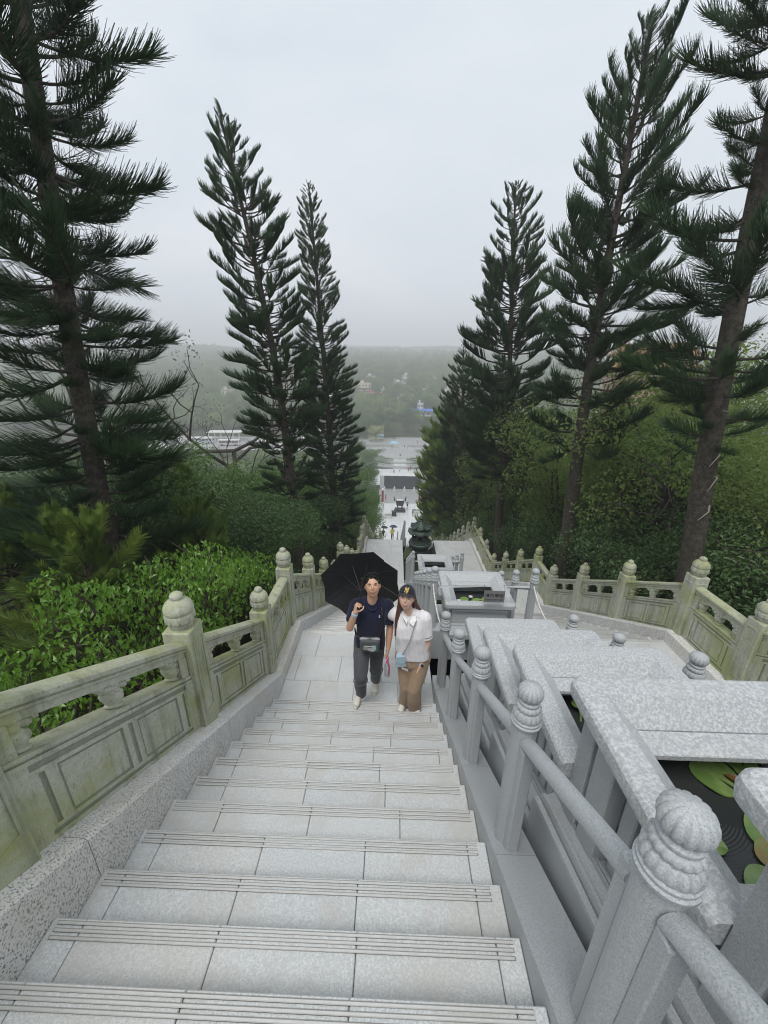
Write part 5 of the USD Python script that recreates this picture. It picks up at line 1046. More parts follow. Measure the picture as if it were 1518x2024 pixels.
def woman():
    O = np.array([0.72, 3.08, -1.822]); root = thing("person", "woman in white ribbed polo shirt, tan trousers and dark cap, smiling beside the man", "person", tuple(O))
    W = lambda m: (np.asarray(m[0]) - O, m[1])
    hc = np.array([0.618, 3.035, -0.185]); s = 1.06; yaw, pitch, roll = -0.16, -0.42, 0.06
    hv, hf, ears, dim = head_mesh(hc, s, yaw, pitch, True)
    nk = (0.650, 3.085, -0.40); shR, shL = (0.512, 3.14, -0.470), (0.822, 3.085, -0.480)
    elR, wrR = (0.405, 3.25, -0.52), (0.455, 3.38, -0.66); elL, wrL = (0.868, 3.05, -0.79), (0.800, 2.985, -1.065)
    hipR, hipL, knR, knL, anR, anL = (0.635, 3.12, -1.02), (0.815, 3.09, -1.02), (0.645, 3.04, -1.40), (0.745, 3.0, -1.40), (0.645, 3.14, -1.745), (0.765, 3.08, -1.745)
    parts = [to_manifold(turn(hv, hc, yaw, pitch, roll), hf)] + [to_manifold(turn(e[0], hc, yaw, pitch, roll), e[1]) for e in ears]
    parts += bone((nk, 0.055), ((0.628, 3.07, -0.29), 0.047)) + lofted([sect((0.667, 3.10, -0.455), 0.14, 0.07, 0.05), sect((0.675, 3.08, -0.62), 0.14, 0.10, 0.06), sect((0.715, 3.1, -0.92), 0.15, 0.10, 0.06)])
    for sh, el, wr in ((shR, elR, wrR), (shL, elL, wrL)): parts += bone((sh, 0.058), (el, 0.047), (tuple(np.array(el) * 0.5 + np.array(wr) * 0.5), 0.042), (wr, 0.026))
    parts += bone((hipR, 0.085), (knR, 0.055), (anR, 0.035)) + bone((hipL, 0.085), (knL, 0.055), (anL, 0.035))
    parts += hand(wrL, (-0.18, -0.08, -1.0), (-0.7, 0.7, 0), 0.92, curl=0.4, thumb=1) + hand(wrR, (0.25, 0.5, -0.6), (0.4, -0.5, -0.2), 0.9, curl=0.4, thumb=1)
    b = finish_body(union(parts), 0.011, 3); obj("body", W(b), M["skin_f"], root, smooth=True)
    face_parts(root, hc - O, s, yaw, pitch, roll, "lip_f", True)
    # long hair: skull shell and falls on both sides
    hr = sph((0, 0.020, 0.012), (0.082, 0.098, 0.118), 28).trim_by_plane([0.0, 1.0, 0.25], -0.006)
    v, f = finish_body(hr, 0.012, 4, 0.004, 30, seed=5); hm = (turn(v * s, hc, yaw, pitch, roll), f)
    locks = []
    for pts in ([(0.560, 3.06, -0.20), (0.540, 3.05, -0.34), (0.520, 3.03, -0.46), (0.508, 3.00, -0.58), (0.505, 2.985, -0.64)], [(0.560, 3.09, -0.24), (0.535, 3.10, -0.40), (0.515, 3.07, -0.50), (0.508, 3.05, -0.58)], [(0.690, 3.08, -0.18), (0.728, 3.12, -0.32), (0.790, 3.135, -0.42), (0.856, 3.15, -0.53), (0.87, 3.17, -0.62)], [(0.682, 3.10, -0.22), (0.700, 3.16, -0.40), (0.76, 3.20, -0.52), (0.79, 3.20, -0.66)], [(0.63, 3.14, -0.22), (0.65, 3.21, -0.42), (0.67, 3.23, -0.60), (0.68, 3.22, -0.74)], [(0.58, 3.12, -0.22), (0.57, 3.19, -0.42), (0.58, 3.20, -0.58), (0.6, 3.2, -0.7)]):
        n = len(pts); locks += bone(*[(p, r) for p, r in zip(pts, np.linspace(0.030, 0.011, n))], n=10)
    lv = finish_body(union(locks), 0.012, 6, 0.007, 22, (1, 1, 0.2), 9)
    obj("hair", W(cat(hm, lv)), M["hair_r"], root, smooth=True)
    # cap
    cr = sph((0, 0.008, 0.030), (0.090, 0.106, 0.112), 36).trim_by_plane([0, 0.16, 0.987], 0.040); cv = finish_body(cr, 0.010, 2)
    cp = obj("cap", (turn(cv[0] * s, hc - O, yaw, pitch, roll), cv[1]), M["cap"], root, smooth=40)
    br = []
    for t in np.linspace(-1, 1, 13):
        a = t * 1.15; x0, y0 = 0.086 * math.sin(a), 0.008 - 0.100 * math.cos(a); e = 0.062 * math.cos(a * 1.25); zc = 0.052 - 0.010 * t * t
        br.append([(x0, y0 + 0.004, zc), (x0 * 1.06, y0 - e, zc - 0.006 - 0.012 * t * t)])
    v = []; 
    for q in br: v += [q[0], q[1], (q[1][0], q[1][1], q[1][2] - 0.004), (q[0][0], q[0][1], q[0][2] - 0.004)]
    f = []
    for k in range(len(br) - 1):
        for i in range(4): j = (i + 1) % 4; f += [(4 * k + i, 4 * k + j, 4 * k + 4 + j), (4 * k + i, 4 * k + 4 + j, 4 * k + 4 + i)]
    obj("brim", (turn(np.array(v) * s, hc - O, yaw, pitch, roll), np.array(f)), M["cap"], cp, smooth=40)
    # interlocking gold letters on the front of the cap
    def onc(x, z):
        zz = (z - 0.030) / 0.112; xx = x / 0.090; return (x, 0.008 - 0.106 * math.sqrt(max(0.02, 1 - xx * xx - zz * zz)) - 0.002, z)
    S_ = lambda a, b_, w=0.0035: tube([onc(a[0] + (b_[0] - a[0]) * t, a[1] + (b_[1] - a[1]) * t) for t in np.linspace(0, 1, 5)], w, 5)
    em = cat(S_((-0.017, 0.070), (-0.017, 0.108)), S_((-0.017, 0.108), (0.013, 0.070)), S_((0.013, 0.070), (0.013, 0.106)), S_((-0.023, 0.070), (-0.011, 0.070)), S_((-0.023, 0.108), (-0.011, 0.108)), S_((0.007, 0.106), (0.020, 0.106)),
             S_((-0.006, 0.116), (0.002, 0.092)), S_((0.018, 0.116), (0.002, 0.092)), S_((0.002, 0.092), (0.002, 0.062)), S_((-0.005, 0.062), (0.009, 0.062)))
    obj("emblem", (turn(em[0] * s, hc - O, yaw, pitch, roll), em[1]), M["gold"], cp, smooth=True)
    # polo shirt
    sh = lofted([sect((0.652, 3.09, -0.40), 0.07, 0.06, 0.05), sect((0.667, 3.105, -0.455), 0.185, 0.085, 0.06), sect((0.667, 3.085, -0.57), 0.176, 0.122, 0.09), sect((0.672, 3.075, -0.66), 0.176, 0.132, 0.09), sect((0.690, 3.082, -0.76), 0.172, 0.131, 0.09), sect((0.703, 3.09, -0.85), 0.178, 0.133, 0.09), sect((0.718, 3.10, -0.93), 0.190, 0.14, 0.09), sect((0.724, 3.10, -1.01), 0.192, 0.142, 0.09)])
    def cut(m, a, b_, q):
        a, b_ = np.array(a), np.array(b_); d = a - b_; d = d / np.linalg.norm(d); p = a * (1 - q) + b_ * q; return m.trim_by_plane([float(x) for x in d], float(d @ p))
    arm = [cut(union(bone((shR, 0.082), (tuple(np.array(shR) * 0.4 + np.array(elR) * 0.6), 0.076))), shR, elR, 0.62), cut(union(bone((shL, 0.088), (tuple(np.array(shL) * 0.3 + np.array(elL) * 0.7), 0.078))), shL, elL, 0.72)]
    m = union(sh + arm).trim_by_plane([0, 0, 1.0], -0.985) - m3.Manifold.batch_hull([sph((0.642, 3.00, -0.395), 0.040), sph((0.640, 3.04, -0.345), 0.055), sph((0.645, 3.10, -0.31), 0.055), sph((0.65, 2.955, -0.47), 0.012)])
    v = finish_body(m, 0.016, 5, 0.010, 8, (1, 1, 0.5), 11); obj("shirt", W(v), M["white_knit"], root, smooth=True)
    def band(sh_, el_, q, r, mat, nm, hw=0.007):
        c = np.array(sh_) * (1 - q) + np.array(el_) * q; d = np.array(el_) - np.array(sh_); d /= np.linalg.norm(d); obj(nm, W(tube([c - d * hw, c + d * hw], r, 20)), M[mat], root, smooth=40)
    band(shL, elL, 0.71, 0.0795, "white", "cuff", 0.010); band(shL, elL, 0.655, 0.0805, "trimgrey", "cuff_stripe", 0.005)
    for sx, pts in ((-1, [(0.575, 3.075, -0.385), (0.590, 2.995, -0.425), (0.625, 2.955, -0.475), (0.640, 2.985, -0.435)]), (1, [(0.715, 3.075, -0.375), (0.735, 2.985, -0.435), (0.705, 2.945, -0.490), (0.655, 2.965, -0.455)])):
        P_ = np.array(pts); obj("collar", W(hull(np.vstack([P_, P_ + [0, 0.012, -0.012]]))), M["white"], root); e = P_[[1, 2]]; obj("collar_stripe", W(tube([P_[1] + [0, -0.004, 0.004], P_[2] + [0, -0.004, 0.004]], 0.0035, 5)), M["trimgrey"], root)
    # trousers
    tr = lofted([sect((0.722, 3.10, -0.95), 0.172, 0.125, 0.09), sect((0.722, 3.105, -1.07), 0.182, 0.135, 0.09)])
    tr += bone((hipR, 0.115), ((0.640, 3.08, -1.20), 0.098), (knR, 0.080), ((0.650, 3.10, -1.60), 0.076), (anR, 0.078)) + bone((hipL, 0.118), ((0.785, 3.05, -1.20), 0.104), (knL, 0.086), ((0.755, 3.04, -1.60), 0.084), ((0.765, 3.08, -1.76), 0.088))
    m = union(tr).trim_by_plane([0, 0, 1.0], -1.795); v = finish_body(m, 0.018, 5, 0.012, 8, (1, 1, 0.6), 21); obj("trousers", W(v), M["khaki"], root, smooth=True)
    for heel, toe in (((0.66, 3.20, -1.82), (0.575, 2.985, -1.82)), ((0.775, 3.17, -1.82), (0.80, 2.935, -1.82))): shoe("shoe", root, np.array(heel) - O, np.array(toe) - O)
    c = np.array(wrL) + (np.array(elL) - np.array(wrL)) * 0.12; d = np.array(elL) - np.array(wrL); d /= np.linalg.norm(d)
    w = obj("watch_strap", W(tube([c - d * 0.014, c + d * 0.014], 0.034, 14)), M["wrist"], root, smooth=40); obj("watch_face", W(tf(box(-0.016, 0.016, -0.006, 0.006, -0.018, 0.018, 0.004), tuple(c + [0.012, -0.034, 0.004]))), M["watch"], root)
woman()
def umbrella(name, label, hub, axis, R_, mat, shaft, rz=0.0, depth=0.34, ribs=True, handle=True, group=None, n=8, cat_="umbrella"):
    """axis: from the handle to the tip."""
    hub = np.array(hub, float); a = np.array(axis, float); a /= np.linalg.norm(a); x = np.cross(a, [0, 0, 1.0] if abs(a[2]) < 0.9 else [1.0, 0, 0]); x /= np.linalg.norm(x); y = np.cross(a, x)
    root = thing(name, label, cat_, tuple(hub), group=group)
    rings = []
    for t in np.linspace(0.02, 1, 7):
        rr = []
        for k in range(n * 4):
            c = abs(((k % 4) - 2) / 2.0); ang = rz + k * 2 * PI / (n * 4); flat = math.cos(PI / n) / math.cos(((k % 4) / 4 * 2 * PI / n) - PI / n)
            rad = R_ * t * (flat * 0.985 + 0.015 * 0) * (1 - 0.035 * (1 - c) * t); zz = -depth * R_ * (t ** 2.2) * (1 - 0.10 * (1 - c) * t)
            rr.append(tuple(x * rad * math.cos(ang) + y * rad * math.sin(ang) + a * zz))
        rings.append(rr)
    m = ring_loft(rings); under = ring_loft([[tuple(np.array(p) - a * 0.003) for p in r_] for r_ in rings])
    edge = ring_loft([[tuple(np.array(p) - a * 0.003) for p in rings[-1]], rings[-1]])
    obj("canopy", cat(m, (under[0], under[1][:, ::-1]), edge), M[mat], root, smooth=20)
    if ribs:
        for k in range(n):
            ang = rz + k * 2 * PI / n; d = x * math.cos(ang) + y * math.sin(ang)
            obj("rib", tube([d * R_ * t + a * (-depth * R_ * t ** 2.2 - 0.008) for t in np.linspace(0.02, 0.985, 7)], 0.0032, 5), M["metal"], root)
            obj("strut", tube([a * (-0.42 * R_ - 0.05), d * R_ * 0.48 + a * (-depth * R_ * 0.48 ** 2.2 - 0.01)], 0.0028, 5), M["metal"], root)
    obj("shaft", tube([a * 0.05, -a * shaft], 0.0055 if ribs else 0.012, 8), M["metal"] if ribs else M["dark"], root, smooth=True)
    if handle: obj("handle", tube([-a * (shaft - 0.10), -a * (shaft + 0.03)], 0.014, 10), M["dark"], root, smooth=40)
    return root
umbrella("umbrella", "open black umbrella tilted back behind the man's head, held in his hand", (0.085, 3.53, -0.235), (0.0, 1.0, 0.075), 0.50, "umb", 0.56, rz=0.30)
def pouch():
    c = np.array([0.205, 3.045, -0.815]); r = thing("waist_pouch", "grey waist pouch with a printed city picture hanging in front of the man", "bag", tuple(c))
    b = m3.Manifold.batch_hull([sph((sx * 0.085, 0.02 * sy, z), 0.028, 14) for sx in (-1, 1) for sy in (-1, 1) for z in (-0.055, 0.05)])
    obj("body", finish_body(b, 0.02, 2), M["pouch"], r, smooth=40)
    obj("flap", finish_body(m3.Manifold.batch_hull([sph((-0.095, 0.0, 0.065), 0.026, 12), sph((0.0, -0.005, 0.050), 0.028, 12)]) + m3.Manifold.batch_hull([sph((0.095, 0.0, 0.065), 0.026, 12), sph((0.0, -0.005, 0.050), 0.028, 12)]), 0.02, 3), M["cord_grey"], r, smooth=True)
    for k, (x0, x1, z0, z1, col) in enumerate(((-0.085, 0.085, -0.065, 0.028, (0.05, 0.065, 0.055)), (-0.075, -0.02, -0.045, 0.005, (0.24, 0.24, 0.22)), (-0.02, 0.03, -0.055, -0.012, (0.34, 0.34, 0.33)), (0.03, 0.075, -0.045, 0.018, (0.30, 0.42, 0.45)), (-0.06, 0.045, 0.0, 0.012, (0.5, 0.5, 0.46)), (0.005, 0.055, -0.062, -0.040, (0.40, 0.40, 0.39)))):
        nm = f"pouch_print_{k}"; obj("print", box(x0, x1, -0.0505 - 0.0008 * (k > 0) - 0.0004 * k, -0.047, z0, z1), plain(nm, col, 0.6), r)
    obj("strap", cat(tube([np.array(p) - c for p in [(0.29, 3.06, -0.76), (0.335, 3.052, -0.62), (0.345, 3.06, -0.50), (0.340, 3.09, -0.38), (0.325, 3.18, -0.325)]], 0.012, 6), tube([np.array(p) - c for p in [(0.115, 3.07, -0.77), (0.04, 3.10, -0.74), (0.02, 3.18, -0.70)]], 0.010, 6)), M["dark"], r, smooth=True, kind=None)
pouch()
def handbag():
    c = np.array([0.575, 2.955, -0.955]); r = thing("handbag", "small pale blue crossbody bag hanging at the woman's hip", "bag", tuple(c))
    obj("body", hull([(-0.06, -0.03, -0.078), (0.062, -0.03, -0.062), (-0.052, -0.03, 0.066), (0.038, -0.03, 0.078), (-0.06, 0.03, -0.078), (0.062, 0.03, -0.062), (-0.052, 0.03, 0.066), (0.038, 0.03, 0.078)]), M["blue"], r)
    obj("flap", hull([(-0.055, -0.038, 0.068), (0.042, -0.038, 0.080), (-0.058, -0.038, 0.0), (0.052, -0.038, -0.005), (0.0, -0.038, -0.03), (-0.055, -0.031, 0.07), (0.042, -0.031, 0.082), (0.0, -0.031, -0.026), (-0.058, -0.031, 0), (0.052, -0.031, -0.005)]), M["blue"], r)
    obj("clasp", tf(cat(tube([(-0.02, -0.045, -0.04), (0.05, -0.047, -0.075)], 0.012, 8)), (0.03, 0, -0.03)), M["steel"], r, smooth=40)
    obj("strap", tube([np.array(p) - c for p in [(0.59, 2.95, -0.875), (0.625, 2.925, -0.78), (0.665, 2.915, -0.66), (0.695, 2.935, -0.55), (0.72, 2.985, -0.455), (0.735, 3.05, -0.40)]], 0.0055, 6), M["cord_grey"], r, smooth=True)
handbag()
def bottle():
    c = np.array([0.42, 3.07, -1.19]); r = thing("water_bottle", "clear plastic bottle with a pink strap hanging from the man's hand", "bottle", tuple(c))
    gl = usdkit.material(stage, LK + "clear_plastic", {"f": ("fresnel", {"IOR": 1.45}), "t": ("transparent_bsdf", {"color": (0.93, 0.95, 0.96)}), "g": ("glossy_bsdf", {"roughness": 0.05}), "d": ("diffuse_bsdf", {"color": (0.75, 0.77, 0.78)}), "m": ("mix_closure", {}), "m2": ("mix_closure", {"fac": 0.3})}, [("f.fac", "m.fac"), ("t.BSDF", "m.closure1"), ("g.BSDF", "m.closure2"), ("m.closure", "m2.closure1"), ("d.BSDF", "m2.closure2")], surface="m2.closure")
    obj("body", lathe([(0.030, -0.10), (0.033, -0.09), (0.033, -0.03), (0.031, -0.02), (0.033, -0.01), (0.033, 0.05), (0.018, 0.085), (0.014, 0.095)], 16), gl, r, smooth=40)
    pk = plain("pink_strap", (0.62, 0.06, 0.18), 0.5); obj("cap", lathe([(0.016, 0.093), (0.017, 0.115), (0.012, 0.118)], 12), pk, r, smooth=40)
    obj("strap", tube([(0.0, 0.0, 0.115), (0.012, -0.02, 0.16), (0.008, 0.0, 0.19), (-0.01, 0.01, 0.16), (0.02, -0.034, 0.05), (0.012, -0.036, -0.05)], 0.006, 6), pk, r, smooth=True)
bottle()

# ------------------------------------------------------------------ plaza at the foot of the stairs
M["pave"] = speckle("wet_pale_paving", (0.56, 0.57, 0.57), (0.66, 0.66, 0.65), (0.45, 0.46, 0.46), s1=0.9, s2=4, rough=0.25, bump=0.0, light_amt=0.6)
M["pave_grey"] = speckle("grey_paving", (0.30, 0.305, 0.30), (0.36, 0.36, 0.35), (0.25, 0.25, 0.25), s1=0.7, s2=3, rough=0.5, bump=0.0)
def slab_grid(name, label, x0, x1, y0, y1, z, nx, ny, mat, gap=0.05):
    r = thing(name, label, "paving", kind="structure"); xs, ys = np.linspace(x0, x1, nx + 1), np.linspace(y0, y1, ny + 1)
    obj("paving_bed", box(x0, x1, y0, y1, z - 0.3, z - 0.02), M["pave_grey"], r)
    for i in range(nx):
        for j in range(ny): obj("paving_field", box(xs[i] + gap / 2, xs[i + 1] - gap / 2, ys[j] + gap / 2, ys[j + 1] - gap / 2, z - 0.15, z), M[mat], r)
slab_grid("plaza_pavement", "wet pale paving at the foot of the stairs around the incense burner", -4.2, 9.0, 79, 111, PLAZA + 0.03, 6, 10, "pave")
slab_grid("plaza_court", "grey paving between the two red pillars and the dark hoarding", -4.5, 9.4, 111, 126, PLAZA + 0.02, 6, 5, "pave_grey")
slab_grid("plaza_terrace", "pale terrace above the dark hoarding where visitors walk", -8, 15, 130, 153, PLAZA + 0.05, 6, 6, "pave")
slab_grid("plaza_far_court", "far pale court with flower beds and visitors", -40, 46, 190, 236, PLAZA + 0.05, 12, 8, "pave_grey")
M["iron"] = plain("black_iron", (0.025, 0.022, 0.02), 0.5, 0.4); M["red"] = plain("dark_red_paint", (0.22, 0.035, 0.02), 0.5); M["globe"] = plain("white_globe", (0.8, 0.8, 0.78), 0.4); M["cloth_dark"] = plain("dark_hoarding", (0.045, 0.048, 0.058), 0.7, var=0.4, vscale=0.6); M["whitestone"] = plain("white_stone", (0.55, 0.56, 0.54), 0.6)
M["blue_cloth"] = plain("blue_parasol_cloth", (0.16, 0.33, 0.62), 0.7); M["blue_pale"] = plain("pale_blue_cloth", (0.28, 0.50, 0.66), 0.7)
def burner():
    r = thing("incense_burner", "black iron incense burner with two upright ears standing on the plaza beyond the stairs", "incense burner", (2.4, 104, PLAZA + 0.03))
    obj("pedestal", cat(box(-1.6, 1.6, -1.0, 1.0, 0, 0.35, 0.05), box(-1.4, 1.4, -0.85, 0.85, 0.352, 0.9, 0.04)), M["iron"], r)
    for sx in (-1, 1):
        for sy in (-1, 1): obj("leg", tube([(sx * 0.5, sy * 0.4, 0.9), (sx * 0.62, sy * 0.5, 1.5), (sx * 0.7, sy * 0.55, 2.0)], [0.15, 0.12, 0.2], 8), M["iron"], r, smooth=True)
    v = [(sx * a, sy * b, z) for z, a, b in ((1.85, 0.85, 0.6), (2.0, 0.95, 0.66), (3.3, 1.15, 0.8), (3.42, 1.25, 0.88)) for sx in (-1, 1) for sy in (-1, 1)]
    obj("bowl", cat(hull(v[:8]), hull(v[4:12]), hull(v[8:])), M["iron"], r)
    obj("ash_bed", box(-1.0, 1.0, -0.7, 0.7, 3.42, 3.45), M["whitestone"], r)
    for sx in (-1, 1): obj("ear", tf(cat(box(-0.12, 0.12, -0.4, -0.25, 3.2, 4.2), box(-0.12, 0.12, 0.25, 0.4, 3.2, 4.2), box(-0.14, 0.14, -0.42, 0.42, 4.0, 4.25)), (sx * 1.2, 0, 0), ry=sx * 0.10), M["iron"], r)
burner()
for x, lab in ((-2.9, "dark red pillar with a white globe left of the incense burner"), (8.2, "dark red pillar with a white globe right of the incense burner")):
    r = thing("red_pillar", lab, "pillar", (x, 110, PLAZA)); obj("base", box(-0.5, 0.5, -0.5, 0.5, 0, 0.7, 0.05), M["whitestone"], r); obj("shaft", lathe([(0.34, 0.7), (0.32, 1.0), (0.30, 4.0), (0.36, 4.2)], 14), M["red"], r, smooth=35); obj("globe", lathe([(0.12, 4.2), (0.30, 4.35), (0.36, 4.6), (0.28, 4.85), (0.05, 4.95)], 14), M["globe"], r, smooth=True)
    obj("gate_rail", cat(box(*((-3.2, -0.35) if x < 0 else (0.35, 3.2)), -0.05, 0.05, 2.6, 2.75), box(*((-3.2, -0.35) if x < 0 else (0.35, 3.2)), -0.05, 0.05, 0.9, 1.05)), M["red"], r)
for k, x in enumerate((-2.4, 0.85, 4.1, 7.3)):
    r = thing("stone_marker", ["first", "second", "third", "last"][k] + " from the left of the four white stone posts before the dark hoarding", "stone post", (x, 123.5, PLAZA), group="white stone posts before the hoarding"); obj("base", box(-0.42, 0.42, -0.42, 0.42, 0, 0.25), M["whitestone"], r); obj("shaft", lathe([(0.34, 0.25), (0.34, 0.7), (0.26, 1.2), (0.16, 1.5), (0.05, 1.7)], 10), M["whitestone"], r, smooth=40)
hb = thing("hoarding", "long dark cloth-covered hoarding across the plaza behind four white posts", "hoarding", (3.6, 126.2, PLAZA))
_w = np.linspace(-6.2, 6.2, 40); _v = [(x, 0.10 * math.sin(2.1 * x) + 0.06 * math.sin(5.3 * x + z), z) for z in np.linspace(0.05, 4.35, 8) for x in _w]; _n = 40
obj("cloth", (np.array(_v), np.array([q for j in range(7) for i in range(39) for q in ((j * _n + i, j * _n + i + 1, (j + 1) * _n + i + 1), (j * _n + i, (j + 1) * _n + i + 1, (j + 1) * _n + i))])), M["cloth_dark"], hb, smooth=True)
obj("retaining_wall", box(-8.0, 8.5, 0.4, 3.6, 0, 4.3), M["whitestone"], hb)
# raise of the ground: the terrace behind the hoarding lies level with its top edge
def wee(label, loc, shirt, legs, rz=0.0, umb=None, s=1.0, group=None):
    """a distant visitor."""
    r = thing("person", label, "person", tuple(loc), rotz=rz, group=group); b = []
    b += bone(((0, 0, 1.42), 0.055), ((0, -0.01, 1.56), 0.09), n=8) + [sph((0, -0.01, 1.62), (0.085, 0.1, 0.125), 10)]
    arms = bone(((0.19, 0, 1.36), 0.05), ((0.24, 0.02, 1.1), 0.042), ((0.2, -0.10, 0.92), 0.035), n=8)
    arms += bone(((-0.19, 0, 1.36), 0.05), ((-0.26, -0.04, 1.15), 0.042), ((-0.14, -0.18, 1.30), 0.035), n=8) if umb else bone(((-0.19, 0, 1.36), 0.05), ((-0.24, 0.02, 1.1), 0.042), ((-0.2, -0.06, 0.9), 0.035), n=8)
    core = lofted([sect((0, 0, 1.38), 0.15, 0.08, 0.06), sect((0, 0, 0.95), 0.13, 0.09, 0.06)])
    lg = bone(((-0.09, 0, 0.9), 0.07), ((-0.1, -0.03, 0.48), 0.05), ((-0.1, 0.04, 0.08), 0.04), n=8) + bone(((0.09, 0, 0.9), 0.07), ((0.1, -0.08, 0.48), 0.05), ((0.1, -0.06, 0.08), 0.04), n=8)
    def mk(ms, e, it): return finish_body(union(ms), e, it)
    obj("body", mk(b + arms + core + lg, 0.06, 3), M["skin_m"], r, smooth=True)
    obj("shirt", mk(lofted([sect((0, 0, 1.40), 0.20, 0.10, 0.07), sect((0, 0, 1.15), 0.18, 0.13, 0.08), sect((0, 0, 0.88), 0.18, 0.13, 0.08)]) + bone(((0.19, 0, 1.37), 0.075), ((0.23, 0.01, 1.17), 0.066), n=8) + bone(((-0.19, 0, 1.37), 0.075), ((-0.235, -0.02, 1.20), 0.066), n=8), 0.07, 3), shirt, r, smooth=True)
    obj("trousers", mk(lofted([sect((0, 0, 0.96), 0.16, 0.11, 0.08), sect((0, 0, 0.86), 0.165, 0.12, 0.08)]) + bone(((-0.09, 0, 0.88), 0.09), ((-0.1, -0.03, 0.48), 0.075), ((-0.1, 0.04, 0.12), 0.065), n=8) + bone(((0.09, 0, 0.88), 0.09), ((0.1, -0.08, 0.48), 0.075), ((0.1, -0.06, 0.12), 0.065), n=8), 0.07, 3), legs, r, smooth=True)
    obj("hair", finish_body(sph((0, 0.02, 1.66), (0.095, 0.105, 0.11), 10).trim_by_plane([0, 0.5, 0.87], 1.43), 0.05, 2), M["hair_b"], r, smooth=True)
    obj("shoe", box(-0.14, -0.05, -0.12, 0.12, 0, 0.09, 0.02), M["dark"], r); obj("shoe", box(0.05, 0.14, -0.2, 0.03, 0, 0.09, 0.02), M["dark"], r)
    if umb:
        c, si = math.cos(rz), math.sin(rz); h = np.array([-0.14 * c + 0.2 * si, -0.14 * si - 0.2 * c, 2.0])
        umbrella("umbrella", umb[1], np.array(loc) + h, (0.05, 0.1, 1.0), 0.55, umb[0], 0.75, depth=0.42, ribs=True)
P_ = lambda nm, c: plain("visitor_" + nm, c, 0.8)
c_black, c_yel, c_red, c_white, c_blue, c_grey, c_pink = P_("black", (0.02, 0.02, 0.022)), P_("yellow", (0.55, 0.52, 0.10)), P_("red", (0.45, 0.05, 0.05)), P_("white", (0.7, 0.7, 0.68)), P_("blue", (0.08, 0.16, 0.42)), P_("grey", (0.16, 0.165, 0.17)), P_("pink", (0.55, 0.28, 0.30))
M["umb_navy"] = plain("navy_umbrella_cloth", (0.03, 0.04, 0.075), 0.6)
wee("person in black under a dark umbrella going down the lower stairs, left of two", (-0.75, 45.0, -18.55), c_black, c_black, PI, ("umb", "dark umbrella over the person in black on the lower stairs, left one"))
wee("person in yellow shirt under a navy umbrella on the lower stairs", (0.45, 46.2, -18.9), c_yel, c_grey, PI, ("umb_navy", "navy umbrella over the person in the yellow shirt"))
wee("person under an umbrella walking beside the incense burner", (4.6, 106.5, PLAZA + 0.03), c_black, c_white, 0.3, ("umb_navy", "small umbrella right beside the incense burner"))
wee("person in dark clothes under an umbrella nearer than the incense burner, right of it", (5.9, 100.5, PLAZA + 0.03), c_black, c_grey, 2.0, ("umb_navy", "dark umbrella nearer than the incense burner, right of it"))
wee("person in a red coat standing by the left red pillar", (-1.8, 114.5, PLAZA + 0.02), c_red, c_red, 1.0)
wee("person in white by the railing at the plaza's left", (-3.2, 97.0, PLAZA + 0.03), c_pink, c_grey, 2.5)
for k, (x, y, sh, lab) in enumerate([(0.6, 145, c_blue, "visitor in blue on the terrace above the hoarding, left"), (2.8, 149, c_white, "visitor in white on the terrace above the hoarding, middle"), (6.3, 150, c_red, "visitor in red on the terrace, right of the one in white"), (7.0, 151, c_black, "visitor in black on the terrace beside the one in red"), (10.3, 149, c_pink, "visitor in pink at the right end of the terrace"), (9.6, 150, c_black, "visitor in black at the right end of the terrace")]):
    wee(lab, (x, y, PLAZA + 0.05), sh, c_grey, k * 1.3)
for k, (x, y, sh, lab) in enumerate([(3.2, 168, c_black, "visitor in black climbing the altar steps"), (3.0, 183, c_white, "visitor in white at the top of the altar steps"), (2.2, 192, c_grey, "grey visitor beyond the altar steps"), (7.0, 192, c_black, "dark visitor at the altar's right rim"), (5.6, 196, c_black, "second dark visitor at the altar's right rim"), (-0.8, 194, c_red, "visitor in red at the altar's left rim"), (0.3, 191, c_pink, "visitor in pink at the altar's left rim"), (12.8, 210, P_("orange", (0.6, 0.16, 0.04)), "far visitor in orange on the grey court at the right")]):
    z = PLAZA + 0.05 + (0.6 * (y - 153) / 8 if y < 186 and y > 153 else 0) * 0
    wee(lab, (x, y, z + (1.35 if 160 < y < 175 else 2.05 if 175 <= y < 187 else 0)), sh, c_grey, k * 1.7)
# round altar with three planted terraces, steps and white rails
al = thing("round_altar", "round stepped altar with planted terraces and white railings beyond the hoarding", "altar", (3.0, 172, PLAZA))
for k, (ra, z0, z1) in enumerate(((19, 0.0, 0.7), (14, 0.7, 1.4), (9, 1.4, 2.0))):
    obj("terrace", lathe([(ra, z0), (ra, z1 - 0.05), (ra - 0.1, z1)], 48), M["pave_grey"], al, smooth=40)
    n = 40 - 10 * k
    obj("terrace_railing", cat(*[tube([((ra - 0.3) * math.cos(a), (ra - 0.3) * math.sin(a), z1 + h_) for a in np.linspace(0, 2 * PI, 49)], 0.06, 4) for h_ in (0.5, 1.0)], *[box((ra - 0.3) * math.cos(a) - 0.09, (ra - 0.3) * math.cos(a) + 0.09, (ra - 0.3) * math.sin(a) - 0.09, (ra - 0.3) * math.sin(a) + 0.09, z1, z1 + 1.2) for a in np.arange(n) * 2 * PI / n]), M["whitestone"], al, kind="stuff")
obj("altar_steps", cat(*[box(-2.6, 2.6, -20.2 + 0.75 * i, -8, 0.1 * i, 0.1 * i + 0.16 + 0.01 * i) for i in range(16)]), M["pave"], al)
rr = np.random.default_rng(9)
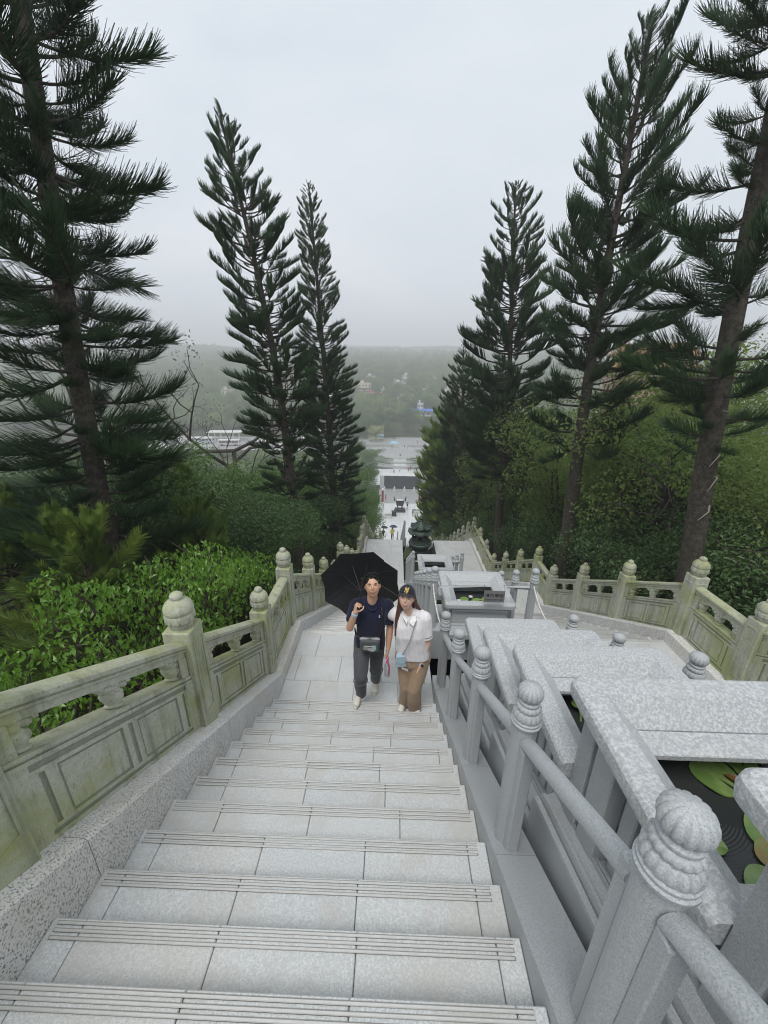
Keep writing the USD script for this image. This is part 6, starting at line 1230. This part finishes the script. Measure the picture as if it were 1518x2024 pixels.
def hedge(name, label, pts, r_, mat="leaf_mid", per=60, size=0.28, group=None, cat_="hedge"):
    c = np.mean(pts, 0); h = thing(name, label, cat_, (c[0], c[1], PLAZA), group=group)
    obj("foliage", leaf_cloud([(x - c[0], y - c[1], z - PLAZA, r_ * rr.uniform(0.8, 1.2)) for x, y, z in pts], per, size, int(rr.integers(1000))), M[mat], h, kind="stuff")
    obj("stem", cat(*[tube([(x - c[0], y - c[1], -0.2), (x - c[0], y - c[1], z - PLAZA)], 0.06, 4) for x, y, z in pts[::2]]), M["bark"], h)
ang = lambda a0, a1, ra, n, z: [(3 + ra * math.cos(a), 172 + ra * math.sin(a), PLAZA + z) for a in np.linspace(a0, a1, n)]
hedge("planted_ring", "low green planting on the altar's right terraces", ang(-1.25, 0.9, 16.4, 22, 1.0) + ang(-1.2, 0.8, 11.5, 18, 1.8) + ang(-1.1, 1.0, 13.3, 20, 1.5), 1.4, "leaf_mid", 90)
hedge("planted_ring", "low green planting on the altar's left terraces", ang(PI - 0.9, PI + 1.25, 16.4, 22, 1.0) + ang(PI - 0.8, PI + 1.2, 11.5, 18, 1.8) + ang(PI - 1.0, PI + 1.1, 13.3, 20, 1.5), 1.4, "leaf_mid", 90)
hedge("hedge", "hedge along the far left of the court behind the altar", [(x, 199 + 0.4 * math.sin(x), PLAZA + 0.8) for x in np.arange(-16, 0, 1.3)], 1.0, "leaf_olive")
hedge("hedge", "hedge along the far right of the court behind the altar", [(x, 199 + 0.4 * math.sin(x), PLAZA + 0.8) for x in np.arange(8, 30, 1.4)], 1.0, "leaf_mid")
hedge("hedge", "hedge right of the incense burner, beside the stairs' foot", [(x, y, PLAZA + 1.0) for x in (10.2, 11.6) for y in np.arange(84, 121, 1.8)], 1.3, "leaf_mid", 60, 0.24)
hedge("hedge", "hedge left of the incense burner, beside the stairs' foot", [(x, y, PLAZA + 1.0) for x in (-5.4, -6.8) for y in np.arange(84, 121, 1.8)], 1.3, "leaf_olive", 60, 0.24)
for k, (x, y, lab) in enumerate(((-0.9, 99.0, "square planter tub of clipped green left of the incense burner"), (7.2, 103.0, "square planter tub of clipped green right of the incense burner"))):
    t = thing("planter_tub", lab, "planter", (x, y, PLAZA + 0.03)); obj("tub", box(-1.0, 1.0, -0.6, 0.6, 0, 0.6, 0.04), M["whitestone"], t); obj("foliage", leaf_cloud([(q, 0, 0.85, 0.5) for q in (-0.7, -0.2, 0.3, 0.7)], 260, 0.16, 400 + k), M["leaf_mid"], t, kind="stuff")
t = thing("bronze_chest", "dark bronze chest on the paving left of the incense burner", "chest", (0.8, 100.5, PLAZA + 0.03)); obj("body", cat(box(-0.6, 0.6, -0.5, 0.5, 0.2, 1.2, 0.05), box(-0.7, 0.7, -0.6, 0.6, 1.2, 1.35, 0.03)), M["iron"], t); obj("foot", box(-0.65, 0.65, -0.55, 0.55, 0, 0.2), M["iron"], t)
for k, (x, y, h_, lab) in enumerate(((11.4, 114, 3.0, "blue market parasol right of the red pillar, the farther one"), (11.9, 106, 3.0, "blue market parasol right of the red pillar, the nearer one"))):
    umbrella("parasol", lab, (x, y, PLAZA + h_), (0, 0, 1), 1.35, "blue_cloth", h_, ribs=False, handle=False, depth=0.45, cat_="parasol")
for x, y, lab in ((-7.6, 219, "pale blue parasol at the left of the far court"), (0.4, 197, "pale blue parasol among visitors behind the altar")): umbrella("parasol", lab, (x, y, PLAZA + 3.4), (0, 0, 1), 2.4, "blue_pale", 3.4, ribs=False, handle=False, depth=0.4, cat_="parasol")
tn = thing("white_marquee", "white arched marquee with dark bands seen through the right pines", "marquee", (30, 172, PLAZA)); 
for k in range(3): obj("roof_shell", hull([(k * 4 + 2 + 2.0 * math.cos(a), y, 3.2 + 1.6 * math.sin(a)) for a in np.linspace(0, PI, 8) for y in (-3, 3)]), M["globe"], tn, smooth=30)
for k in range(4): obj("pole", tube([(k * 4, -2.8, 0), (k * 4, -2.8, 3.3)], 0.1, 6), M["iron"], tn)
# ------------------------------------------------------------------ village, car park, temple
M["wall_w"] = plain("white_render", (0.62, 0.62, 0.60), 0.8, var=0.06, vscale=0.5); M["wall_y"] = plain("cream_render", (0.60, 0.54, 0.38), 0.8, var=0.06, vscale=0.5); M["wall_r"] = plain("brick_red_wall", (0.33, 0.13, 0.10), 0.8, var=0.15, vscale=0.5); M["roof_g"] = plain("grey_roof", (0.30, 0.30, 0.29), 0.8); M["roof_b"] = plain("bright_blue_roof", (0.05, 0.14, 0.52), 0.5); M["roof_t"] = plain("pale_teal_roof", (0.33, 0.50, 0.52), 0.6); M["roof_o"] = plain("orange_tiles", (0.46, 0.20, 0.09), 0.7, var=0.15, vscale=1.0); M["pane"] = plain("dark_pane", (0.06, 0.07, 0.08), 0.15)
FOOT = []
def house(label, x, y, w, d, floors, wall, roof, rz=0.0, z=None, over=0.5, para=True, hip=None):
    z = float(ground(x, y)) - 0.5 if z is None else z; H = floors * 3.1 + 0.6; FOOT.append((x, y, max(w, d) / 2 + 3))
    r = thing("house", label, "house", (x, y, z), rotz=rz)
    obj("wall", box(-w / 2, w / 2, -d / 2, d / 2, -3.0, H), wall, r)
    if hip: obj("roof", hull([(-w / 2 - over, -d / 2 - over, H), (w / 2 + over, -d / 2 - over, H), (-w / 2 - over, d / 2 + over, H), (w / 2 + over, d / 2 + over, H), (-w * 0.3, 0, H + hip), (w * 0.3, 0, H + hip)]), roof, r)
    else:
        o = obj("roof", box(-w / 2 - 0.25, w / 2 + 0.25, -d / 2 - 0.25, d / 2 + 0.25, H + 0.003, H + 0.25), roof, r)
        obj("roof_hut", box(-w * 0.3, -w * 0.05, -1.2, 1.5, H + 0.25, H + 2.3), wall, o)
    n = max(2, int(w / 3))
    for f in range(floors):
        for k in range(n):
            cx = -w / 2 + (k + 0.5) * w / n; wd = obj("window", frame_y(cx - 0.75, cx + 0.75, f * 3.1 + 1.2, f * 3.1 + 2.7, 0.12, -d / 2 - 0.06, -d / 2 - 0.003), M["wall_w"], r); obj("pane", box(cx - 0.63, cx + 0.63, -d / 2 - 0.03, -d / 2 - 0.004, f * 3.1 + 1.32, f * 3.1 + 2.58), M["pane"], wd)
    obj("balcony", box(-w / 2 + 0.3, w / 2 - 0.3, -d / 2 - 1.1, -d / 2 - 0.003, 3.0, 3.15) if floors > 1 else box(-w * 0.2, w * 0.2, -d / 2 - 0.9, -d / 2 - 0.003, 2.75, 2.9), M["roof_g"], r)
    obj("door", box(-0.5, 0.5, -d / 2 - 0.05, -d / 2 - 0.002, 0, 2.2), M["iron"], r)
    return r
def frame_y(x0, x1, z0, z1, w, y0, y1): return cat(box(x0, x1, y0, y1, z0, z0 + w), box(x0, x1, y0, y1, z1 - w, z1), box(x0, x0 + w, y0, y1, z0 + w, z1 - w), box(x1 - w, x1, y0, y1, z0 + w, z1 - w))
# (pixel column and distance were read off the photograph; positions are plain metres here)
VIL = [("white two-storey house on the hill, middle of the village", 5, 395, 13, 9, 2, "wall_w", "roof_g", 0.2), ("pale house above the white two-storey one", 1, 425, 16, 8, 1, "wall_w", "roof_g", 0.1), ("cream house left of the gap, highest at the left", -29, 385, 12, 9, 2, "wall_y", "wall_y", 0.1), ("long brick-red building with a pale teal hut on its roof", -19, 355, 17, 9, 1, "wall_r", "wall_r", 0.15),
       ("low white house right of the white two-storey one", 33, 380, 14, 8, 1, "wall_w", "roof_g", -0.1), ("small white shed at the right of the village", 50, 378, 8, 6, 1, "wall_w", "roof_g", -0.1), ("low white building between the left pines, lower one", -86, 390, 22, 9, 1, "wall_w", "roof_g", 0.3), ("long pale building between the left pines, upper one", -118, 400, 26, 9, 1, "wall_w", "roof_o", 0.3), ("small pale hut left of the thin pine", -160, 410, 12, 8, 1, "wall_w", "roof_t", 0.4), ("white house behind the dense narrow pine", -52, 320, 14, 9, 2, "wall_w", "roof_t", 0.2), ("white gabled house in the left valley trees", -72, 300, 9, 7, 1, "wall_w", "roof_t", 0.3)]
VIL += [("small cream house far left on the hill, beside the huge pine's branches", -140, 340, 10, 8, 2, "wall_y", "roof_g", 0.3), ("white house on the left hill above the bare trees", -105, 345, 12, 8, 2, "wall_w", "roof_g", 0.2), ("pale house with an orange roof on the left hill", -80, 350, 11, 8, 1, "wall_w", "roof_o", 0.2), ("white three-storey house left of the dense narrow pine", -64, 372, 10, 9, 3, "wall_w", "roof_g", 0.1), ("small white house beside the brick-red building", -9, 372, 8, 7, 1, "wall_w", "roof_t", 0.1),
        ("white house high on the hill, middle", 14, 450, 12, 9, 2, "wall_w", "roof_g", 0.0), ("cream house high on the hill, right", 40, 440, 11, 8, 2, "wall_y", "roof_g", -0.1), ("white house lower on the hill, right of the gap", 45, 345, 12, 8, 2, "wall_w", "roof_o", -0.1), ("pale low house above the blue roof", 8, 335, 12, 7, 1, "wall_y", "roof_g", 0.0), ("small white house at the left of the gap, high", -26, 440, 10, 8, 2, "wall_w", "roof_g", 0.1)]
for lab, x, y, w, d, f, wl, rf, rz in VIL: house(lab, x, y, w, d, f, M[wl], M[rf], rz)
hx = house("long white building with a bright blue roof beyond the court", 21, 287, 23, 8, 1, M["wall_w"], M["roof_b"], -0.05, hip=1.2, over=1.0)
tr_ = house("small white sign-like hut standing above the blue roof", 19, 296, 4, 3, 2, M["wall_w"], M["wall_w"], 0.0)
def temple():
    x, y = 107, 178; z = 0.5; FOOT.append((x, y, 24)); r = thing("temple_hall", "temple hall with sweeping orange tiled roofs above the right-hand trees", "temple", (x, y, z), rotz=-0.55)
    obj("wall", box(-16, 16, -9, 9, -36, 2.0), M["wall_r"], r)
    def sweep(z0, w, d, h, rt): 
        v = []; 
        for t in np.linspace(0, 1, 6):
            a, b = w * (1 - t) + rt[0] * t, d * (1 - t) + rt[1] * t; zz = z0 + h * t ** 1.5
            v.append([(sx, sy, zz + 0.9 * (1 - t) ** 2 * ((abs(sx) / a) * (abs(sy) / b)) ** 3) for sx, sy in [(-a, -b), (-a * .5, -b), (0, -b), (a * .5, -b), (a, -b), (a, 0), (a, b), (a * .5, b), (0, b), (-a * .5, b), (-a, b), (-a, 0)]])
        return ring_loft([[(p[0] * .8, p[1] * .8, p[2] - 0.4) for p in v[0]]] + v)
    obj("lower_roof", sweep(2.0, 19, 12, 2.6, (14, 7.5)), M["roof_o"], r, smooth=30); obj("upper_wall", box(-13.5, 13.5, -7, 7, 4.2, 6.4), M["wall_y"], r); obj("upper_roof", sweep(6.4, 17, 10, 4.6, (12.5, 0.3)), M["roof_o"], r, smooth=30)
    obj("ridge", cat(box(-12.8, 12.8, -0.4, 0.4, 10.8, 11.8), box(-13.2, -12.2, -0.5, 0.5, 10.8, 12.8), box(12.2, 13.2, -0.5, 0.5, 10.8, 12.8)), M["roof_o"], r)
    for k in range(10): obj("tile_rib", tube([(-13.5 + 3 * k, -9.9, 6.75), (-12.2 + 2.7 * k, -5, 8.4), (-11.2 + 2.5 * k, -0.5, 10.9)], 0.22, 5), M["roof_o"], r, smooth=True)
temple()
# buses and car park roofs at the left
def bus(label, x, y, rz, col, band):
    z = PLAZA - 0.3; r = thing("parked_bus", label, "bus", (x, y, z), rotz=rz, group=None); L, w, h = 10.5, 2.5, 3.2
    obj("body", box(-L / 2, L / 2, -w / 2, w / 2, 0.45, h, 0.12), col, r); obj("stripe", box(-L / 2 + 0.2, L / 2 - 0.2, -w / 2 - 0.012, w / 2 + 0.012, 0.9, 1.15), band, r)
    for s in (-1, 1):
        for k in range(6): obj("window", box(-L / 2 + 0.6 + k * 1.6, -L / 2 + 2.0 + k * 1.6, s * w / 2 - 0.015, s * w / 2 + 0.015, 1.55, 2.55), M["pane"], r)
    for sx in (-3.4, 3.2):
        for s in (-1, 1): obj("wheel", tf(lathe([(0.48, -0.14), (0.5, 0), (0.48, 0.14)], 14), (sx, s * (w / 2 - 0.1), 0.48), rx=PI / 2), M["iron"], r, smooth=40)
    obj("windscreen", box(L / 2 - 0.01, L / 2 + 0.015, -1.05, 1.05, 1.4, 2.7), M["pane"], r)
for k, (x, y, rz, c, b_, lab) in enumerate([(-66, 196, 0.1, "wall_w", "roof_b", "white bus with a blue stripe in the car park, behind the bare tree"), (-52, 199, 0.05, "wall_y", "red", "cream bus with a red stripe in the car park beside the bare tree"), (-84, 198, 0.12, "wall_w", "red", "white bus with a red stripe farther left in the car park"), (-100, 203, 0.15, "wall_w", "roof_b", "white bus with a blue stripe at the car park's left end"), (-44, 207, 0.05, "wall_w", "roof_t", "white bus seen under the thin pine's lowest branches")]): bus(lab, x, y, rz, M[c], M[b_])
for k, (x, y, w, lab) in enumerate([(-92, 214, 18, "white canopy roof over the car park, left"), (-40, 222, 14, "white canopy roof over the car park, behind the thin pine")]):
    r = thing("car_park_canopy", lab, "canopy", (x, y, PLAZA), rotz=0.08); obj("roof", box(-w / 2, w / 2, -4, 4, 4.0, 4.4), M["wall_w"], r)
    for q in np.linspace(-w / 2 + 1, w / 2 - 1, 6): obj("column", box(q - 0.2, q + 0.2, -3.6, -3.2, -0.5, 4.0), M["wall_w"], r)
slab_grid("car_park", "grey car park surface left of the plaza", -130, -34, 188, 232, PLAZA + 0.02 - 0.32, 4, 2, "pave_grey")
for k, (x, y) in enumerate([(-15, 284), (-12, 282), (-9, 283), (-6, 281), (-3, 284)]):
    r = thing("flagpole", ["leftmost", "second from left", "middle", "fourth from left", "rightmost"][k] + " of the five thin pale poles before the village trees", "pole", (x, y, float(ground(x, y))), group="pale poles before the village"); obj("pole", tube([(0, 0, -0.5), (0, 0, 11)], [0.14, 0.07], 6), M["whitestone"], r, smooth=True); obj("finial", lathe([(0.05, 11), (0.16, 11.1), (0.16, 11.25), (0.02, 11.4)], 8), M["whitestone"], r, smooth=True)
# ------------------------------------------------------------------ valley trees
far_a = broad_tree("valley_tree", "round green tree right behind the far court, left of the gap", "tree", 9.0, 4.8, 301, "leaf_mid", per=46, size=0.42, loc=(-2, 226, PLAZA), dens=1.3, low=0.3)
far_b = broad_tree("valley_tree", "tall dark green tree behind the far court", "tree", 10.5, 4.6, 302, "leaf_dark", per=46, size=0.42, loc=(9, 240, PLAZA + 1), dens=1.3, low=0.3)
far_c = broad_tree("flowering_tree", "tree with pale yellow blossom left of the far court", "tree", 9.0, 4.6, 303, "leaf_pale", per=46, size=0.42, loc=(-10, 214, PLAZA), dens=1.2, low=0.2)
_lab = ["tree left of the round valley tree", "tree right of the dark valley tree", "tree on the right of the far court", "second tree on the right of the far court", "tree at the far court's left corner", "tree behind the pale parasol", "tree before the blue-roofed building, left", "tree before the blue-roofed building, right", "tree left behind the court", "tree at the right behind the marquee", "tree by the altar's right side", "tree by the altar's left side", "tree beside the car park", "tree at the car park's right end"]
for k, (x, y, s_) in enumerate([(-14, 236, 1.2), (20, 232, 1.1), (33, 222, 1.2), (44, 214, 1.3), (-20, 222, 1.2), (-6, 242, 1.3), (12, 266, 1.1), (31, 264, 1.1), (-28, 240, 1.3), (48, 190, 1.4), (28, 186, 1.0), (-19, 178, 1.0), (-27, 200, 1.2), (-34, 214, 1.1)]):
    dup([far_a, far_b, far_a, far_a][k % 4], (x, y, float(ground(x, y)) - 0.2), k * 1.1, s_, _lab[k])
slope_l = ["tree by the plaza's left hedge, nearest the burner", "tree by the plaza's left hedge, second", "tree by the plaza's left hedge, third", "tree left of the hoarding", "tree left of the terrace", "tree by the plaza's right hedge, nearest the burner", "tree by the plaza's right hedge, second", "tree by the plaza's right hedge, third", "tree right of the hoarding", "tree right of the terrace", "tree right of the lower stairs", "second tree right of the lower stairs"]
for k, (x, y, s_) in enumerate([(-8.0, 92, 0.8), (-8.2, 102, 0.85), (-8.4, 113, 0.85), (-9.0, 127, 0.95), (-12, 142, 1.15), (16.5, 94, 0.75), (17, 104, 0.7), (17, 116, 0.8), (15.5, 128, 0.65), (21, 144, 0.9), (11.5, 60, 0.8), (10.8, 74, 0.85)]):
    dup([far_a, far_b][k % 2], (x, y, float(ground(x, y)) - 0.2), k * 0.9, s_, slope_l[k])
def forest():
    r = np.random.default_rng(77); P, Q, S, I = [], [], [], []
    def ok(x, y):
        for fx, fy, fr in FOOT:
            if abs(x - fx) < fr and -18 < y - fy < fr: return False
        return True
    def add(x, y, s):
        P.append((x, y, float(ground(x, y)) - 0.8)); a = r.uniform(0, 2 * PI); Q.append(Gf.Quath(math.cos(a / 2), 0, 0, math.sin(a / 2))); S.append((s, s, s * r.uniform(0.85, 1.2))); I.append(int(r.integers(4)))
    y = 240.0
    while y < 1100:
        st = 6.5 + (y - 240) * 0.010
        hw = 0.95 * y * 1.05
        for x in np.arange(-hw, hw, st):
            xx, yy = x + r.uniform(-0.45, 0.45) * st, y + r.uniform(-0.45, 0.45) * st
            if ok(xx, yy) and not (yy < 262 and -12 < xx < 34): add(xx, yy, r.uniform(0.75, 1.35) * (1 + (y - 240) * 0.0004))
        y += st
    # slopes to both sides of the stair, beyond the nearer trees
    for side, n in ((-1, 420), (1, 420)):
        for k in range(n):
            yy = r.uniform(34, 186); xx = AX + side * (r.uniform(9 if yy < 70 else 16, 16 + yy * 1.0))
            if side < 0 and yy > 160 and xx < -30: continue
            add(xx, yy, r.uniform(0.45, 0.85) if yy < 90 else r.uniform(0.6, 1.0))
    protos = []
    for k in range(4):
        rg = np.random.default_rng(500 + k); h, sp = 8.5, 4.2
        cl = [(sp * 0.75 * math.sqrt(rg.uniform()) * math.cos(a), sp * 0.75 * math.sqrt(rg.uniform()) * math.sin(a), h * rg.uniform(0.25, 0.92), rg.uniform(1.3, 2.2)) for a in rg.uniform(0, 2 * PI, 15)]
        protos.append([("crown", leaf_cloud(cl, 20, 0.75, 500 + k), M["leaf_far"], False), ("trunk", tube([(0, 0, -1), (0, 0, h * 0.6)], [0.25, 0.12], 5), M["bark"], False)])
    instancer("far_forest", None, protos, P, Q, S, I, "green wood covering the valley and the far hillsides, fading into fog"); 
    print("forest", len(P))
forest()
stage.GetPrimAtPath("/World/far_forest").SetCustomDataByKey("category", "forest")

# ------------------------------------------------------------------ haze over the valley
M["haze"] = usdkit.material(stage, LK + "valley_haze", {"v": ("principled_volume", {"color": (0.985, 0.99, 0.995), "density": HAZE_DENSITY, "anisotropy": 0.0})}, [], volume="v.volume")
obj("haze", box(-1640, 1640, -14, 1990, -46.0, 122.0), M["haze"], None, label="pale grey haze filling the valley and swallowing the far hills", cat="haze", kind="stuff")
